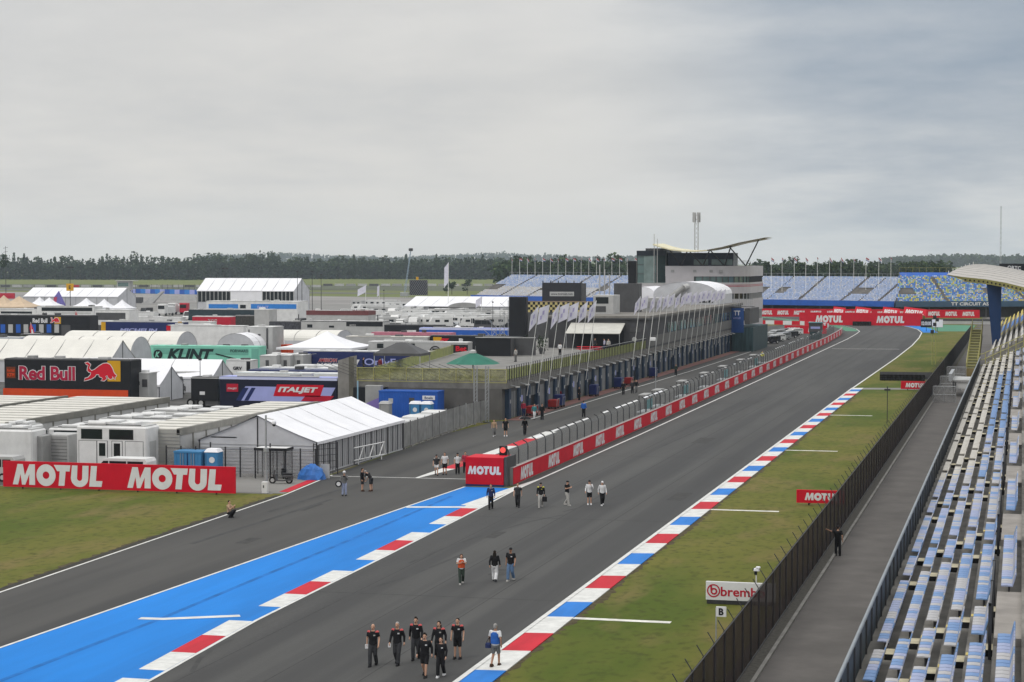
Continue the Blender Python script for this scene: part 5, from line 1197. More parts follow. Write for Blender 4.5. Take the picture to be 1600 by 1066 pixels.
panel(t, 427, 506, 602, 619, sign_red, -.05, 'red_panel', .45); word(t, 'ITALJET', 434, 497, 605.5, 615, sign_white, .05, .25, -.08); panel(t, 354, 372, 600, 612, crimson, -.045, 'red_panel'); word(t, 'ITALJET', 356, 370, 606, 609, sign_white, .03, 0, -.07); panel(t, 470, 522, 619, 627, crimson, -.05, 'red_panel', .6)
for k, (px0, px1, py, m_, r_, lab) in enumerate(((366, 527, 583.5, mat('teal side', (.05, .22, .28), .4, .1, 1), white, 'teal sided trailer directly behind the navy and lilac one'), (388, 528, 578.8, mat('pale ice panel', (.52, .55, .66), .4, .1, 1), navy, 'pale lilac trailer second behind the navy and lilac one'), (404, 528, 575.5, mat('dull blue side', (.10, .16, .34), .4, .1, 1), white, 'dull blue trailer third behind the navy and lilac one'), (459, 530, 571.5, white, white, 'short white trailer with a dark underside left of the concrete column'))):
    unit('team_trailer', lab, 'team trailer', px0, px1, py, 4.0, 2.6, m_, r_, .7, dgrey, 2, r_, trim=.3)
t = unit('team_trailer', 'mint green trailer with a black circle emblem and slanted black letters', 'team trailer', 233, 405, 541, 4.6, 2.7, mint, mint, .8, dgrey, 2, mint, trim=.1)
panel(t, 240, 388, 545, 553, mint_d, -.035, 'dull_band'); word(t, 'KLINT', 261, 334, 545.5, 562, mat('black lettering', (.012, .03, .03), .5, .1, 1), .05, .3, -.06); word(t, 'FORWARD', 360, 388, 546.5, 550.5, mat('black lettering', (.012, .03, .03)), .02, 0, -.06); panel(t, 393, 404, 545, 575, mint_d, -.04, 'end_panel')
Y = t['Y']; o = t.location; c = onY(247, 554, Y); q = MB(); q.lathe([(.72, 0), (.72, .03)], (0, 0, 0), black, 20); e_ = q.build('round_emblem', t, (c.x - o.x, -.035, c.z)); e_.rotation_euler = (pi / 2, 0, 0)
q = MB(); q.letters(text('K', .85, .8, .05, .3), (c.x - o.x - .45, -.085, c.z - .42), (1, 0, 0), (0, 0, 1), mint); q.build('lettering', t)
q = MB(); 
for a in range(8): q.quad(*[(onY(337 + a * 5.5 + (5.5 if e in (1, 2) else 0), 552 + (a + (1 if e in (1, 2) else 0)) * 1.35 + (2 if e > 1 else 0), Y).x - o.x, -.06, onY(340, 552 + (a + (1 if e in (1, 2) else 0)) * 1.35 + (2 if e > 1 else 0), Y).z) for e in range(4)], black)
q.build('swoosh', t)
t = unit('race_trailer', 'white trailer with a small red and black sign right of the peaked marquees', 'trailer', 352, 392, 563, 3.4, 2.5, white, white, .7); word(t, 'GRV', 364, 378, 573, 578, black, .04, 0, -.05); panel(t, 385, 391, 565, 580, black, name='door')
for k, (px0, px1, lab) in enumerate(((405, 432, 'pale grey box trailer right of the mint green one'), (433, 453, 'pale grey box trailer, second right of the mint green one'), (454, 473, 'pale grey box trailer just left of the navy lettered one'))):
    t = unit('race_trailer', lab, 'trailer', px0, px1, 556 - k * .5, 3.8, 8, lgrey, white, .7); panel(t, px0 + 10, px0 + 15, 563, 577, dgrey, name='door')
t = unit('team_trailer', 'navy trailer with white and red slanted words and a white script name', 'team trailer', 473, 672, 549, 4.3, 2.7, navy, white, .8, dgrey, 2, white, trim=.1)
word(t, 'AMERICAN', 497, 527, 560, 566, sign_white, .06, .25, -.05); word(t, 'AMERICAN', 497.4, 526.6, 560.4, 565.6, crimson, .02, .25, -.065); word(t, 'RACING', 494, 528, 567.5, 572.5, sign_white, .05, .25, -.05); word(t, 'OnlyFans', 569, 645, 561, 574, lilac, .015, 0, -.05); panel(t, 553, 562, 562, 572, sign_white, -.04, 'emblem', .5)
t = unit('team_trailer', 'grey white trailer with black round emblem and a black and red end panel', 'team trailer', 575, 731, 534.5, 4.4, 2.7, lgrey, white, .8, dgrey, 2, white, trim=.08)
panel(t, 705, 731, 539, 558, black, -.035, 'black_panel'); word(t, 'Bet', 712, 729, 541, 549, mat('emblem red', (.62, .012, .03)), .04, 0, -.06); panel(t, 589, 599, 537, 544, glass, name='window'); panel(t, 637, 648, 537, 545, glass, name='window'); word(t, '30', 594, 606, 546, 550, black, .04, 0, -.05); word(t, 'co', 655, 667, 547, 554, black, .04, 0, -.05)
o = t.location; c = onY(680, 550, t['Y']); q = MB(); A = [2 * pi * i / 24 for i in range(25)]; vs = [(.95 * cos(a), .95 * sin(a)) for a in A] + [(.78 * cos(a), .78 * sin(a)) for a in A]; q.letters((vs, [(i, i + 1, 26 + i, 25 + i) for i in range(24)]), (c.x - o.x, -.05, c.z), (1, 0, 0), (0, 0, 1), black)
for dz in (-.42, 0, .42): q.box(c.x - o.x - .45, c.x - o.x + .55, -.06, -.05, c.z + dz - .12, c.z + dz + .12, black)
q.build('round_emblem', t)
t = unit('team_trailer', 'dark trailer with an amber and red corner graphic behind the grey white one', 'team trailer', 672, 790, 525, 4.4, 2.7, black, dgrey, .8, dgrey, 0, dgrey, trim=.08); panel(t, 677, 690, 527, 535, amber, name='amber_panel'); panel(t, 684, 702, 529, 536, sign_red, -.045, 'red_panel', .8); word(t, 'R', 717, 726, 529, 536, sign_white, .05, 0, -.05)
# ---- terrace things
t = thing('canopy_tent', 'black pop-up canopy tent standing on the end of the roof terrace', 'tent', (fx(628, 224), 224, TZ)); q = MB()
for r0, z0, r1, z1 in ((2.9, 2.15, 1.7, 2.75), (1.7, 2.75, .55, 3.35), (.55, 3.35, .4, 3.38)):
    for sx, sy, tx, ty in ((-1, -1, 1, -1), (1, -1, 1, 1), (1, 1, -1, 1), (-1, 1, -1, -1)): q.quad((sx * r0, sy * r0 * .7, z0), (tx * r0, ty * r0 * .7, z0), (tx * r1, ty * r1 * .7, z1), (sx * r1, sy * r1 * .7, z1), dgrey)
for sx, sy, tx, ty in ((-1, -1, 1, -1), (1, -1, 1, 1), (1, 1, -1, 1), (-1, 1, -1, -1)): q.quad((sx * 2.9, sy * 2.03, 2.15), (tx * 2.9, ty * 2.03, 2.15), (tx * 2.9, ty * 2.03, 1.85), (sx * 2.9, sy * 2.03, 1.85), dgrey)
q.build('canopy', t)
for sx in (-2.8, 2.8):
    for sy in (-1.95, 1.95): q = MB(); q.tube((sx, sy, 0), (sx, sy, 2.1), .05, lgrey); q.build('leg', t)
t = thing('green_umbrella', 'large green umbrella canopy at the corner of the roof terrace', 'umbrella', (fx(739, 213), 213, TZ)); q = MB(); n = 8; pr = [(3.05, 1.55), (2.0, 2.05), (.9, 2.5), (.25, 2.75)]
for (ra, za), (rb, zb) in zip(pr, pr[1:]):
    for i in range(n):
        a, c = 2 * pi * (i + .5) / n, 2 * pi * (i + 1.5) / n; q.quad((ra * cos(a), ra * sin(a), za), (ra * cos(c), ra * sin(c), za), (rb * cos(c), rb * sin(c), zb), (rb * cos(a), rb * sin(a), zb), teal)
q.build('canopy', t); q = MB(); q.lathe([(.4, 2.72), (.38, 2.95), (.1, 3.1)], (0, 0, 0), lgrey, 8); q.build('cap', t); q = MB(); q.tube((0, 0, 0), (0, 0, 2.6), .07, dsteel); q.build('pole', t)
t = thing('black_screen', 'black fabric screened enclosure standing on the roof terrace', 'screen', (fx(766, 262), 262, TZ)); q = MB(); a = fx(743, 262) - fx(766, 262); c = fx(798, 262) - fx(766, 262); q.box(a, c, 0, 7, 0, 2.5, black); q.box(c, c + .03, 0, 7, .05, 2.45, dgrey); q.box(c + .03, c + 3.0, 2.0, 2.1, .1, 2.4, dgrey); q.build('screen_wall', t); q = MB(); q.tube((a, -.05, 2.55), (c, -.05, 2.55), .06, lgrey); q.tube((c, 0, 2.55), (c + 3, 2, 2.5), .05, lgrey); q.build('top_rail', t)
t = thing('video_screen', 'tall black video screen on a steel scaffold beyond the roof terrace', 'video screen', (fx(808, 285), 285, 0)); q = MB(); a = fx(795, 285) - fx(808, 285); c = fx(822, 285) - fx(808, 285); q.bbox(a, c, 0, 1.2, 4.4, 11.9, black, .05); q.build('screen_panel', t); q = MB()
for i in range(5):
    x = a - .1 - i * 1.25
    for y in (0, 2.5): q.tube((x, y, 0), (x, y, 11.4 - i * 1.7), .05, steel, n=5)
    for z in range(4, int(11 - i * 1.7)): q.tube((x, 0, z), (x - 1.25, 0, z + 1), .035, steel, n=4); q.tube((x, 0, z), (x, 2.5, z + 1), .03, steel, n=4)
q.build('scaffold', t)
t = thing('black_screen', 'wide black screen with a white strip of text, behind the chequered wall', 'video screen', onY(880, 500, 380) * 1); t.location.z = 0; Y = 380; a = fx(847, Y) - t.location.x; c = fx(908, Y) - t.location.x
q = MB(); q.bbox(a, c, 0, .6, 8.8, 13.0, mat('charcoal screen', (.03, .03, .035), .5, .1, 1), .05); q.build('screen_panel', t); q = MB(); z0, z1 = onY(880, 463, Y).z, onY(880, 456, Y).z; q.box(fx(859, Y) - t.location.x, fx(897, Y) - t.location.x, -.04, -.005, z0, z1, lgrey); q.letters(text('www.ttcircuit.com', (z1 - z0) * .55, (fx(895, Y) - fx(861, Y)), .02), (fx(861, Y) - t.location.x, -.05, z0 + .2), (1, 0, 0), (0, 0, 1), dgrey); q.build('text_strip', t)
q = MB(); 
for i in range(6): q.tube((a + (c - a) * i / 5, .7, 0), (a + (c - a) * i / 5, .7, 13.4), .1, dsteel); 
q.box(c, c + .9, .1, .5, 8.8, 12.9, dgrey); q.build('frame', t)
Y = 345; t = thing('chequered_wall', 'dark wall topped by a black and yellow chequered band behind the leaning flags', 'wall', (fx(900, Y), Y, 0)); a = fx(821, Y) - t.location.x; c = fx(1003, Y) - t.location.x; q = MB(); q.box(a, c, 0, 3, 0, 10.0, dgrey); q.build('wall', t); q = MB(); s_ = .45
n = int((c - a) / s_)
for i in range(n):
    for j in range(4):
        q.box(a + i * s_, a + (i + 1) * s_, -.02, 0, 8.1 + j * s_, 8.1 + (j + 1) * s_, mat('pale yellow chequer', (.50, .42, .18), .6, .1, 1) if (i + j) % 2 else black)
q.build('chequered_band', t); q = MB(); q.box(a, c, -.05, .2, 9.95, 10.1, mat('timber cap', (.30, .22, .15), .8, .2, 1)); q.build('cap', t)
unit('race_trailer', 'white and lilac sided trailer between the black video screen and the flags', 'trailer', 818, 884, 500, 6.2, 3, white, white, 1.0, lilac, 0, white); 
t = COL.objects[-1]
for o_ in COL.objects:
    if o_.get('label') == 'white and lilac sided trailer between the black video screen and the flags': panel(o_, 818, 884, 511, 527, lilac, -.04, 'lilac_panel')
q = MB(); q.add([(-.95, 0, 0), (.95, 0, 0), (.95, 1.0, 0), (-.95, 1.0, 0), (-.95, 0, 6.0), (.5, 0, 6.45), (.95, 0, 6.55), (.95, 1, 6.55), (-.95, 1, 6.0)], [(0, 1, 6, 5, 4), (1, 2, 7, 6), (2, 3, 8, 7), (3, 0, 4, 8), (4, 5, 6, 7, 8)], concrete)
q.box(.35, .96, -.03, 0, 0, 6.4, mat('darker concrete', (.12, .115, .095), .95, .25, 1)); tag(q.build('concrete_column', None, (fx(540, 211), 211, 0)), 'weathered concrete column standing alone left of the roof terrace', 'column')  # right part of the column front is a darker strip
for k, px in enumerate((743, 761)):
    t = thing('lattice_post', ['left', 'right'][k] + ' one of two slim lattice posts before the end wall of the pit building', 'post', (fx(px, 203.5), 203.5, 0), 0, 'lattice posts at the pit building end'); q = MB()
    for a in (-.16, .16):
        for c in (-.16, .16): q.tube((a, c, 0), (a, c, 6.0), .035, steel, n=5)
    for i in range(15): q.tube((-.16, -.16, i * .4), (.16, -.16, i * .4 + .4), .025, steel, n=4)
    q.build('lattice', t)
    q = MB(); q.box(-.35, .35, -.35, .35, 0, .08, dgrey); q.build('base_plate', t)
t = thing('open_store', 'open racking store with a purple graphic cabinet under the terrace corner', 'store', (fx(585, 205), 205, 0)); q = MB(); q.box(-2.6, .9, .4, 1.8, 0, 3.4, black); q.build('rack', t); q = MB(); q.bbox(-.9, .9, -.6, .3, 1.0, 3.7, grey, .05); q.prism([(-.9, -.62, 1.2), (.9, -.62, 1.2), (.9, -.62, 2.5), (-.9, -.62, 1.7)], (0, .015, 0), mat('purple graphic', (.22, .16, .42), .5, .1, 1)); q.build('cabinet', t)
q = MB(); q.tube((-1.7, -.7, 0), (-1.7, -.7, 4.2), .08, mat('pale blue pipe', (.25, .40, .50), .5, .1, 1)); q.build('downpipe', t)
# ---- tents and units in the middle distance, left
def arch_x(label, px_r, py_top, zp, ze, L, W, ribs=4):
    p = at(px_r, py_top, zp); t = arch_tent('arched_tent', label, -W / 2, W / 2, 0, L, ze, zp, 0, tentg, None, 14, None, ribs, tentc); t.location = (p.x, p.y, 0); t.rotation_euler = (0, 0, pi / 2); return t
arch_x('large white arched tent behind the black lettered unit', 220, 526, 6.2, 2.6, 18, 7.5); arch_x('white arched tent with a grey rounded end behind the mint green trailer', 292, 518, 6.0, 2.4, 20, 9)
p = at(368, 521, 5.4); t = arch_tent('arched_tent', 'grey arched tent with dark curved doorways facing the camera', p.x - 3.4, p.x + 3.4, p.y, p.y + 14, 2.6, 5.4)
for a in (-1.6, 1.6): q = MB(); q.box(a - .6, a + .6, -.05, .04, 1.2, 3.6, dgrey); q.build('doorway', t)
marq_x('long cream white marquee roof just above the black lettered unit', 172, 562, 3.4, 6.0, 22, 8, 5)
t = unit('paddock_cabin', 'tall pale grey cabin right of the grey arched tent', 'cabin', 384, 426, 511, 6.3, 5, lgrey, white, .1, dgrey, 0); panel(t, 416, 419, 513, 545, dgrey, name='door_gap'); panel(t, 403, 407, 522, 525, dgrey, name='vent'); panel(t, 388, 390, 515, 526, dgrey, name='vent')
t = unit('team_unit', 'upper black team unit with red lettering above blue and grey doors', 'team unit', -6, 139, 493, 6.4, 4, black, dgrey, .2, dgrey, 0, dgrey)
word(t, 'Red Bull', 51, 74, 497.5, 504.5, sign_white, .04, 0, -.05); panel(t, 85, 95, 495.5, 506, amber, name='amber_panel'); bull(t, 79, 93, 496.5, 504.5)
for i in range(8): panel(t, 1 + i * 12, 8 + i * 12, 507, 520, lgrey if i % 2 else blue, name='door')
panel(t, 96, 110, 508, 524, dgrey, name='awning')
t = unit('team_unit', 'bright blue unit with white letters at the left edge', 'team unit', -12, 29, 528, 5.0, 5, mat('bright blue panel', (.03, .20, .58), .45, .1, 1), lgrey, .3, dgrey, 0); word(t, 'elf', -2, 13, 541, 553, sign_white, .05, 0, -.05)
unit('louvre_unit', 'dark green louvred box right of the bright blue unit', 'unit', 30, 68, 523, 5.0, 3, mat('dark olive louvre', (.045, .055, .03), .7, .4, 3, stretch=(.1, .1, 1)), dgrey, .1, dgrey, 0, dgrey)
p = at(76, 552, 2.0); t = thing('red_pod', 'round red and white promotional pod between the dark louvred box and the arched tent', 'pod', (p.x, p.y, 0)); q = MB(); q.lathe([(1.05, 0), (1.1, 1.4), (1.05, 2.8), (.9, 2.9)], (0, 0, 0), crimson, 16); q.build('body', t); q = MB(); q.lathe([(1.0, 2.9), (.9, 3.6), (.2, 3.8)], (0, 0, 0), black, 16); q.build('cap', t)
for k, (px, py, h_) in enumerate(((52, 541, 4.6), (122, 523, 5.4))):
    p = at(px, py, 1.0); t = thing('feather_flag', ['lower', 'upper'][k] + ' red feather flag standing before the upper black unit', 'flag', (p.x, p.y, 0)); q = MB(); q.tube((0, 0, 0), (-.5, 0, h_ + 1), .04, white); q.build('pole', t); q = MB(); q.prism([(-.1, 0, 1.3), (.5, 0, 1.5), (.15, 0, h_ - .6), (-.5, 0, h_ + .9), (-.75, 0, h_ - .2)], (0, .03, 0), sign_red); q.quad((-.3, -.01, h_ - 1.2), (.1, -.01, h_ - 1.2), (-.1, -.01, h_ - .4), (-.4, -.01, h_ - .4), sign_white); q.build('flag', t)
t = unit('team_trailer', 'navy trailer with yellow ends and white lettering behind the arched tents', 'team trailer', 158, 285, 502.5, 4.6, 3, navy, white, .8, dgrey, 0, white); panel(t, 158, 165, 503.5, 518, amber, name='yellow_panel'); panel(t, 278, 284, 502.5, 507, amber, name='yellow_panel'); word(t, 'MICHELIN', 187, 246, 513.5, 518.5, lilac, .04, .2, -.05)
t = unit('race_trailer', 'long white trailer roof with a red end panel right of the navy yellow trailer', 'trailer', 260, 380, 509, 4.6, 3, white, white, .8, dgrey, 0); panel(t, 260, 266.5, 508.5, 517, sign_red, name='red_panel')
t = unit('team_trailer', 'crimson trailer with pale letters in the far paddock', 'team trailer', 300, 360, 494.5, 4.4, 3, crimson, white, .8, dgrey, 0, white); word(t, 'DUCATI', 325, 339, 499, 504, lgrey, .03, 0, -.05)
unit('louvre_unit', 'dark spotted unit right of the crimson trailer', 'unit', 367, 397, 493, 4.4, 3, mat('speckled dark panel', (.05, .05, .045), .7, .6, 3), dgrey, .1, dgrey, 0)
unit('paddock_cabin', 'pale grey tall unit right of the dark spotted one', 'cabin', 397, 420, 484, 6.3, 5, lgrey, white, .1, dgrey, 0)
unit('hospitality_unit', 'long flat unit with a dark teal fascia below the blue banner building', 'hospitality unit', 294, 396, 484, 5.5, 4, mat('dark teal fascia', (.03, .05, .06), .5, .2, 1), lgrey, 2.8, white, 0, dgrey)
t = unit('hospitality_unit', 'white hospitality unit with one long dark window at left behind the upper black unit', 'hospitality unit', 57, 146, 479, 6.0, 5, white, white, .5, lgrey, 0); panel(t, 65, 144, 481, 486, glass, name='window'); word(t, 'M', 67, 73, 488.5, 490.5, dgrey, .03, 0, -.05); panel(t, 84, 142, 488.5, 490, lgrey, name='lettering')
t = unit('hospitality_unit', 'low white unit with a dark strip at the left edge behind the upper black unit', 'hospitality unit', -12, 56, 483, 5.0, 5, white, white, .5, lgrey, 0); panel(t, 1, 50, 487, 490, glass, name='window')
t = unit('hospitality_unit', 'white framed unit with dark glass right of the long window unit', 'hospitality unit', 148, 202, 484.5, 5.6, 5, white, white, .5, lgrey, 0); panel(t, 150, 196, 489, 500, dgrey, name='window')
for k, (px0, px1, py, lab) in enumerate(((204, 282, 496, 'pale flat roofed trailer behind the navy yellow one'), (205, 240, 488, 'pale trailer with dark wheels beyond the flat roofed one'), (286, 330, 503, 'cream low trailer left below the crimson one'))): unit('race_trailer', lab, 'trailer', px0, px1, py, 3.6, 3, white, white, .7, dgrey, 0)
for k, (px, py, wd, m_, lab) in enumerate(((6, 477, 8, tan, 'tan canvas tent at the left edge of the far paddock'), (30, 479, 12, tan, 'large tan canvas tent, second from the left edge'), (62, 476, 6, tentw, 'small white peaked tent left of the leaning banner'), (77, 477, 7, tentw, 'white peaked tent directly before the leaning banner'), (135, 478, 7, tentw, 'white peaked tent right of the leaning banner'), (163, 480, 6.5, tentw, 'tall white pagoda tent left of the scaffold tower foot'), (191, 481, 6.5, tentw, 'tall white pagoda tent right below the scaffold tower'))): pagoda('pagoda_tent', lab, px, py, wd, 3.0, 5.6 if m_ is tentw else 6.3, m_)
p = at(92, 475, 3); t = thing('leaning_banner', 'tilted purple and red diamond banner among white peaked tents', 'banner', (p.x, p.y, 0)); q = MB(); q.prism([(-2.2, 0, 3.2), (1.0, 0, 2.2), (2.6, 0, 2.4), (0, 0, 7.4), (-1.8, 0, 5.2)], (0, .15, 0), mat('purple banner', (.16, .14, .42), .5, .2, .6)); q.prism([(-2.2, -.02, 3.2), (-1.0, -.02, 3.0), (-.6, -.02, 5.4), (-1.8, -.02, 5.2)], (0, .02, 0), mat('pink red banner', (.45, .06, .12), .5, .2, 1)); q.build('panel', t); q = MB(); q.tube((0, .2, 0), (0, .2, 6), .1, dsteel); q.build('post', t)
def far_marquee(label, px0, px1, py_e, ze, zr, W, dz0=0, bays=9):
    Y = at((px0 + px1) / 2, py_e, ze).y; return marquee('marquee', label, fx(px0, Y), fx(px1, Y), Y, Y + W, ze, zr, 'X', tentw, tentg, bays)
far_marquee('long white marquee in front of the far tree line at left', 37, 184, 463, 5.5, 8.3, 14)
t = far_marquee('two-storey white marquee with glazed front, middle left before the trees', 308, 459, 454, 8.2, 12, 14)
Y = t.location.y - 7; o = t.location; q = MB()
for px0, px1 in ((309, 360), (410, 459)):
    q = MB(); a, c = fx(px0, Y) - o.x, fx(px1, Y) - o.x; q.box(a, c, -7.1, -7.0, 4.6, 7.9, glass)
    for i in range(9): q.box(a + (c - a) * i / 8 - .1, a + (c - a) * i / 8 + .1, -7.15, -7.0, 4.4, 7.9, lgrey)
    q.build('window', t)
q = MB(); q.box(fx(360, Y) - o.x, fx(410, Y) - o.x, -7.12, -7.0, 1, 7.9, tentw); q.build('front_wall', t)
t = unit('hospitality_unit', 'long white roofed building with a bright blue banner front below the two-storey marquee', 'hospitality unit', 322, 465, 471, 6.5, 8, white, white, .3, lgrey, 0); panel(t, 326, 372, 475.5, 482, mat('bright blue panel', (.03, .20, .58)), name='blue_banner'); panel(t, 392, 463, 475.5, 482.5, mat('bright blue panel', (.03, .20, .58)), name='blue_banner'); word(t, 'BWT', 402, 420, 478, 482, lilac, .03, 0, -.06); panel(t, 375, 384, 476.5, 482, glass, name='window')
for px, lab in ((431, 'small white pagoda tip before the blue banner'), (464, 'white pagoda tent at the right end of the blue banner building')): pagoda('pagoda_tent', lab, px, 488, 6, 3.2, 6.2)
t = unit('brown_canopy', 'long flat brown canopy on thin posts in the middle paddock', 'canopy', 478, 575, 486, 5.2, 6, brown, brown, 4.2, lgrey, 0, brown)
q = MB()
for k in range(8): q.tube((-10 + k * 2.9, .3, 0), (-10 + k * 2.9, .3, 4.3), .12, dsteel)
q.build('post', t)
t = unit('paddock_cabin', 'long pale grey building with a black sign band behind the white canopy', 'building', 470, 600, 502, 4.6, 4, lgrey, lgrey, .2, dgrey, 0, dgrey); panel(t, 541, 598, 503.5, 510, black, name='black_band'); word(t, 'MOTO', 546, 556, 507, 510, lgrey, .03, .2, -.05); panel(t, 480, 488, 507, 512, glass, name='window'); panel(t, 514, 522, 509, 512, glass, name='window')
unit('dark_trailer', 'long black trailer roof in front of the far car park', 'trailer', 600, 690, 508, 4.4, 3, black, dgrey, .7, dgrey, 0, dgrey)
unit('dark_trailer', 'charcoal shelving unit left of the pale grey building', 'unit', 420, 470, 503, 4.2, 3, mat('charcoal mixed', (.06, .06, .07), .7, .6, 2), dgrey, .2, dgrey, 0, dgrey)
t = unit('race_trailer', 'white sloped roof trailer below the charcoal shelving unit', 'trailer', 425, 470, 517, 4.4, 4, white, white, .6, navy, 0)
arch_x('low grey white arched roof in front of the pale grey building', 538, 516, 4.8, 3.0, 16, 9)
unit('race_trailer', 'long grey beige trailer behind the grey white lettered one', 'trailer', 540, 668, 526, 4.2, 2.6, lgrey, cream, .7, dgrey, 0, cream)
unit('team_trailer', 'long trailer with a pink red roof edge in the middle paddock', 'team trailer', 580, 706, 520, 4.2, 2.6, dgrey, mat('pink roof', (.50, .18, .24), .5, .1, 1), .7, dgrey, 0, mat('pink roof', (.50, .18, .24)), trim=.5)
t = unit('team_trailer', 'royal blue trailer with a pale lilac roof behind the scaffold', 'team trailer', 655, 800, 513, 4.4, 2.8, blue, lilac, .7, dgrey, 0, mat('pale lilac rim', (.55, .58, .78)), trim=.35); panel(t, 634, 650, 516, 521, white, name='white_panel')
pagoda('canopy_tent', 'wide low white canopy tent above the navy lettered trailer', 511, 541, 12.5, 3.6, 6.0)
t = unit('team_unit', 'orange red unit under the left end of the wide white canopy', 'team unit', 417, 450, 539, 3.2, 2.5, orange, orange, .3, dgrey, 0, orange)
t = unit('team_unit', 'dark unit with an amber and red animal graphic under the wide white canopy', 'team unit', 488, 566, 541, 3.0, 2.5, black, dgrey, .3, dgrey, 0, dgrey, trim=0); panel(t, 540, 552, 541.5, 549, amber, name='amber_panel'); bull(t, 512, 544, 542, 549, False)
# big white tent at the back right of the paddock
t = far_marquee('large low white marquee with a rounded entrance at the right end of the far paddock', 632, 802, 478, 3.0, 5.8, 26, bays=8); o = t.location; Y = o.y - 13
q = MB(); a, c = fx(703, Y) - o.x, fx(752, Y) - o.x; P = [((a + c) / 2 + (c - a) / 2 * cos(pi - pi * i / 10), 2.5 + 1.6 * sin(pi * i / 10)) for i in range(11)]; q.prism([(x, -15.5, z) for x, z in P], (0, 2.6, 0), grey); q.build('entrance_roof', t); q = MB(); q.box(a, c, -13.1, -13.0, .2, 2.6, glass); q.box(fx(670, Y) - o.x, a, -13.1, -13.02, 1.0, 2.6, dgrey); q.build('glazing', t)
q = MB()
for x in (a + .3, (a + c) / 2, c - .3): q.tube((x, -15.3, 0), (x, -15.3, 2.6), .1, lgrey)
q.build('entrance_post', t)
Y = 900; t = thing('video_screen', 'square dark video screen seen from behind on a lattice scaffold before the far field', 'video screen', (fx(653, Y), Y, 0)); q = MB(); q.bbox(-4.2, 4.4, 0, 1.5, 1.5, 8.6, mat('charcoal screen', (.03, .03, .035)), .1); q.build('screen_panel', t); q = MB()
for i in range(9):
    for j in range(5): q.tube((-4.2 + i, -.2, 1 + j * 1.5), (-3.2 + i, -.2, 2.5 + j * 1.5), .06, steel, n=4)
for i in range(4): q.tube((-4.2 - i, -.5, 0), (-4.2, -.2, 2 + i * 2), .07, steel, n=4)
q.build('scaffold', t); q = MB(); q.box(-.9, .2, -.1, .3, 8.7, 10.1, amber); q.build('number_plate', t)
Y = 950; t = thing('crane', 'slender lattice crane jib reaching above the tree line', 'crane', (fx(632, Y), Y, 0)); q = MB(); top = Vector((fx(642, Y) - fx(632, Y), 0, 23)); 
for a in (-.35, .35): q.tube((a, 0, 1), top + Vector((a * .5, 0, 0)), .12, mat('pale blue crane', (.28, .36, .46), .5, .1, 1), n=4)
for i in range(16): u, v = i / 16, (i + 1) / 16; q.tube(Vector((-.35, 0, 1)).lerp(top, u), Vector((.35, 0, 1)).lerp(top, v), .07, mat('pale blue crane', (.28, .36, .46)), n=4)
q.build('jib', t); q = MB(); q.bbox(-2, 2, -1, 1, 0, 2, steel, .1); q.build('base', t); q = MB(); q.bbox(top.x - 1, top.x + 1, -.5, .5, 22.6, 24.0, dsteel, .1); q.build('head', t)
p = at(193, 474, 0); t = thing('scaffold_tower', 'scaffold commentary tower with a pale cabin on top before the far trees', 'tower', (p.x, p.y, 0)); q = MB()
for x in (-2.6, 0, 2.6):
    for y in (0, 3): q.tube((x, y, 0), (x, y, 5.4), .12, dsteel, n=4)
for i in range(4): q.tube((-2.6, 0, i * 1.3), (2.6, 0, i * 1.3 + 1.3), .08, steel, n=4); q.tube((2.6, 0, i * 1.3), (-2.6, 0, i * 1.3 + 1.3), .08, steel, n=4)
q.build('scaffold', t); q = MB(); q.bbox(-2.8, 2.8, -.2, 3.2, 5.4, 9.2, lgrey, .1); q.box(-2.4, 2.4, -.24, -.2, 7.0, 8.6, gglass); q.build('cabin', t); q = MB(); q.box(-3.4, 5.0, -.8, 3.8, 9.2, 9.5, lgrey); q.build('roof', t)
q = MB(); q.box(3.2, 8, 0, 2, 0, 2.5, dgrey); q.prism([(8, 0, 0), (13, 0, 0), (18, 0, 5), (17, 0, 5)], (0, 1.5, 0), lgrey); q.build('ramp', t)
a, c = at(205, 459, 0), at(312, 461, 0); t = thing('banner_fence', 'distant blue and lilac banner fence left of the two-storey marquee', 'banner fence', (a.x, a.y, 0)); q = MB()
for i in range(14): q.box((c.x - a.x) * i / 14, (c.x - a.x) * (i + 1) / 14, (c.y - a.y) * i / 14, (c.y - a.y) * i / 14 + .3, .2, 2.6, [lilac, blue, mat('bright blue panel', (.03, .20, .58))][i % 3])
q.build('panel', t); q = MB()
for i in range(18): q.tube(((c.x - a.x) * i / 17, -1, 0), ((c.x - a.x) * i / 17, -1, 5.2), .12, dsteel, n=4)
q.build('post', t)
a, c = at(250, 470, 0), at(312, 470, 0); q = MB(); q.box(0, c.x - a.x, 0, .4, 0, 2.4, lgrey); tag(q.build('pale_hoarding', None, a), 'pale hoarding on the service road left below the two-storey marquee', 'hoarding')
for lab, px, py, m_ in (('red truck cab parked alone on the pale service road', 286, 492, crimson), ('white tanker truck left of the red truck cab', 252, 494, white), ('white truck cab between the tanker and the red one', 268, 492, white)):
    p = at(px, py, 0); t = thing('truck_cab', lab, 'truck', (p.x, p.y, 0)); q = MB(); q.bbox(-1.3, 1.3, 0, 2.4, .8, 3.8, m_, .15); q.build('cab', t); q = MB(); q.box(-1.1, 1.1, -.04, -.005, 2.2, 3.3, glass); q.build('windscreen', t); q = MB(); q.bbox(-1.25, 1.25, 2.5, 8, .8, 1.6 if m_ is crimson else 3.2, dgrey if m_ is crimson else m_, .3); q.build('rear_body', t)
    for x in (-1.15, 1.15):
        for y in (1, 6): q = MB(); q.tube((x - .15, y, .5), (x + .15, y, .5), .5, rubber, n=10); q.build('wheel', t)
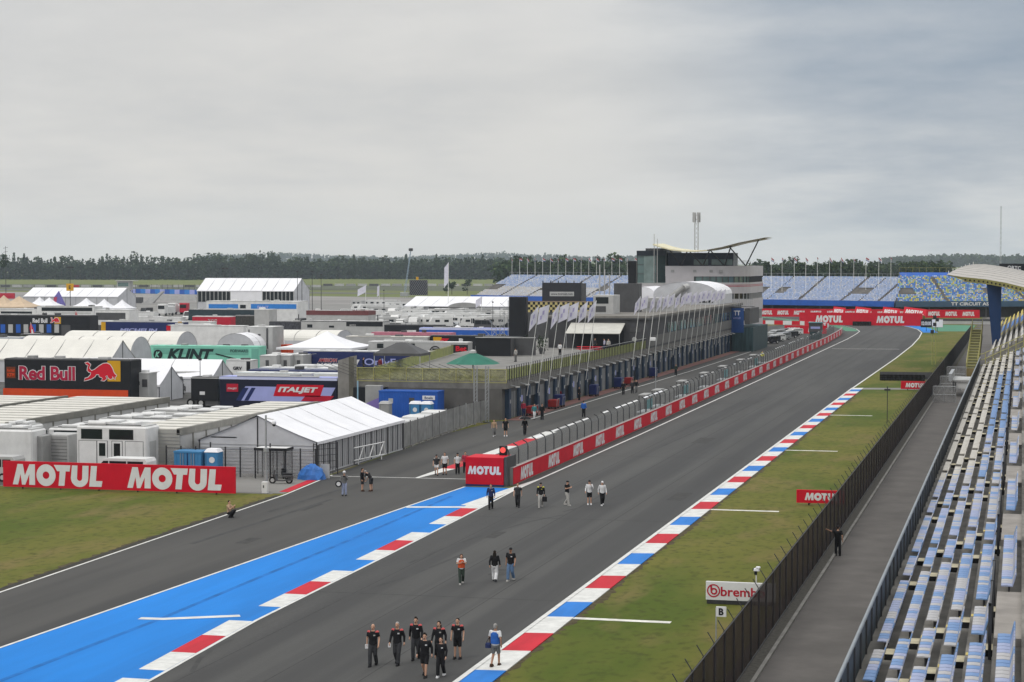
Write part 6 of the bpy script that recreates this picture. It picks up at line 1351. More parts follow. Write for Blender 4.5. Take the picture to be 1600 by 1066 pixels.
# masts, flags
for k, (px, py0, py1, lab) in enumerate(((110, 490, 418, 'tall lamp mast with a yellow number plate before the long left marquee'), (352, 484, 420, 'tall lamp mast with a yellow number plate before the two-storey marquee'))):
    p = at(px, py0, 0); t = thing('lamp_mast', lab, 'mast', (p.x, p.y, 0)); h_ = onY(px, py1, p.y).z; q = MB(); q.tube((0, 0, 0), (0, 0, h_), .14, dsteel, .08); q.build('pole', t); q = MB(); z = onY(px, 449, p.y).z; q.box(-1.3, 1.3, -.2, -.1, z - 1.2, z + 1.2, amber); q.letters(text('E', 1.2, .8, .03), (-.4, -.22, z - .6), (1, 0, 0), (0, 0, 1), black); q.build('number_plate', t); q = MB(); q.bbox(-1.3, 1.3, -.2, .2, h_ - .2, h_ + .3, dsteel, .05); q.build('lamp_head', t)
for k, (px, py0, py1) in enumerate(((465, 500, 425), (472, 500, 432), (488, 500, 425), (502, 498, 430), (336, 486, 450))):
    p = at(px, py0, 0); h_ = onY(px, py1, p.y).z; q = MB(); q.tube((0, 0, 0), (0, 0, h_), .12, dsteel, .07, n=5); q.bbox(-.4, .4, -.2, .2, h_, h_ + .3, dsteel, .05); q.tube((0, 0, 0), (0, 0, .3), .3, concrete); tag(q.build('lamp_mast', None, (p.x, p.y, 0)), ORD[k] + ' slim dark mast from the left standing near the blue banner building' if k < 4 else 'slim dark mast before the left glazing of the two-storey marquee', 'mast')
for k, (px, py, h_, fw, fh, lab) in enumerate(((571, 486, 9, 3.6, 2.4, 'pale lilac flag left of the far car park'), (592, 486, 9, 1.0, 3.5, 'slim white flag right of the lilac one'), (700, 492, 17, 2.2, 6.5, 'tall white feather flag before the large low marquee'), (441, 470, 9, 1.2, 3.5, 'white flag before the right glazing of the two-storey marquee'), (752, 500, 7, 2.4, 2.2, 'lilac flag near the scaffold at the right of the car park'))):
    p = at(px, py, 0); flagpole('flagpole', lab, None, (p.x, p.y, 0), h_, (.2, 0), fw, fh, (flagm,), 60 + k, .12)
# clutter of the paddock: vans, small tents, thin poles
rk = random.Random(31)
CLUT = [(206, 499, 0), (219, 502, 1), (228, 494, 2), (296, 500, 0), (150, 508, 1), (148, 500, 2), (402, 500, 1), (410, 505, 0), (470, 512, 2), (481, 498, 1), (497, 499, 0), (517, 498, 2), (530, 499, 1), (548, 498, 0), (430, 524, 1), (560, 521, 2), (604, 518, 0), (622, 519, 1), (545, 530, 2), (558, 536, 1), (405, 559, 0), (412, 570, 2), (350, 581, 1), (286, 612, 0), (270, 618, 2), (255, 622, 1), (240, 615, 0), (600, 560, 2), (735, 512, 0), (745, 508, 1), (758, 514, 2), (770, 509, 0), (640, 531, 1), (320, 512, 2), (245, 508, 0), (12, 500, 1), (142, 527, 2), (150, 540, 0)]
VC = [white, lgrey, dgrey]
for k, (px, py, c) in enumerate(CLUT):
    p = at(px, py, 0)
    o_ = van(['white', 'pale grey', 'dark grey'][c] + ' van wedged among the team trailers, ' + ['just behind the crimson trailer', 'between low pale roofs', 'partly hidden by the unit in front'][k % 3], p.x, p.y, rk.choice([0, pi / 2, pi, -pi / 2]) + rk.uniform(-.15, .15), VC[c], rk.uniform(4.8, 6.2), 'vans among the team trailers', rk.uniform(2.2, 2.9))
    o_['label'] = ['white', 'pale grey', 'dark grey'][c] + ' service van wedged among the trailers of the crowded paddock'
for k, (px, py, wd, m_, lab) in enumerate(((318, 583, 3.5, dgrey, 'small charcoal pop-up tent before the second peaked marquee'), (600, 516, 5, dgrey, 'dark pop-up tent by the pink edged trailer'), (560, 514, 5, tentw, 'white pop-up tent left of the dark one by the pink edged trailer'), (715, 517, 5, tentw, 'white pop-up tent before the scaffold of the black video screen'), (440, 513, 5, tan, 'sand coloured pop-up tent before the charcoal shelving unit'), (180, 493, 6, tentw, 'white pop-up tent before the framed unit with dark glass'))):
    pagoda('popup_tent', lab, px, py, wd, 2.3, 3.6, m_)
for k, (px, py0, py1, lab) in enumerate(((313, 627, 557, 'thin dark pole with a bracket before the black box truck'), (419, 548, 513, 'thin dark pole right of the tall pale grey cabin'), (462, 550, 515, 'thin pole before the wide white canopy'), (283, 553, 534, 'short aerial pole above the mint green trailer'), (148, 626, 590, 'thin pole standing before the charging animal emblem'), (195, 626, 604, 'short pole at the right end of the orange band'), (770, 520, 470, 'thin pole left of the tall black video screen'), (600, 500, 452, 'thin pale pole in the far car park'))):
    p = at(px, py0, 0); h_ = onY(px, py1, p.y).z; q = MB(); q.tube((0, 0, 0), (0, 0, h_), .06 if py0 > 520 else .1, dsteel, .04, n=5); q.bbox(-.2, .2, -.1, .1, h_ - .5, h_ - .2, dsteel, .03); q.tube((0, 0, 0), (0, 0, .15), .25, concrete, n=8); tag(q.build('thin_pole', None, p), lab, 'pole')
# car park: small cars and caravans
def small_car(m_, kind):
    q = MB()
    if kind == 'car':
        P = [(-2.1, .3), (-2.1, .75), (-1.2, .85), (-.6, 1.4), (.9, 1.42), (1.6, .9), (2.1, .8), (2.1, .3)]; q.prism([(x, -.85, z) for x, z in P], (0, 1.7, 0), m_)
        q.prism([(-1.05, -.87, .88), (-.55, -.87, 1.34), (.85, -.87, 1.34), (1.4, -.87, .9)], (0, 1.74, 0), glass)
    elif kind == 'van':
        P = [(-2.6, .3), (-2.6, 1.0), (-1.9, 1.2), (-1.4, 2.2), (2.6, 2.25), (2.6, .3)]; q.prism([(x, -.95, z) for x, z in P], (0, 1.9, 0), m_); q.box(-1.6, -.4, -.97, .97, 1.3, 1.95, glass)
    else:
        P = [(-3, .5), (-3.1, 1.6), (-2.5, 2.7), (2.9, 2.75), (3.0, .5)]; q.prism([(x, -1.1, z) for x, z in P], (0, 2.2, 0), m_); q.box(-1.8, -.6, -1.12, 1.12, 1.5, 2.1, glass); q.box(.6, 1.8, -1.12, 1.12, 1.5, 2.1, glass)
    for x in (-1.35, 1.35):
        for y in (-.8, .8): q.wheel((x, y, .32), .32, .2, rubber, n=8)
    return q
rc = random.Random(5); silver = mat('silver car paint', (.36, .37, .38), .3, .05, 1, metal=.3, spec=.5); dcar = mat('black car paint', (.02, .02, .024), .25, .1, 1, spec=.6); wcar = mat('white car paint', (.64, .64, .63), .3, .05, 1, spec=.5)
protos = [(small_car(wcar, 'camper').build('parked_camper'), 'white camper van among the dense rows of the far paddock', 'camper'), (small_car(wcar, 'van').build('parked_van'), 'white van among the dense rows of the far paddock', 'van'), (small_car(silver, 'car').build('parked_car'), 'silver car among the dense rows of the far paddock', 'car'), (small_car(dcar, 'car').build('parked_car'), 'dark car among the dense rows of the far paddock', 'car'), (small_car(lgrey, 'camper').build('parked_camper'), 'grey camper among the dense rows of the far paddock', 'camper')]
for o_, l_, c_ in protos: tag(o_, l_, c_, 'vehicles in the far paddock car park')
first = set()
for r in range(9):
    py = 480.5 + r * 3.9; px = 556 + r * 2 + rc.uniform(0, 6)
    while px < (632 if r < 3 else 800):
        p = at(px, py + rc.uniform(-.6, .6), 0); k = rc.choice([0, 0, 1, 1, 2, 3, 4]); o_ = protos[k][0]
        if k in first: o_ = o_.copy(); COL.objects.link(o_)
        first.add(k); o_.location = p; o_.rotation_euler = (0, 0, rc.choice([0, pi, pi / 2, .4, -.3]) + rc.uniform(-.2, .2)); px += rc.uniform(6.5, 12)
# cars by the tower
for k, (px, py, m_, lab) in enumerate(((1203, 537, dcar, 'black car nearest the tower at the end of the pit lane'), (1212, 534, wcar, 'white car parked second from the tower foot'), (1222, 531, silver, 'silver car in the middle of the tower car row'), (1232, 528.5, dcar, 'dark car right of the silver one by the tower'), (1213, 526, silver, 'silver car in the back row by the tower'), (1226, 523.5, dcar, 'dark car in the back row by the tower'), (1240, 524, wcar, 'white car at the right end of the tower car rows'))):
    p = at(px, py, 0); van(lab, p.x, p.y, .9 + .1 * (k % 3), m_, 4.6, 'cars parked by the control tower', 1.55, 'parked_car', 'car')
t = thing('signal_kiosk', 'dark steel start kiosk standing above the pit wall near its far end', 'kiosk', (fx(1275, 440), 440, 0)); t.scale = (.68, .68, .8); q = MB(); q.box(-2.2, 2.0, 0, 3, 2.2, 4.6, dgrey); q.box(-1.6, 1.4, -.03, -.005, 3.0, 3.6, lilac); q.build('cabin', t); q = MB(); q.box(-2.4, 2.2, -.3, 3.3, 4.6, 4.8, mat('teal screen', (.10, .28, .30))); q.build('roof', t); q = MB(); q.box(-2.0, 1.8, .1, 2.9, 0, 2.2, mat('dark teal slats', (.028, .055, .062))); q.build('base', t)
t = thing('red_car_barrier', 'low red banner board beyond the cars by the tower', 'banner', onY(1252, 519, 475)); t.location.z = 0; q = MB(); q.bbox(-4, 6, 0, .3, .1, 2.0, sign_red, .03); q.build('panel', t); put(t, motul(1.1, 3.2), -3.4, .45, sign_white); put(t, motul(1.1, 3.2), 1.6, .45, sign_white)
cloth_wine = mat('faded red cart', (.26, .02, .02), .6, .2, 2)
# small objects standing before the garages
for k, (y, m_, lab) in enumerate(((214, cloth_wine, 'red tyre trolley outside the nearest garages'), (224.5, cloth_wine, 'red trolley outside a garage beyond the first flagpoles'), (227.5, navy, 'dark blue equipment crate beside the red trolley'), (247, navy, 'dark blue equipment crate midway along the garages'), (263, navy, 'dark tool cart before the garages near the walking pair'), (270, cloth_wine, 'dull red cart farther along the garages'), (289, navy, 'blue crate outside the far garages'))):
    t = thing('equipment_cart', lab, 'cart', (PX + 1.1, y, 0), 0, 'carts before the garages'); q = MB(); q.bbox(-.5, .5, -.8, .8, .3, 1.5 if m_ is navy else 1.1, m_, .06); q.build('body', t); q = MB(); q.box(-.5, .5, -.8, .8, .22, .3, dsteel); q.build('chassis', t)
    for x in (-.4, .4):
        for yy in (-.65, .65): q = MB(); q.wheel((x, yy, .12), .12, .08, rubber, n=8); q.build('wheel', t)
    q = MB(); q.tube((.5, -.6, .3), (.62, -.6, 1.2), .025, steel); q.tube((.5, .6, .3), (.62, .6, 1.2), .025, steel); q.tube((.62, -.6, 1.2), (.62, .6, 1.2), .025, steel); q.build('handle', t)
t = thing('pit_lamp_post', 'slim white lamp post with a box camera rising from the pit wall', 'lamp post', (fx(1025, 222), 222, 0)); q = MB(); q.tube((0, 0, 0), (0, 0, 8.4), .05, steel, .035); q.build('pole', t); q = MB(); q.bbox(-.65, .0, -.2, .2, 8.15, 8.5, white, .06); q.build('camera_box', t)
t = thing('picnic_bench', 'red outdoor bench set on the terrace before the awning', 'bench', (-59.5, 277, TZ + .03)); q = MB(); q.box(-1.8, 1.8, -.4, .4, .7, .78, sign_red); q.build('table_top', t)
for y in (-.8, .8): q = MB(); q.box(-1.8, 1.8, y - .15, y + .15, .42, .48, sign_red); q.build('seat', t)
for x in (-1.3, 1.3): q = MB(); q.box(x - .05, x + .05, -.9, .9, .36, .42, sign_red); q.box(x - .05, x + .05, -.1, .1, 0, .7, sign_red); q.build('leg', t)
for k, (x, y) in enumerate(((-66.5, 268), (-64.8, 270))):
    t = thing('potted_plant', ['left', 'right'][k] + ' of two dark bushy potted plants on the roof terrace', 'potted plant', (x, y, TZ + .03)); q = MB(); q.lathe([(.35, 0), (.45, .8)], (0, 0, 0), dgrey, 12); q.build('pot', t); rp_ = random.Random(k); q = MB()
    for i in range(160):
        v = Vector((rp_.gauss(0, .4), rp_.gauss(0, .4), 1.5 + rp_.gauss(0, .5))); d = Vector((rp_.gauss(0, 1), rp_.gauss(0, 1), rp_.gauss(0, 1))).normalized() * .2; e2 = d.orthogonal().normalized() * .07; q.quad(v - d, v + e2, v + d, v - e2, mat('dark leaf', (.02, .035, .015), .8, .4, 2))
    q.build('foliage', t)
# ================================================================== PEOPLE
def remesh(mb, voxel, smooth=2):
    o = mb.build('tmp'); m = o.modifiers.new('r', 'REMESH'); m.mode = 'VOXEL'; m.voxel_size = voxel; m.use_smooth_shade = True
    if smooth: s_ = o.modifiers.new('s', 'SMOOTH'); s_.factor = .5; s_.iterations = smooth
    dg = bpy.context.evaluated_depsgraph_get(); me = bpy.data.meshes.new_from_object(o.evaluated_get(dg))
    old = o.data; bpy.data.objects.remove(o); bpy.data.meshes.remove(old); me.materials.clear(); return me
def cap(q, a, c, ra, rc):
    a, c = Vector(a), Vector(c); q.tube(a, c, ra, white, rc, 10); q.ell(a, ra, ra, ra, white, 10, 6); q.ell(c, rc, rc, rc, white, 10, 6)
def loft(q, secs, n=14):
    vs = []; fs = []
    for (x, y, z, rx, ry) in secs:
        for i in range(n): a = 2 * pi * i / n; vs.append((x + rx * cos(a), y + ry * sin(a), z))
    for k in range(len(secs) - 1):
        for i in range(n): fs.append((k * n + i, k * n + (i + 1) % n, (k + 1) * n + (i + 1) % n, (k + 1) * n + i))
    fs += [tuple(range(n - 1, -1, -1)), tuple(range((len(secs) - 1) * n, len(secs) * n))]; q.add(vs, fs, white)
def joints(pose):
    J = dict(hip=.95, lean=0.0, head=(0, 0))
    L = {}
    if pose in ('walkA', 'walkB', 'phone'):
        s_ = -1 if pose != 'walkB' else 1
        for sd in (-1, 1):
            f = sd * s_
            L[('knee', sd)] = (.095 * sd, -.15 if f > 0 else -.03, .51); L[('ank', sd)] = (.085 * sd, -.20 if f > 0 else .24, .085 if f > 0 else .13)
            L[('elb', sd)] = (.265 * sd, .10 if f > 0 else -.01, 1.17); L[('wri', sd)] = (.275 * sd, .06 if f > 0 else -.17, .93)
    else:
        for sd in (-1, 1):
            L[('knee', sd)] = (.10 * sd, -.02, .51); L[('ank', sd)] = (.115 * sd, .0 + .02 * sd, .085)
            L[('elb', sd)] = (.265 * sd, .03, 1.17); L[('wri', sd)] = (.27 * sd, -.05, .92)
    if pose == 'phone':
        L[('elb', 1)] = (.25, -.05, 1.20); L[('wri', 1)] = (.08, -.27, 1.30); L[('elb', -1)] = (-.25, -.05, 1.20); L[('wri', -1)] = (-.05, -.27, 1.26)
    if pose == 'camera':
        L[('elb', 1)] = (.25, -.10, 1.20); L[('wri', 1)] = (.10, -.27, 1.42); L[('elb', -1)] = (-.27, -.02, 1.18); L[('wri', -1)] = (-.30, -.16, .98)
    if pose == 'reach':
        L[('elb', 1)] = (.38, -.02, 1.42); L[('wri', 1)] = (.62, -.08, 1.50)
    if pose == 'bend':
        J['lean'] = .75; L[('elb', 1)] = (.25, -.45, .98); L[('wri', 1)] = (.12, -.52, .78); L[('elb', -1)] = (-.25, -.45, .98); L[('wri', -1)] = (-.12, -.52, .78)
    if pose == 'crouch':
        J['hip'] = .36
        for sd in (-1, 1): L[('knee', sd)] = (.19 * sd, -.36, .48 if sd > 0 else .40); L[('ank', sd)] = (.13 * sd, -.12, .085); L[('elb', sd)] = (.24 * sd, -.24, .62); L[('wri', sd)] = (.07 * sd, -.40, .80)
    J['L'] = L; return J
def build_person_meshes(pose, sleeve, lower, near):
    J = joints(pose); L = J['L']; hz = J['hip']; ln = J['lean']; dz = hz - .95
    def T(x, y, z):                                   # upper body leans about the hip
        h = z - .95; return (x, y - sin(ln) * h, hz + cos(ln) * h if ln else z + dz)
    sh = {sd: T(.185 * sd, .01, 1.43) for sd in (-1, 1)}; hp = {sd: (.09 * sd, 0, hz - .02) for sd in (-1, 1)}
    torso = [(.0, 0, .88, .150, .105), (0, 0, .97, .165, .115), (0, .0, 1.08, .150, .105), (0, 0, 1.22, .168, .115), (0, .005, 1.34, .190, .118), (0, .01, 1.42, .185, .100), (0, .01, 1.475, .10, .075)]
    def TS(k, cut0=0, cut1=9): return [(*T(x, y, z), rx + k, ry + k) for x, y, z, rx, ry in torso if cut0 <= z <= cut1]
    q = MB(); loft(q, TS(0))
    for sd in (-1, 1):
        cap(q, hp[sd], L[('knee', sd)], .085, .056); cap(q, L[('knee', sd)], L[('ank', sd)], .056, .038)
        a = Vector(L[('ank', sd)]); q.ell(a + Vector((0, -.06, -.045)), .045, .12, .04, white)
        w_ = Vector(L[('wri', sd)]); e_ = Vector(L[('elb', sd)])
        if ln == 0 and pose != 'crouch': w_, e_ = w_ + Vector((0, 0, dz)), e_ + Vector((0, 0, dz))
        cap(q, sh[sd], e_, .052, .040); cap(q, e_, w_, .040, .028)
        d = (w_ - e_).normalized(); palm = w_ + d * .055; side = Vector((0, 1, 0)) if abs(d.y) < .8 else Vector((1, 0, 0)); side = (side - d * side.dot(d)).normalized(); nrm = d.cross(side) * -sd
        cap(q, w_, palm + d * .03, .028, .034)
        if near:
            for f in range(4):
                b0 = palm + d * .035 + side * (-.027 + f * .018); ln_ = (.055, .065, .060, .045)[f]
                k1 = b0 + (d * .8 + nrm * .35).normalized() * ln_ * .6; cap(q, b0, k1, .0115, .0105); cap(q, k1, k1 + (d * .45 + nrm * .8).normalized() * ln_ * .5, .0105, .009)
            b0 = palm - side * .03; k1 = b0 + (d * .6 - side * .7 + nrm * .2).normalized() * .035; cap(q, b0, k1, .014, .012); cap(q, k1, k1 + (d * .8 + nrm * .4).normalized() * .03, .012, .010)
    hc = Vector(T(0, -.015 - (.03 if ln else 0), 1.645)) + (Vector((0, -.03, -.03)) if pose in ('phone', 'bend') else Vector())
    cap(q, T(0, .01, 1.45), hc - Vector((0, -.01, .06)), .06, .056)
    q.ell(hc + Vector((0, .01, .02)), .076, .095, .105, white, 14, 10); q.ell(hc + Vector((0, -.03, -.05)), .058, .062, .065, white)
    cap(q, hc + Vector((0, -.085, .01)), hc + Vector((0, -.108, -.025)), .010, .015)
    for sd in (-1, 1): q.ell(hc + Vector((.078 * sd, .015, -.01)), .012, .022, .032, white, 8, 6)
    body = remesh(q, .0115 if near else .021, 2)
    for _ in range(3): body.materials.append(None)
    mi = []
    for p in body.polygons:
        c = Vector(p.center) - hc; k = 0
        if c.y < -.055:
            if min((c - Vector((s_ * .031, c.y, .012))).length for s_ in (-1, 1)) < .013: k = 1
            elif abs(c.x) < .028 and abs(c.z + .062) < .008: k = 2
        mi.append(k)
    body.polygons.foreach_set('material_index', mi)
    # shirt
    q = MB(); loft(q, TS(.022 if sleeve != 'loose' else .035, .85))
    for sd in (-1, 1):
        e_ = Vector(L[('elb', sd)]); w_ = Vector(L[('wri', sd)])
        if ln == 0 and pose != 'crouch': e_, w_ = e_ + Vector((0, 0, dz)), w_ + Vector((0, 0, dz))
        s_ = Vector(sh[sd])
        if sleeve == 'none': continue
        q.ell(s_, .076, .074, .074, white)
        if sleeve == 'short': q.tube(s_, s_.lerp(e_, .72), .072, white, .068, 10)
        else: cap(q, s_, e_, .072, .056); q.tube(e_, e_.lerp(w_, .97), .056, white, .044, 10)
    shirt = remesh(q, .018 if near else .026, 3)
    for _ in range(3): shirt.materials.append(None)
    mi = []
    for p in shirt.polygons:
        x, y, z = p.center; z -= dz; k = 0
        if z > 1.425 and abs(x) > .12 and not ln: k = 1
        elif abs(x - .085) < .035 and abs(z - 1.31) < .022 and y < -.05: k = 2
        mi.append(k)
    shirt.polygons.foreach_set('material_index', mi)
    # lower garment
    q = MB(); pel = [(0, 0, hz - .14, .16, .12), (0, 0, hz - .02, .178, .128), (0, 0, hz + .07, .165, .12)]; loft(q, pel)
    wide = .02 if lower != 'wide' else .035
    for sd in (-1, 1):
        kn, an = Vector(L[('knee', sd)]), Vector(L[('ank', sd)]); h_ = Vector(hp[sd])
        if lower == 'shorts': q.tube(h_ - Vector((0, 0, .02)), h_.lerp(kn, .92), .105, white, .084, 12)
        elif lower == 'short': q.tube(h_ - Vector((0, 0, .02)), h_.lerp(kn, .62), .108, white, .092, 12)
        else: cap(q, h_ - Vector((0, 0, .02)), kn, .108, .072 + wide * .8); q.tube(kn, kn.lerp(an, .97), .072 + wide * .8, white, .055 + wide * 1.2, 12)
    trous = remesh(q, .018 if near else .026, 3); trous.materials.append(None)
    shoes = []
    for sd in (-1, 1):
        a = Vector(L[('ank', sd)]); q = MB(); P = [(-.055, .07), (.055, .07), (.06, -.06), (.05, -.17), (0, -.20), (-.05, -.17), (-.06, -.06)]
        z0 = max(0.0, a.z - .085); pts = [(a.x + x, a.y + y, z0) for x, y in P]
        q.add(pts + [(a.x + x * .95, a.y + y * .97, z0 + .045) for x, y in P] + [(a.x + x * .75, a.y + min(y, .06) * (.75 if y < -.1 else .9), z0 + (.075 if y < -.1 else .12)) for x, y in P], [tuple(range(6, -1, -1)), tuple(range(14, 21))] + [(k * 7 + i, k * 7 + (i + 1) % 7, (k + 1) * 7 + (i + 1) % 7, (k + 1) * 7 + i) for k in range(2) for i in range(7)], white)
        o = q.build('tmp'); me = o.data; bpy.data.objects.remove(o); me.materials.clear(); me.materials.append(None); shoes.append(me)
    return body, shirt, trous, shoes, hc, L
_PC = {}
def hair_mesh(style, hc, near):
    q = MB()
    if style == 'short': q.ell(hc + Vector((0, .022, .045)), .083, .092, .092, white, 14, 9); q.ell(hc + Vector((0, .05, -.01)), .072, .062, .07, white)
    if style == 'quiff': q.ell(hc + Vector((0, .022, .045)), .083, .092, .092, white, 14, 9); q.ell(hc + Vector((0, -.03, .13)), .05, .06, .04, white)
    if style == 'long':
        q.ell(hc + Vector((0, .022, .04)), .088, .095, .098, white, 14, 9)
        cap(q, hc + Vector((0, .06, 0)), hc + Vector((0, .10, -.28)), .08, .07); cap(q, hc + Vector((-.06, .05, -.05)), hc + Vector((-.085, .05, -.24)), .04, .03); cap(q, hc + Vector((.06, .05, -.05)), hc + Vector((.085, .05, -.24)), .04, .03)
    if style == 'cap': q.ell(hc + Vector((0, .012, .055)), .088, .104, .085, white, 14, 9); q.add([(hc.x - .07, hc.y - .06, hc.z + .06), (hc.x + .07, hc.y - .06, hc.z + .06), (hc.x + .055, hc.y - .18, hc.z + .045), (hc.x - .055, hc.y - .18, hc.z + .045), (hc.x - .07, hc.y - .06, hc.z + .075), (hc.x + .07, hc.y - .06, hc.z + .075), (hc.x + .055, hc.y - .18, hc.z + .058), (hc.x - .055, hc.y - .18, hc.z + .058)], [(0, 3, 2, 1), (4, 5, 6, 7), (0, 1, 5, 4), (1, 2, 6, 5), (2, 3, 7, 6), (3, 0, 4, 7)], white); q.ell(hc + Vector((0, .06, -.01)), .06, .05, .06, white)
    if style == 'helmet': q.ell(hc + Vector((0, .01, .05)), .115, .135, .115, white, 14, 9)
    me = remesh(q, .014 if near else .022, 1); me.materials.append(None); return me
SKIN = [mat('light skin', (.50, .29, .20), .55, .08, 6), mat('tanned skin', (.36, .19, .12), .55, .08, 6)]
eyem, lipm = mat('eye dark', (.03, .025, .02), .3, .1, 1), mat('lip', (.32, .12, .10), .5, .1, 1)
CL = {'black': (.012, .012, .014), 'char': (.035, .036, .04), 'white': (.62, .62, .63), 'navy': (.02, .03, .09), 'blue': (.03, .12, .42), 'jeans': (.10, .17, .29), 'ljeans': (.30, .34, .48), 'grey': (.15, .15, .15), 'lgrey': (.38, .37, .35), 'red': (.52, .05, .04), 'pinkred': (.50, .09, .09), 'green': (.035, .05, .04), 'tan': (.36, .25, .16), 'yellow': (.55, .52, .06), 'brown': (.05, .025, .015), 'dk': (.014, .010, .008), 'greyhair': (.30, .29, .28), 'teal': (.05, .22, .24), 'crim': (.35, .03, .06), 'orange': (.55, .09, .03), 'wine': (.16, .02, .03), 'lilac': (.40, .40, .52)}
def cloth(c): return mat('cloth ' + c, CL[c], .85, .18, 7, spec=.2)
NPEOPLE = 0
def person(label, px, py, pose='walkA', face=0.0, shirt='black', sleeve='long', lower='trousers', low='black', shoe='black', hair='short', hcol='dk', accent=None, logo=None, H=1.76, skin=0, near=True, z=0.0, loc=None, group=None, cat='person'):
    key = (pose, sleeve, lower, near)
    if key not in _PC: _PC[key] = build_person_meshes(*key)
    body, sm, tm, shm, hc, L = _PC[key]
    p = loc or at(px, py, z)
    def mk(name, me, mats, parent=None):
        o = bpy.data.objects.new(name, me); COL.objects.link(o)
        for i, m_ in enumerate(mats): o.material_slots[i].link = 'OBJECT'; o.material_slots[i].material = m_
        if parent: o.parent = parent
        return o
    o = mk('person', body, [SKIN[skin], eyem, lipm]); o.location = p; o.rotation_euler = (0, 0, face); s_ = H / 1.78; o.scale = (s_, s_, s_); tag(o, label, cat, group)
    mk('shirt' if sleeve == 'short' else 'jacket', sm, [cloth(shirt), cloth(accent or shirt), cloth(logo or shirt)], o)
    mk('shorts' if 'short' in lower else 'trousers', tm, [cloth(low)], o)
    for me in shm: mk('shoe', me, [cloth(shoe)], o)
    if hair:
        hk = (hair, pose, near)
        if hk not in _PC: _PC[hk] = hair_mesh(hair, hc, near)
        mk('cap' if hair == 'cap' else ('helmet' if hair == 'helmet' else 'hair'), _PC[hk], [cloth(hcol)], o)
    o['wr'] = [tuple(o.matrix_basis @ Vector(L[('wri', sd)])) for sd in (-1, 1)][0]; o['wl'] = tuple(o.matrix_basis @ Vector(L[('wri', 1)]))
    return o
def held(name, label, cat, q, p, rz=0): return tag(q.build(name, None, p, rz), label, cat)
F_ = .24
p1 = person('bald man in black shirt with red shoulders at left of the nearest group', 583, 1041, 'walkA', F_ * .3, 'black', 'short', 'trousers', 'char', 'black', None, 'dk', 'pinkred', 'lgrey', 1.80)
p2 = person('grey haired man in black jacket, second from left in the nearest group', 621, 1039, 'walkB', 0, 'black', 'long', 'trousers', 'char', 'black', 'short', 'greyhair', 'pinkred', 'white', 1.84)
person('man with a quiff and dark trousers at the back of the nearest group', 650, 1031, 'walkA', .1, 'black', 'long', 'trousers', 'char', 'black', 'quiff', 'dk', 'pinkred', 'white', 1.84)
person('man in black jacket and shorts, front row of the nearest group', 664, 1058, 'walkB', 0, 'black', 'long', 'shorts', 'black', 'black', 'quiff', 'dk', None, 'white', 1.82)
person('long haired person in black jacket behind the two front walkers', 686, 1036, 'walkB', 0, 'black', 'long', 'trousers', 'black', 'black', 'long', 'dk', 'pinkred', 'lgrey', 1.80)
person('short man in black tracksuit with white shoes, front row of the nearest group', 689, 1058, 'walkA', 0, 'black', 'long', 'trousers', 'black', 'white', 'short', 'dk', None, 'white', 1.66)
person('man in black shirt and shorts at the right end of the nearest group', 715, 1030, 'stand', 0, 'black', 'short', 'shorts', 'black', 'black', 'short', 'dk', 'pinkred', 'white', 1.78)
p8 = person('grey haired man in blue vest seen from behind on the kerb', 774, 1042, 'walkA', pi - .1, 'white', 'short', 'shorts', 'grey', 'brown', 'short', 'greyhair', None, None, 1.84, 1)
def vest(o, col):
    k = ('vest', o.data.name)
    if k not in _PC:
        q = MB(); loft(q, [(0, 0, .95, .205, .155), (0, 0, 1.10, .20, .15), (0, 0, 1.24, .20, .15), (0, .005, 1.36, .21, .15), (0, .01, 1.44, .15, .125)]); _PC[k] = remesh(q, .018, 2); _PC[k].materials.append(None)
    v = bpy.data.objects.new('vest', _PC[k]); COL.objects.link(v); v.material_slots[0].link = 'OBJECT'; v.material_slots[0].material = cloth(col); v.parent = o
vest(p8, 'blue')
p9 = person('brown haired woman in orange red vest holding up a phone', 721, 913, 'phone', .3, 'white', 'short', 'trousers', 'green', 'lgrey', 'long', 'brown', None, None, 1.64); vest(p9, 'orange')
person('woman with long black hair in a black top and wide white trousers', 773, 909, 'walkB', pi + .1, 'black', 'long', 'wide', 'white', 'char', 'long', 'dk', None, None, 1.68)
person('man in black cap, black shirt and blue jeans beside the woman in white trousers', 798, 908, 'walkA', -.1, 'black', 'short', 'trousers', 'jeans', 'lgrey', 'cap', 'black', None, 'white', 1.80, 1)
person('man in dark blue and black jacket standing on the white line before the red box', 767, 796, 'walkA', .2, 'navy', 'long', 'trousers', 'black', 'black', 'short', 'dk', 'black', 'lgrey', 1.76)
person('person in a black vest with pale sleeves, second from left in the line of six', 809, 793, 'walkB', .2, 'char', 'short', 'trousers', 'black', 'black', 'short', 'dk', 'lgrey', None, 1.72)
p14 = person('person in black and yellow jacket with pale trousers carrying a black bag', 845, 793, 'walkA', .1, 'black', 'long', 'trousers', 'lgrey', 'lgrey', 'cap', 'black', 'yellow', 'yellow', 1.74)
person('person in grey trousers and black top looking down at the track', 886, 790, 'phone', 1.2, 'black', 'short', 'trousers', 'lgrey', 'lgrey', 'cap', 'black', None, None, 1.78)
person('person in a white long sleeved top and black shorts raising a hand to the face', 921, 789, 'camera', .3, 'white', 'long', 'shorts', 'black', 'white', 'cap', 'black', None, None, 1.74)
person('person in white top, cap and black trousers at right of the line', 941, 790, 'walkA', .4, 'white', 'long', 'trousers', 'black', 'white', 'cap', 'white', 'white', None, 1.72)
person('person with dark vest and white shorts left of the red box', 682, 743, 'walkB', .3, 'char', 'short', 'short', 'white', 'black', 'cap', 'black', 'lgrey', None, 1.68)
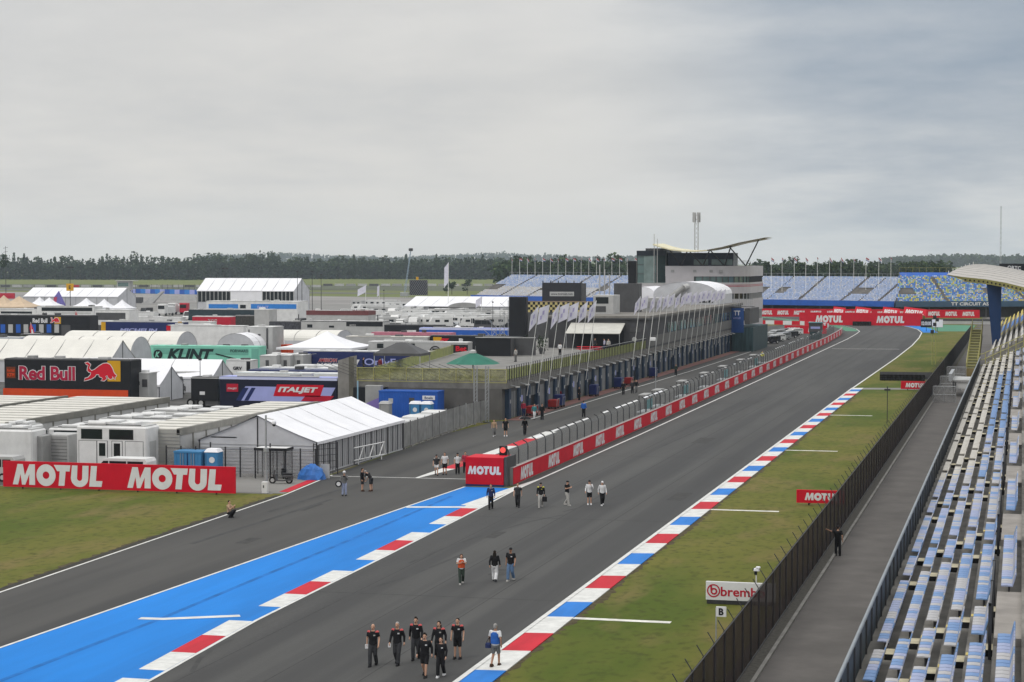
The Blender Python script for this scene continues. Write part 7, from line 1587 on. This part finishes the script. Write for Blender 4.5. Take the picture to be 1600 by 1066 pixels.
person('person in white shirt and black shorts between two others left of the red box', 695, 742, 'stand', .1, 'white', 'short', 'shorts', 'black', 'black', 'short', 'dk', None, None, 1.80)
person('person in white top and black trousers nearest the red box on its left', 715, 741, 'stand', .3, 'white', 'short', 'trousers', 'black', 'black', 'cap', 'black', 'black', None, 1.72)
person('person in dark red half hidden behind the left edge of the red box', 727, 739, 'stand', .3, 'crim', 'long', 'trousers', 'black', 'black', 'short', 'dk', None, None, 1.72)
p22 = person('man in a white cap and pale jeans carrying a camera on the pit lane', 538, 775, 'camera', .3, 'grey', 'long', 'trousers', 'ljeans', 'black', 'helmet', 'white', None, None, 1.82)
person('man in black clothes and shorts standing on the pit lane left of a bending man', 566, 768, 'stand', pi / 2, 'black', 'long', 'shorts', 'char', 'brown', 'short', 'dk', None, None, 1.74)
person('man in black clothes bending over on the pit lane', 580, 768, 'bend', -pi / 2 - .3, 'black', 'short', 'shorts', 'char', 'brown', 'short', 'greyhair', None, None, 1.78)
person('crouching person in a tan top at the edge of the pit entry line', 358, 809, 'crouch', pi / 2 - .2, 'tan', 'short', 'trousers', 'black', 'black', 'short', 'dk', None, None, 1.74)
person('man in black standing on the walkway with one arm stretched to the fence', 1309, 869, 'reach', pi - .1, 'black', 'short', 'trousers', 'black', 'black', 'cap', 'black', None, None, 1.78)
fl = dict(near=False)
person('person in tan clothes walking in the pit lane left of a black dressed one', 772, 682, 'walkA', .3, 'tan', 'short', 'trousers', 'grey', 'white', 'short', 'brown', None, None, 1.66, **fl)
person('person in black shirt and shorts walking in the pit lane with white shoes', 790, 682, 'stand', .3, 'black', 'short', 'shorts', 'black', 'white', 'short', 'dk', None, None, 1.82, **fl)
pu = person('person in black under a grey and black umbrella in the pit lane', 820, 680, 'walkA', .3, 'black', 'long', 'trousers', 'black', 'black', 'short', 'dk', None, None, 1.70, **fl)
person('person in a bright blue jacket seen from behind in the pit lane', 912, 652, 'stand', pi, 'blue', 'long', 'trousers', 'black', 'black', 'short', 'dk', None, None, 1.84, **fl)
for k, (px, py, lab, sh_, lw, fc) in enumerate(((786, 655, 'dark dressed person at the left corner of the garages', 'navy', 'black', 0), (791, 654, 'person in black beside the corner of the garages', 'black', 'black', 1), (818, 651, 'person in pink red top outside the second garage', 'crim', 'navy', .5), (835, 656, 'person in teal top walking before the near garages', 'teal', 'white', .6), (847, 656, 'person in black walking right of the teal top before the garages', 'black', 'black', .6), (874, 630, 'person in dark red outside a garage below the third flagpole', 'wine', 'black', 0), (905, 626, 'person in black standing in a garage doorway', 'black', 'black', 1.2), (974, 617, 'person in black at the left of three walking up the pit lane', 'black', 'black', .2), (988, 615, 'person in black in the middle of three walking up the pit lane', 'char', 'black', .2), (994, 614, 'person in dark clothes at the right of three walking up the pit lane', 'black', 'grey', .2), (1056, 587, 'dark figure far up the pit lane beside the white line', 'green', 'black', .2))):
    person(lab, px, py, 'walkA' if k % 2 else 'stand', fc, sh_, 'long', 'trousers', lw, 'black', 'short', 'dk', None, None, 1.74, 0, **fl)
person('worker in a bright yellow vest on the far pit wall platform', 1140, 566, 'stand', .5, 'yellow', 'long', 'trousers', 'grey', 'black', 'short', 'dk', None, None, 1.8, near=False, loc=Vector((wx(318) - 1.7, 318, 1.06)))
t = thing('marshal_platform', 'small steel platform carrying the yellow vested worker', 'platform', (wx(318) - 1.7, 318, 0)); q = MB(); q.box(-.8, .8, -1, 1, .95, 1.05, steel); q.build('deck', t)
for a in (-.7, .7): q = MB(); q.box(a - .05, a + .05, -.9, .9, 0, .95, dsteel); q.build('leg_frame', t)
for k, (x, y, lab, sh_, lw) in enumerate(((-61.3, 266, 'person in a white shirt on the roof terrace seen from behind', 'white', 'black'), (-63.0, 248, 'person in pale clothes on the roof terrace by the railing', 'lgrey', 'grey'), (-58.4, 282, 'person in lilac top in the small crowd under the awning', 'lilac', 'navy'), (-57.6, 281, 'person in pale grey top at the right of the small crowd under the awning', 'lgrey', 'black'), (-60.0, 283, 'person in dark top at the left of the small crowd under the awning', 'char', 'black'), (-74.0, 219.5, 'person in dark top seated side of the terrace below the black canopy', 'black', 'black'), (-71.8, 219, 'person in dark red top on the terrace below the black canopy', 'wine', 'black'))):
    person(lab, 0, 0, 'stand', pi + k, sh_, 'long', 'trousers', lw, 'black', 'short', 'dk', None, None, 1.78, 0, near=False, loc=Vector((x, y, TZ + .02)))
# things people carry
q = MB(); q.prism([(-.06, 0, -.10), (.06, 0, -.10), (.06, .02, .08), (-.06, .02, .08)], (.01, -.015, 0), sign_white); held('paper_sheet', 'white paper sheet in the hand of the bald man', 'paper', q, Vector(p1['wr']) + Vector((0, -.06, -.10)), .4)
q = MB(); q.prism([(-.05, 0, -.08), (.05, 0, -.08), (.05, .02, .07), (-.05, .02, .07)], (.01, -.015, 0), sign_white); held('paper_sheet', 'white paper sheet in the hand of the grey haired man', 'paper', q, Vector(p2['wr']) + Vector((0, -.06, -.10)), .3)
q = MB(); q.bbox(-.17, .17, -.07, .07, -.42, -.08, cloth('black'), .04); q.path([(-.1, 0, -.08), (-.07, 0, .02), (.07, 0, .02), (.1, 0, -.08)], .012, cloth('black')); held('hand_bag', 'black bag held by the person in the black and yellow jacket', 'bag', q, Vector(p14['wl']) + Vector((.03, -.05, -.05)), .2)
q = MB(); q.bbox(-.10, .10, -.06, .06, -.06, .06, cloth('black'), .02); q.tube((0, -.06, 0), (0, -.17, 0), .045, cloth('char'), n=10); held('photo_camera', 'black camera held up by the man in the white cap', 'camera', q, Vector(p22['wl']) + Vector((-.06, -.12, .02)), .3)
q = MB(); q.tube((0, -.04, 0), (0, .0, 0), .24, cloth('black'), n=20); q.tube((0, -.055, 0), (0, -.04, 0), .15, sign_white, n=20); q.tube((0, -.02, .0), (.18, .1, .12), .02, cloth('black')); held('round_reflector', 'round black and white disc carried by the man in the white cap', 'disc', q, Vector(p22['wr']) + Vector((-.08, -.06, -.10)), .2)
q = MB(); n = 8; pr = [(.62, 0), (.5, .14), (.28, .24), (.03, .29)]
for (ra, za), (rb, zb) in zip(pr, pr[1:]):
    for i in range(n): a, c = 2 * pi * i / n, 2 * pi * (i + 1) / n; q.quad((ra * cos(a), ra * sin(a), za), (ra * cos(c), ra * sin(c), za), (rb * cos(c), rb * sin(c), zb), (rb * cos(a), rb * sin(a), zb), [cloth('black'), cloth('grey')][1 if i in (3, 4) else 0])
q.tube((0, 0, -.75), (0, 0, .3), .012, dsteel); held('open_umbrella', 'open grey and black umbrella over the person in black in the pit lane', 'umbrella', q, pu.location + Vector((.05, -.15, 1.62)))
q = MB(); q.bbox(-.12, .12, -.08, .08, -.12, .10, cloth('navy'), .05); q.path([(-.08, 0, .10), (.06, .0, .34), (.08, 0, .10)], .012, cloth('black')); held('camera_bag', 'dark camera bag at the left side of the man in the blue vest', 'bag', q, p8.location + Vector((-.30, -.05, .92)))

# ================================================================== TREES
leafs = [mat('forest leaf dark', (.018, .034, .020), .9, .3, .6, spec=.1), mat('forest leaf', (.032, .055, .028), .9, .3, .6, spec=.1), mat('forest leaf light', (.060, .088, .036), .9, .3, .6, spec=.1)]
bark = mat('bark', (.07, .055, .04), .9, .3, 3)
def crown(q, c, h, r, kind, n, rnd, leaf=1.0, low=False):
    """crown of small leaf clumps spread through its volume; kind 0 round, 1 conifer, 2 tall oval"""
    c = Vector(c); lobes = [(Vector((rnd.gauss(0, .35) * r, rnd.gauss(0, .35) * r, h * rnd.uniform(.35, .9))), rnd.uniform(.4, .75) * r) for _ in range(6)]
    for i in range(n):
        if kind == 1:
            u = rnd.random() ** 1.3; z = h * ((.0 if low else .12) + (1.0 if low else .88) * u); rr = r * (1 - u) * (.75 + .35 * rnd.random()) + .15; a = rnd.uniform(0, 2 * pi); p = Vector((rr * cos(a), rr * sin(a), z - rr * .25))
        else:
            lc, lr = rnd.choice(lobes); v = Vector((rnd.gauss(0, 1), rnd.gauss(0, 1), rnd.gauss(0, 1))).normalized() * lr * rnd.random() ** .35
            v.z *= 1.25 if kind == 2 else .85; p = lc + v
            if p.z < h * .12 or (low and rnd.random() < .28): p.z = h * (.02 + .3 * rnd.random())
            if p.z > h: p.z = h - rnd.random() * h * .1
        d = Vector((rnd.gauss(0, 1), rnd.gauss(0, 1), rnd.gauss(0, .7))).normalized() * leaf * rnd.uniform(.5, 1.1); e_ = d.cross(Vector((rnd.gauss(0, 1), rnd.gauss(0, 1), rnd.gauss(0, 1)))).normalized() * leaf * rnd.uniform(.4, .8)
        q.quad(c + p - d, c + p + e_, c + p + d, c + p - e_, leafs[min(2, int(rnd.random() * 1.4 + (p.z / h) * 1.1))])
rt = random.Random(21)
for x0, x1, y, h_, nm in ((fx(230, 6000), fx(1100, 6000), 5900, 19, 'hills'), (fx(1350, 4200), fx(1750, 4200), 4150, 7, 'hills')):
    b = MB(); n = 24
    P = [(x0 + (x1 - x0) * i / n, h_ * min(1, 3 * sin(pi * i / n))) for i in range(n + 1)]
    for (xa, za), (xb, zb) in zip(P, P[1:]): b.quad((xa, y - 250, 0), (xb, y - 250, 0), (xb, y + 50, zb), (xa, y + 50, za), field); b.quad((xa, y + 50, za), (xb, y + 50, zb), (xb, y + 700, zb * .6), (xa, y + 700, za * .6), field)
    struct(b.build(nm))

def forest(name, label, pxs, D, htop, hvar, n_leaf, kinds, step, rows=3, leaf=1.4, fh=None, zg=0.0):
    q = MB()
    for row in range(rows):
        px = pxs[0] + rt.uniform(0, step)
        while px < pxs[1]:
            d = D + row * D * .022 + rt.uniform(-8, 8); x = fx(px, d); f = fh(px) if fh else 1.0
            h = htop * f * (rt.uniform(1 - hvar, 1 + hvar * .6)); k = rt.choice(kinds)
            q.tube((x, d, zg), (x, d, zg + h * .5), .25, bark, .12, 4)
            if rt.random() < .12: h *= 1.18
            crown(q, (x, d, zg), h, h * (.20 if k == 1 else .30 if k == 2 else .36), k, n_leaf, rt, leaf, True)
            px += step * rt.uniform(.6, 1.4)
    return tag(q.build(name), label, 'trees', None, 'stuff')
forest('conifer_forest', 'dark conifer forest along the horizon at left', (-30, 320), 1780, 20.0, .34, 130, [1, 1, 1, 2, 0], 7, 4, 1.6)
forest('broadleaf_forest', 'broad dark green forest along the horizon left of centre', (310, 830), 1900, 19.5, .22, 150, [0, 0, 2, 1], 7.5, 4, 1.8, lambda px: 1.22 if 325 < px < 350 or 380 < px < 432 else 1.0)
forest('distant_forest', 'hazy far forest ridge behind the nearer woods', (300, 1010), 6000, 27, .10, 60, [0, 2, 0, 1], 5, 2, 4.5, lambda px: .80 + .22 * sin(px / 55.0) + .06 * sin(px / 17), 18)
forest('stand_forest', 'green wood behind the left grandstand and its flagpoles', (780, 1010), 1050, 17.6, .10, 190, [0, 0, 2], 8.5, 3, 1.3)
forest('right_forest', 'hazy wooded rise behind the corner grandstand at right', (1380, 1680), 4200, 27, .08, 90, [0, 2, 0], 5, 3, 3.6, lambda px: .80 + .14 * min(1, max(0, (px - 1390) / 60)) * (1 if px < 1500 else max(.70, 1 - (px - 1500) / 250)), 6)
forest('low_wood', 'low dark wood behind the far grandstand right of the tower', (1180, 1480), 1250, 16.5, .12, 190, [0, 0, 2], 10, 3, 1.5)
for k, (px, top, wd, lab) in enumerate(((1202, 404, 22, 'round tree between the tower and the first right-hand flagpole'), (1222, 409, 20, 'low round tree left among the right-hand flagpoles'), (1247, 402, 26, 'broad round tree behind the third right-hand flagpole'), (1275, 407, 24, 'round tree behind the fifth and sixth right-hand flagpoles'), (1298, 407, 24, 'dark round tree behind the middle right-hand flagpoles'), (1320, 402, 18, 'tall loose tree standing out above its neighbours at right'), (1341, 413, 30, 'low wide tree left of the corner grandstand'), (1368, 414, 28, 'low tree just left of the corner grandstand railing'), (1423, 409, 36, 'dark broad tree rising behind the left end of the corner grandstand railing'), (1466, 411, 34, 'dark low tree behind the middle of the corner grandstand railing'))):
    Y = 860; p = Vector((fx(px, Y), Y, 0)); h = onY(px, top, Y).z; t = thing('round_tree', lab, 'tree', p, 0, 'trees behind the far grandstand'); q = MB(); q.tube((0, 0, 0), (0, 0, h * .5), .4, bark, .2, 6)
    for a in range(4): q.tube((0, 0, h * .35), (1.8 * cos(a * 1.6), 1.8 * sin(a * 1.6), h * .65), .18, bark, .08, 5)
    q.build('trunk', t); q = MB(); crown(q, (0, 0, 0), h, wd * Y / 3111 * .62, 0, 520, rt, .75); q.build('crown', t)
for k, (px, Y, h, lab) in enumerate(((706, 1010, 7, 'small dark shrub on the far field beside the big marquee'), (730, 1010, 8, 'taller dark shrub on the far field left of the left grandstand'), (697, 1040, 5, 'small shrub on the far field behind the tall feather flag'))):
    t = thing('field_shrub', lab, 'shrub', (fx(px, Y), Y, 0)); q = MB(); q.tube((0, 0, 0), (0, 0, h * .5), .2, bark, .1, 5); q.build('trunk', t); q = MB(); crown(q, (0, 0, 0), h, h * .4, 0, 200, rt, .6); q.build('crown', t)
# tyre-wall dashes and banners along the far circuit
q = MB()
for i in range(46):
    a = at(-10 + i * 18, 449 - (2 if i > 28 else 0), 0); q.box(a.x - 3.4, a.x + 3.4, a.y, a.y + 1, 0, 1.6, [lgrey, dgrey, lgrey, crimson if i in (4, 7) else grey][i % 4])
tag(q.build('tyre_wall', None), 'broken line of grey tyre walls along the distant circuit before the forest', 'tyre wall', None, 'stuff')
q = MB(); q.box(-22, 0, 0, 1, 0, 2.6, crimson); tag(q.build('red_hoarding', None, at(22, 467)), 'red hoarding on the far grass at the left edge', 'hoarding')
Y = 3200; t = thing('radio_mast', 'very tall faint radio mast on the horizon at the right edge', 'mast', (fx(1563, Y), Y, 0)); h = onY(1563, 322, Y).z; q = MB()
for a in range(3): q.tube((1.2 * cos(a * 2.1), 1.2 * sin(a * 2.1), 0), (.9 * cos(a * 2.1), .9 * sin(a * 2.1), h), .32, grey, n=4)
for i in range(40): q.tube((1.1 * cos(i * 2.1), 1.1 * sin(i * 2.1), h * i / 40), (1.1 * cos(i * 2.1 + 2.1), 1.1 * sin(i * 2.1 + 2.1), h * (i + 1) / 40), .2, grey, n=4)
q.build('lattice', t)
Y = 900; t = thing('old_mast', 'dark antenna mast with a bushy clump at the far left edge', 'mast', (fx(9, Y), Y, 0)); q = MB(); q.tube((0, 0, 0), (0, 0, 25), .18, dsteel, .1)
for z in (20, 22, 24): q.tube((-1.2, 0, z), (1.2, 0, z + .4), .08, dsteel)
q.build('pole', t); q = MB(); crown(q, (0, 0, 13), 8, 3.2, 0, 160, rt, .7); q.build('foliage', t)
# ================================================================== HAZE
b = MB(); b.box(-6500, 4500, -60, 7600, -1, 130, white); hz = b.build('haze'); hz['kind'] = 'stuff'; hz['label'] = 'thin grey air haze over the whole circuit'; hz['category'] = 'haze'
hm = bpy.data.materials.new('haze air'); hm.use_nodes = True; nt = hm.node_tree; nt.nodes.remove(nt.nodes['Principled BSDF'])
pv = nt.nodes.new('ShaderNodeVolumePrincipled'); pv.inputs['Color'].default_value = (.76, .86, 1.0, 1); pv.inputs['Density'].default_value = 0.00007; pv.inputs['Anisotropy'].default_value = 0.1
nt.links.new(pv.outputs[0], nt.nodes['Material Output'].inputs['Volume'])
hz.data.materials.clear(); hz.data.materials.append(hm)
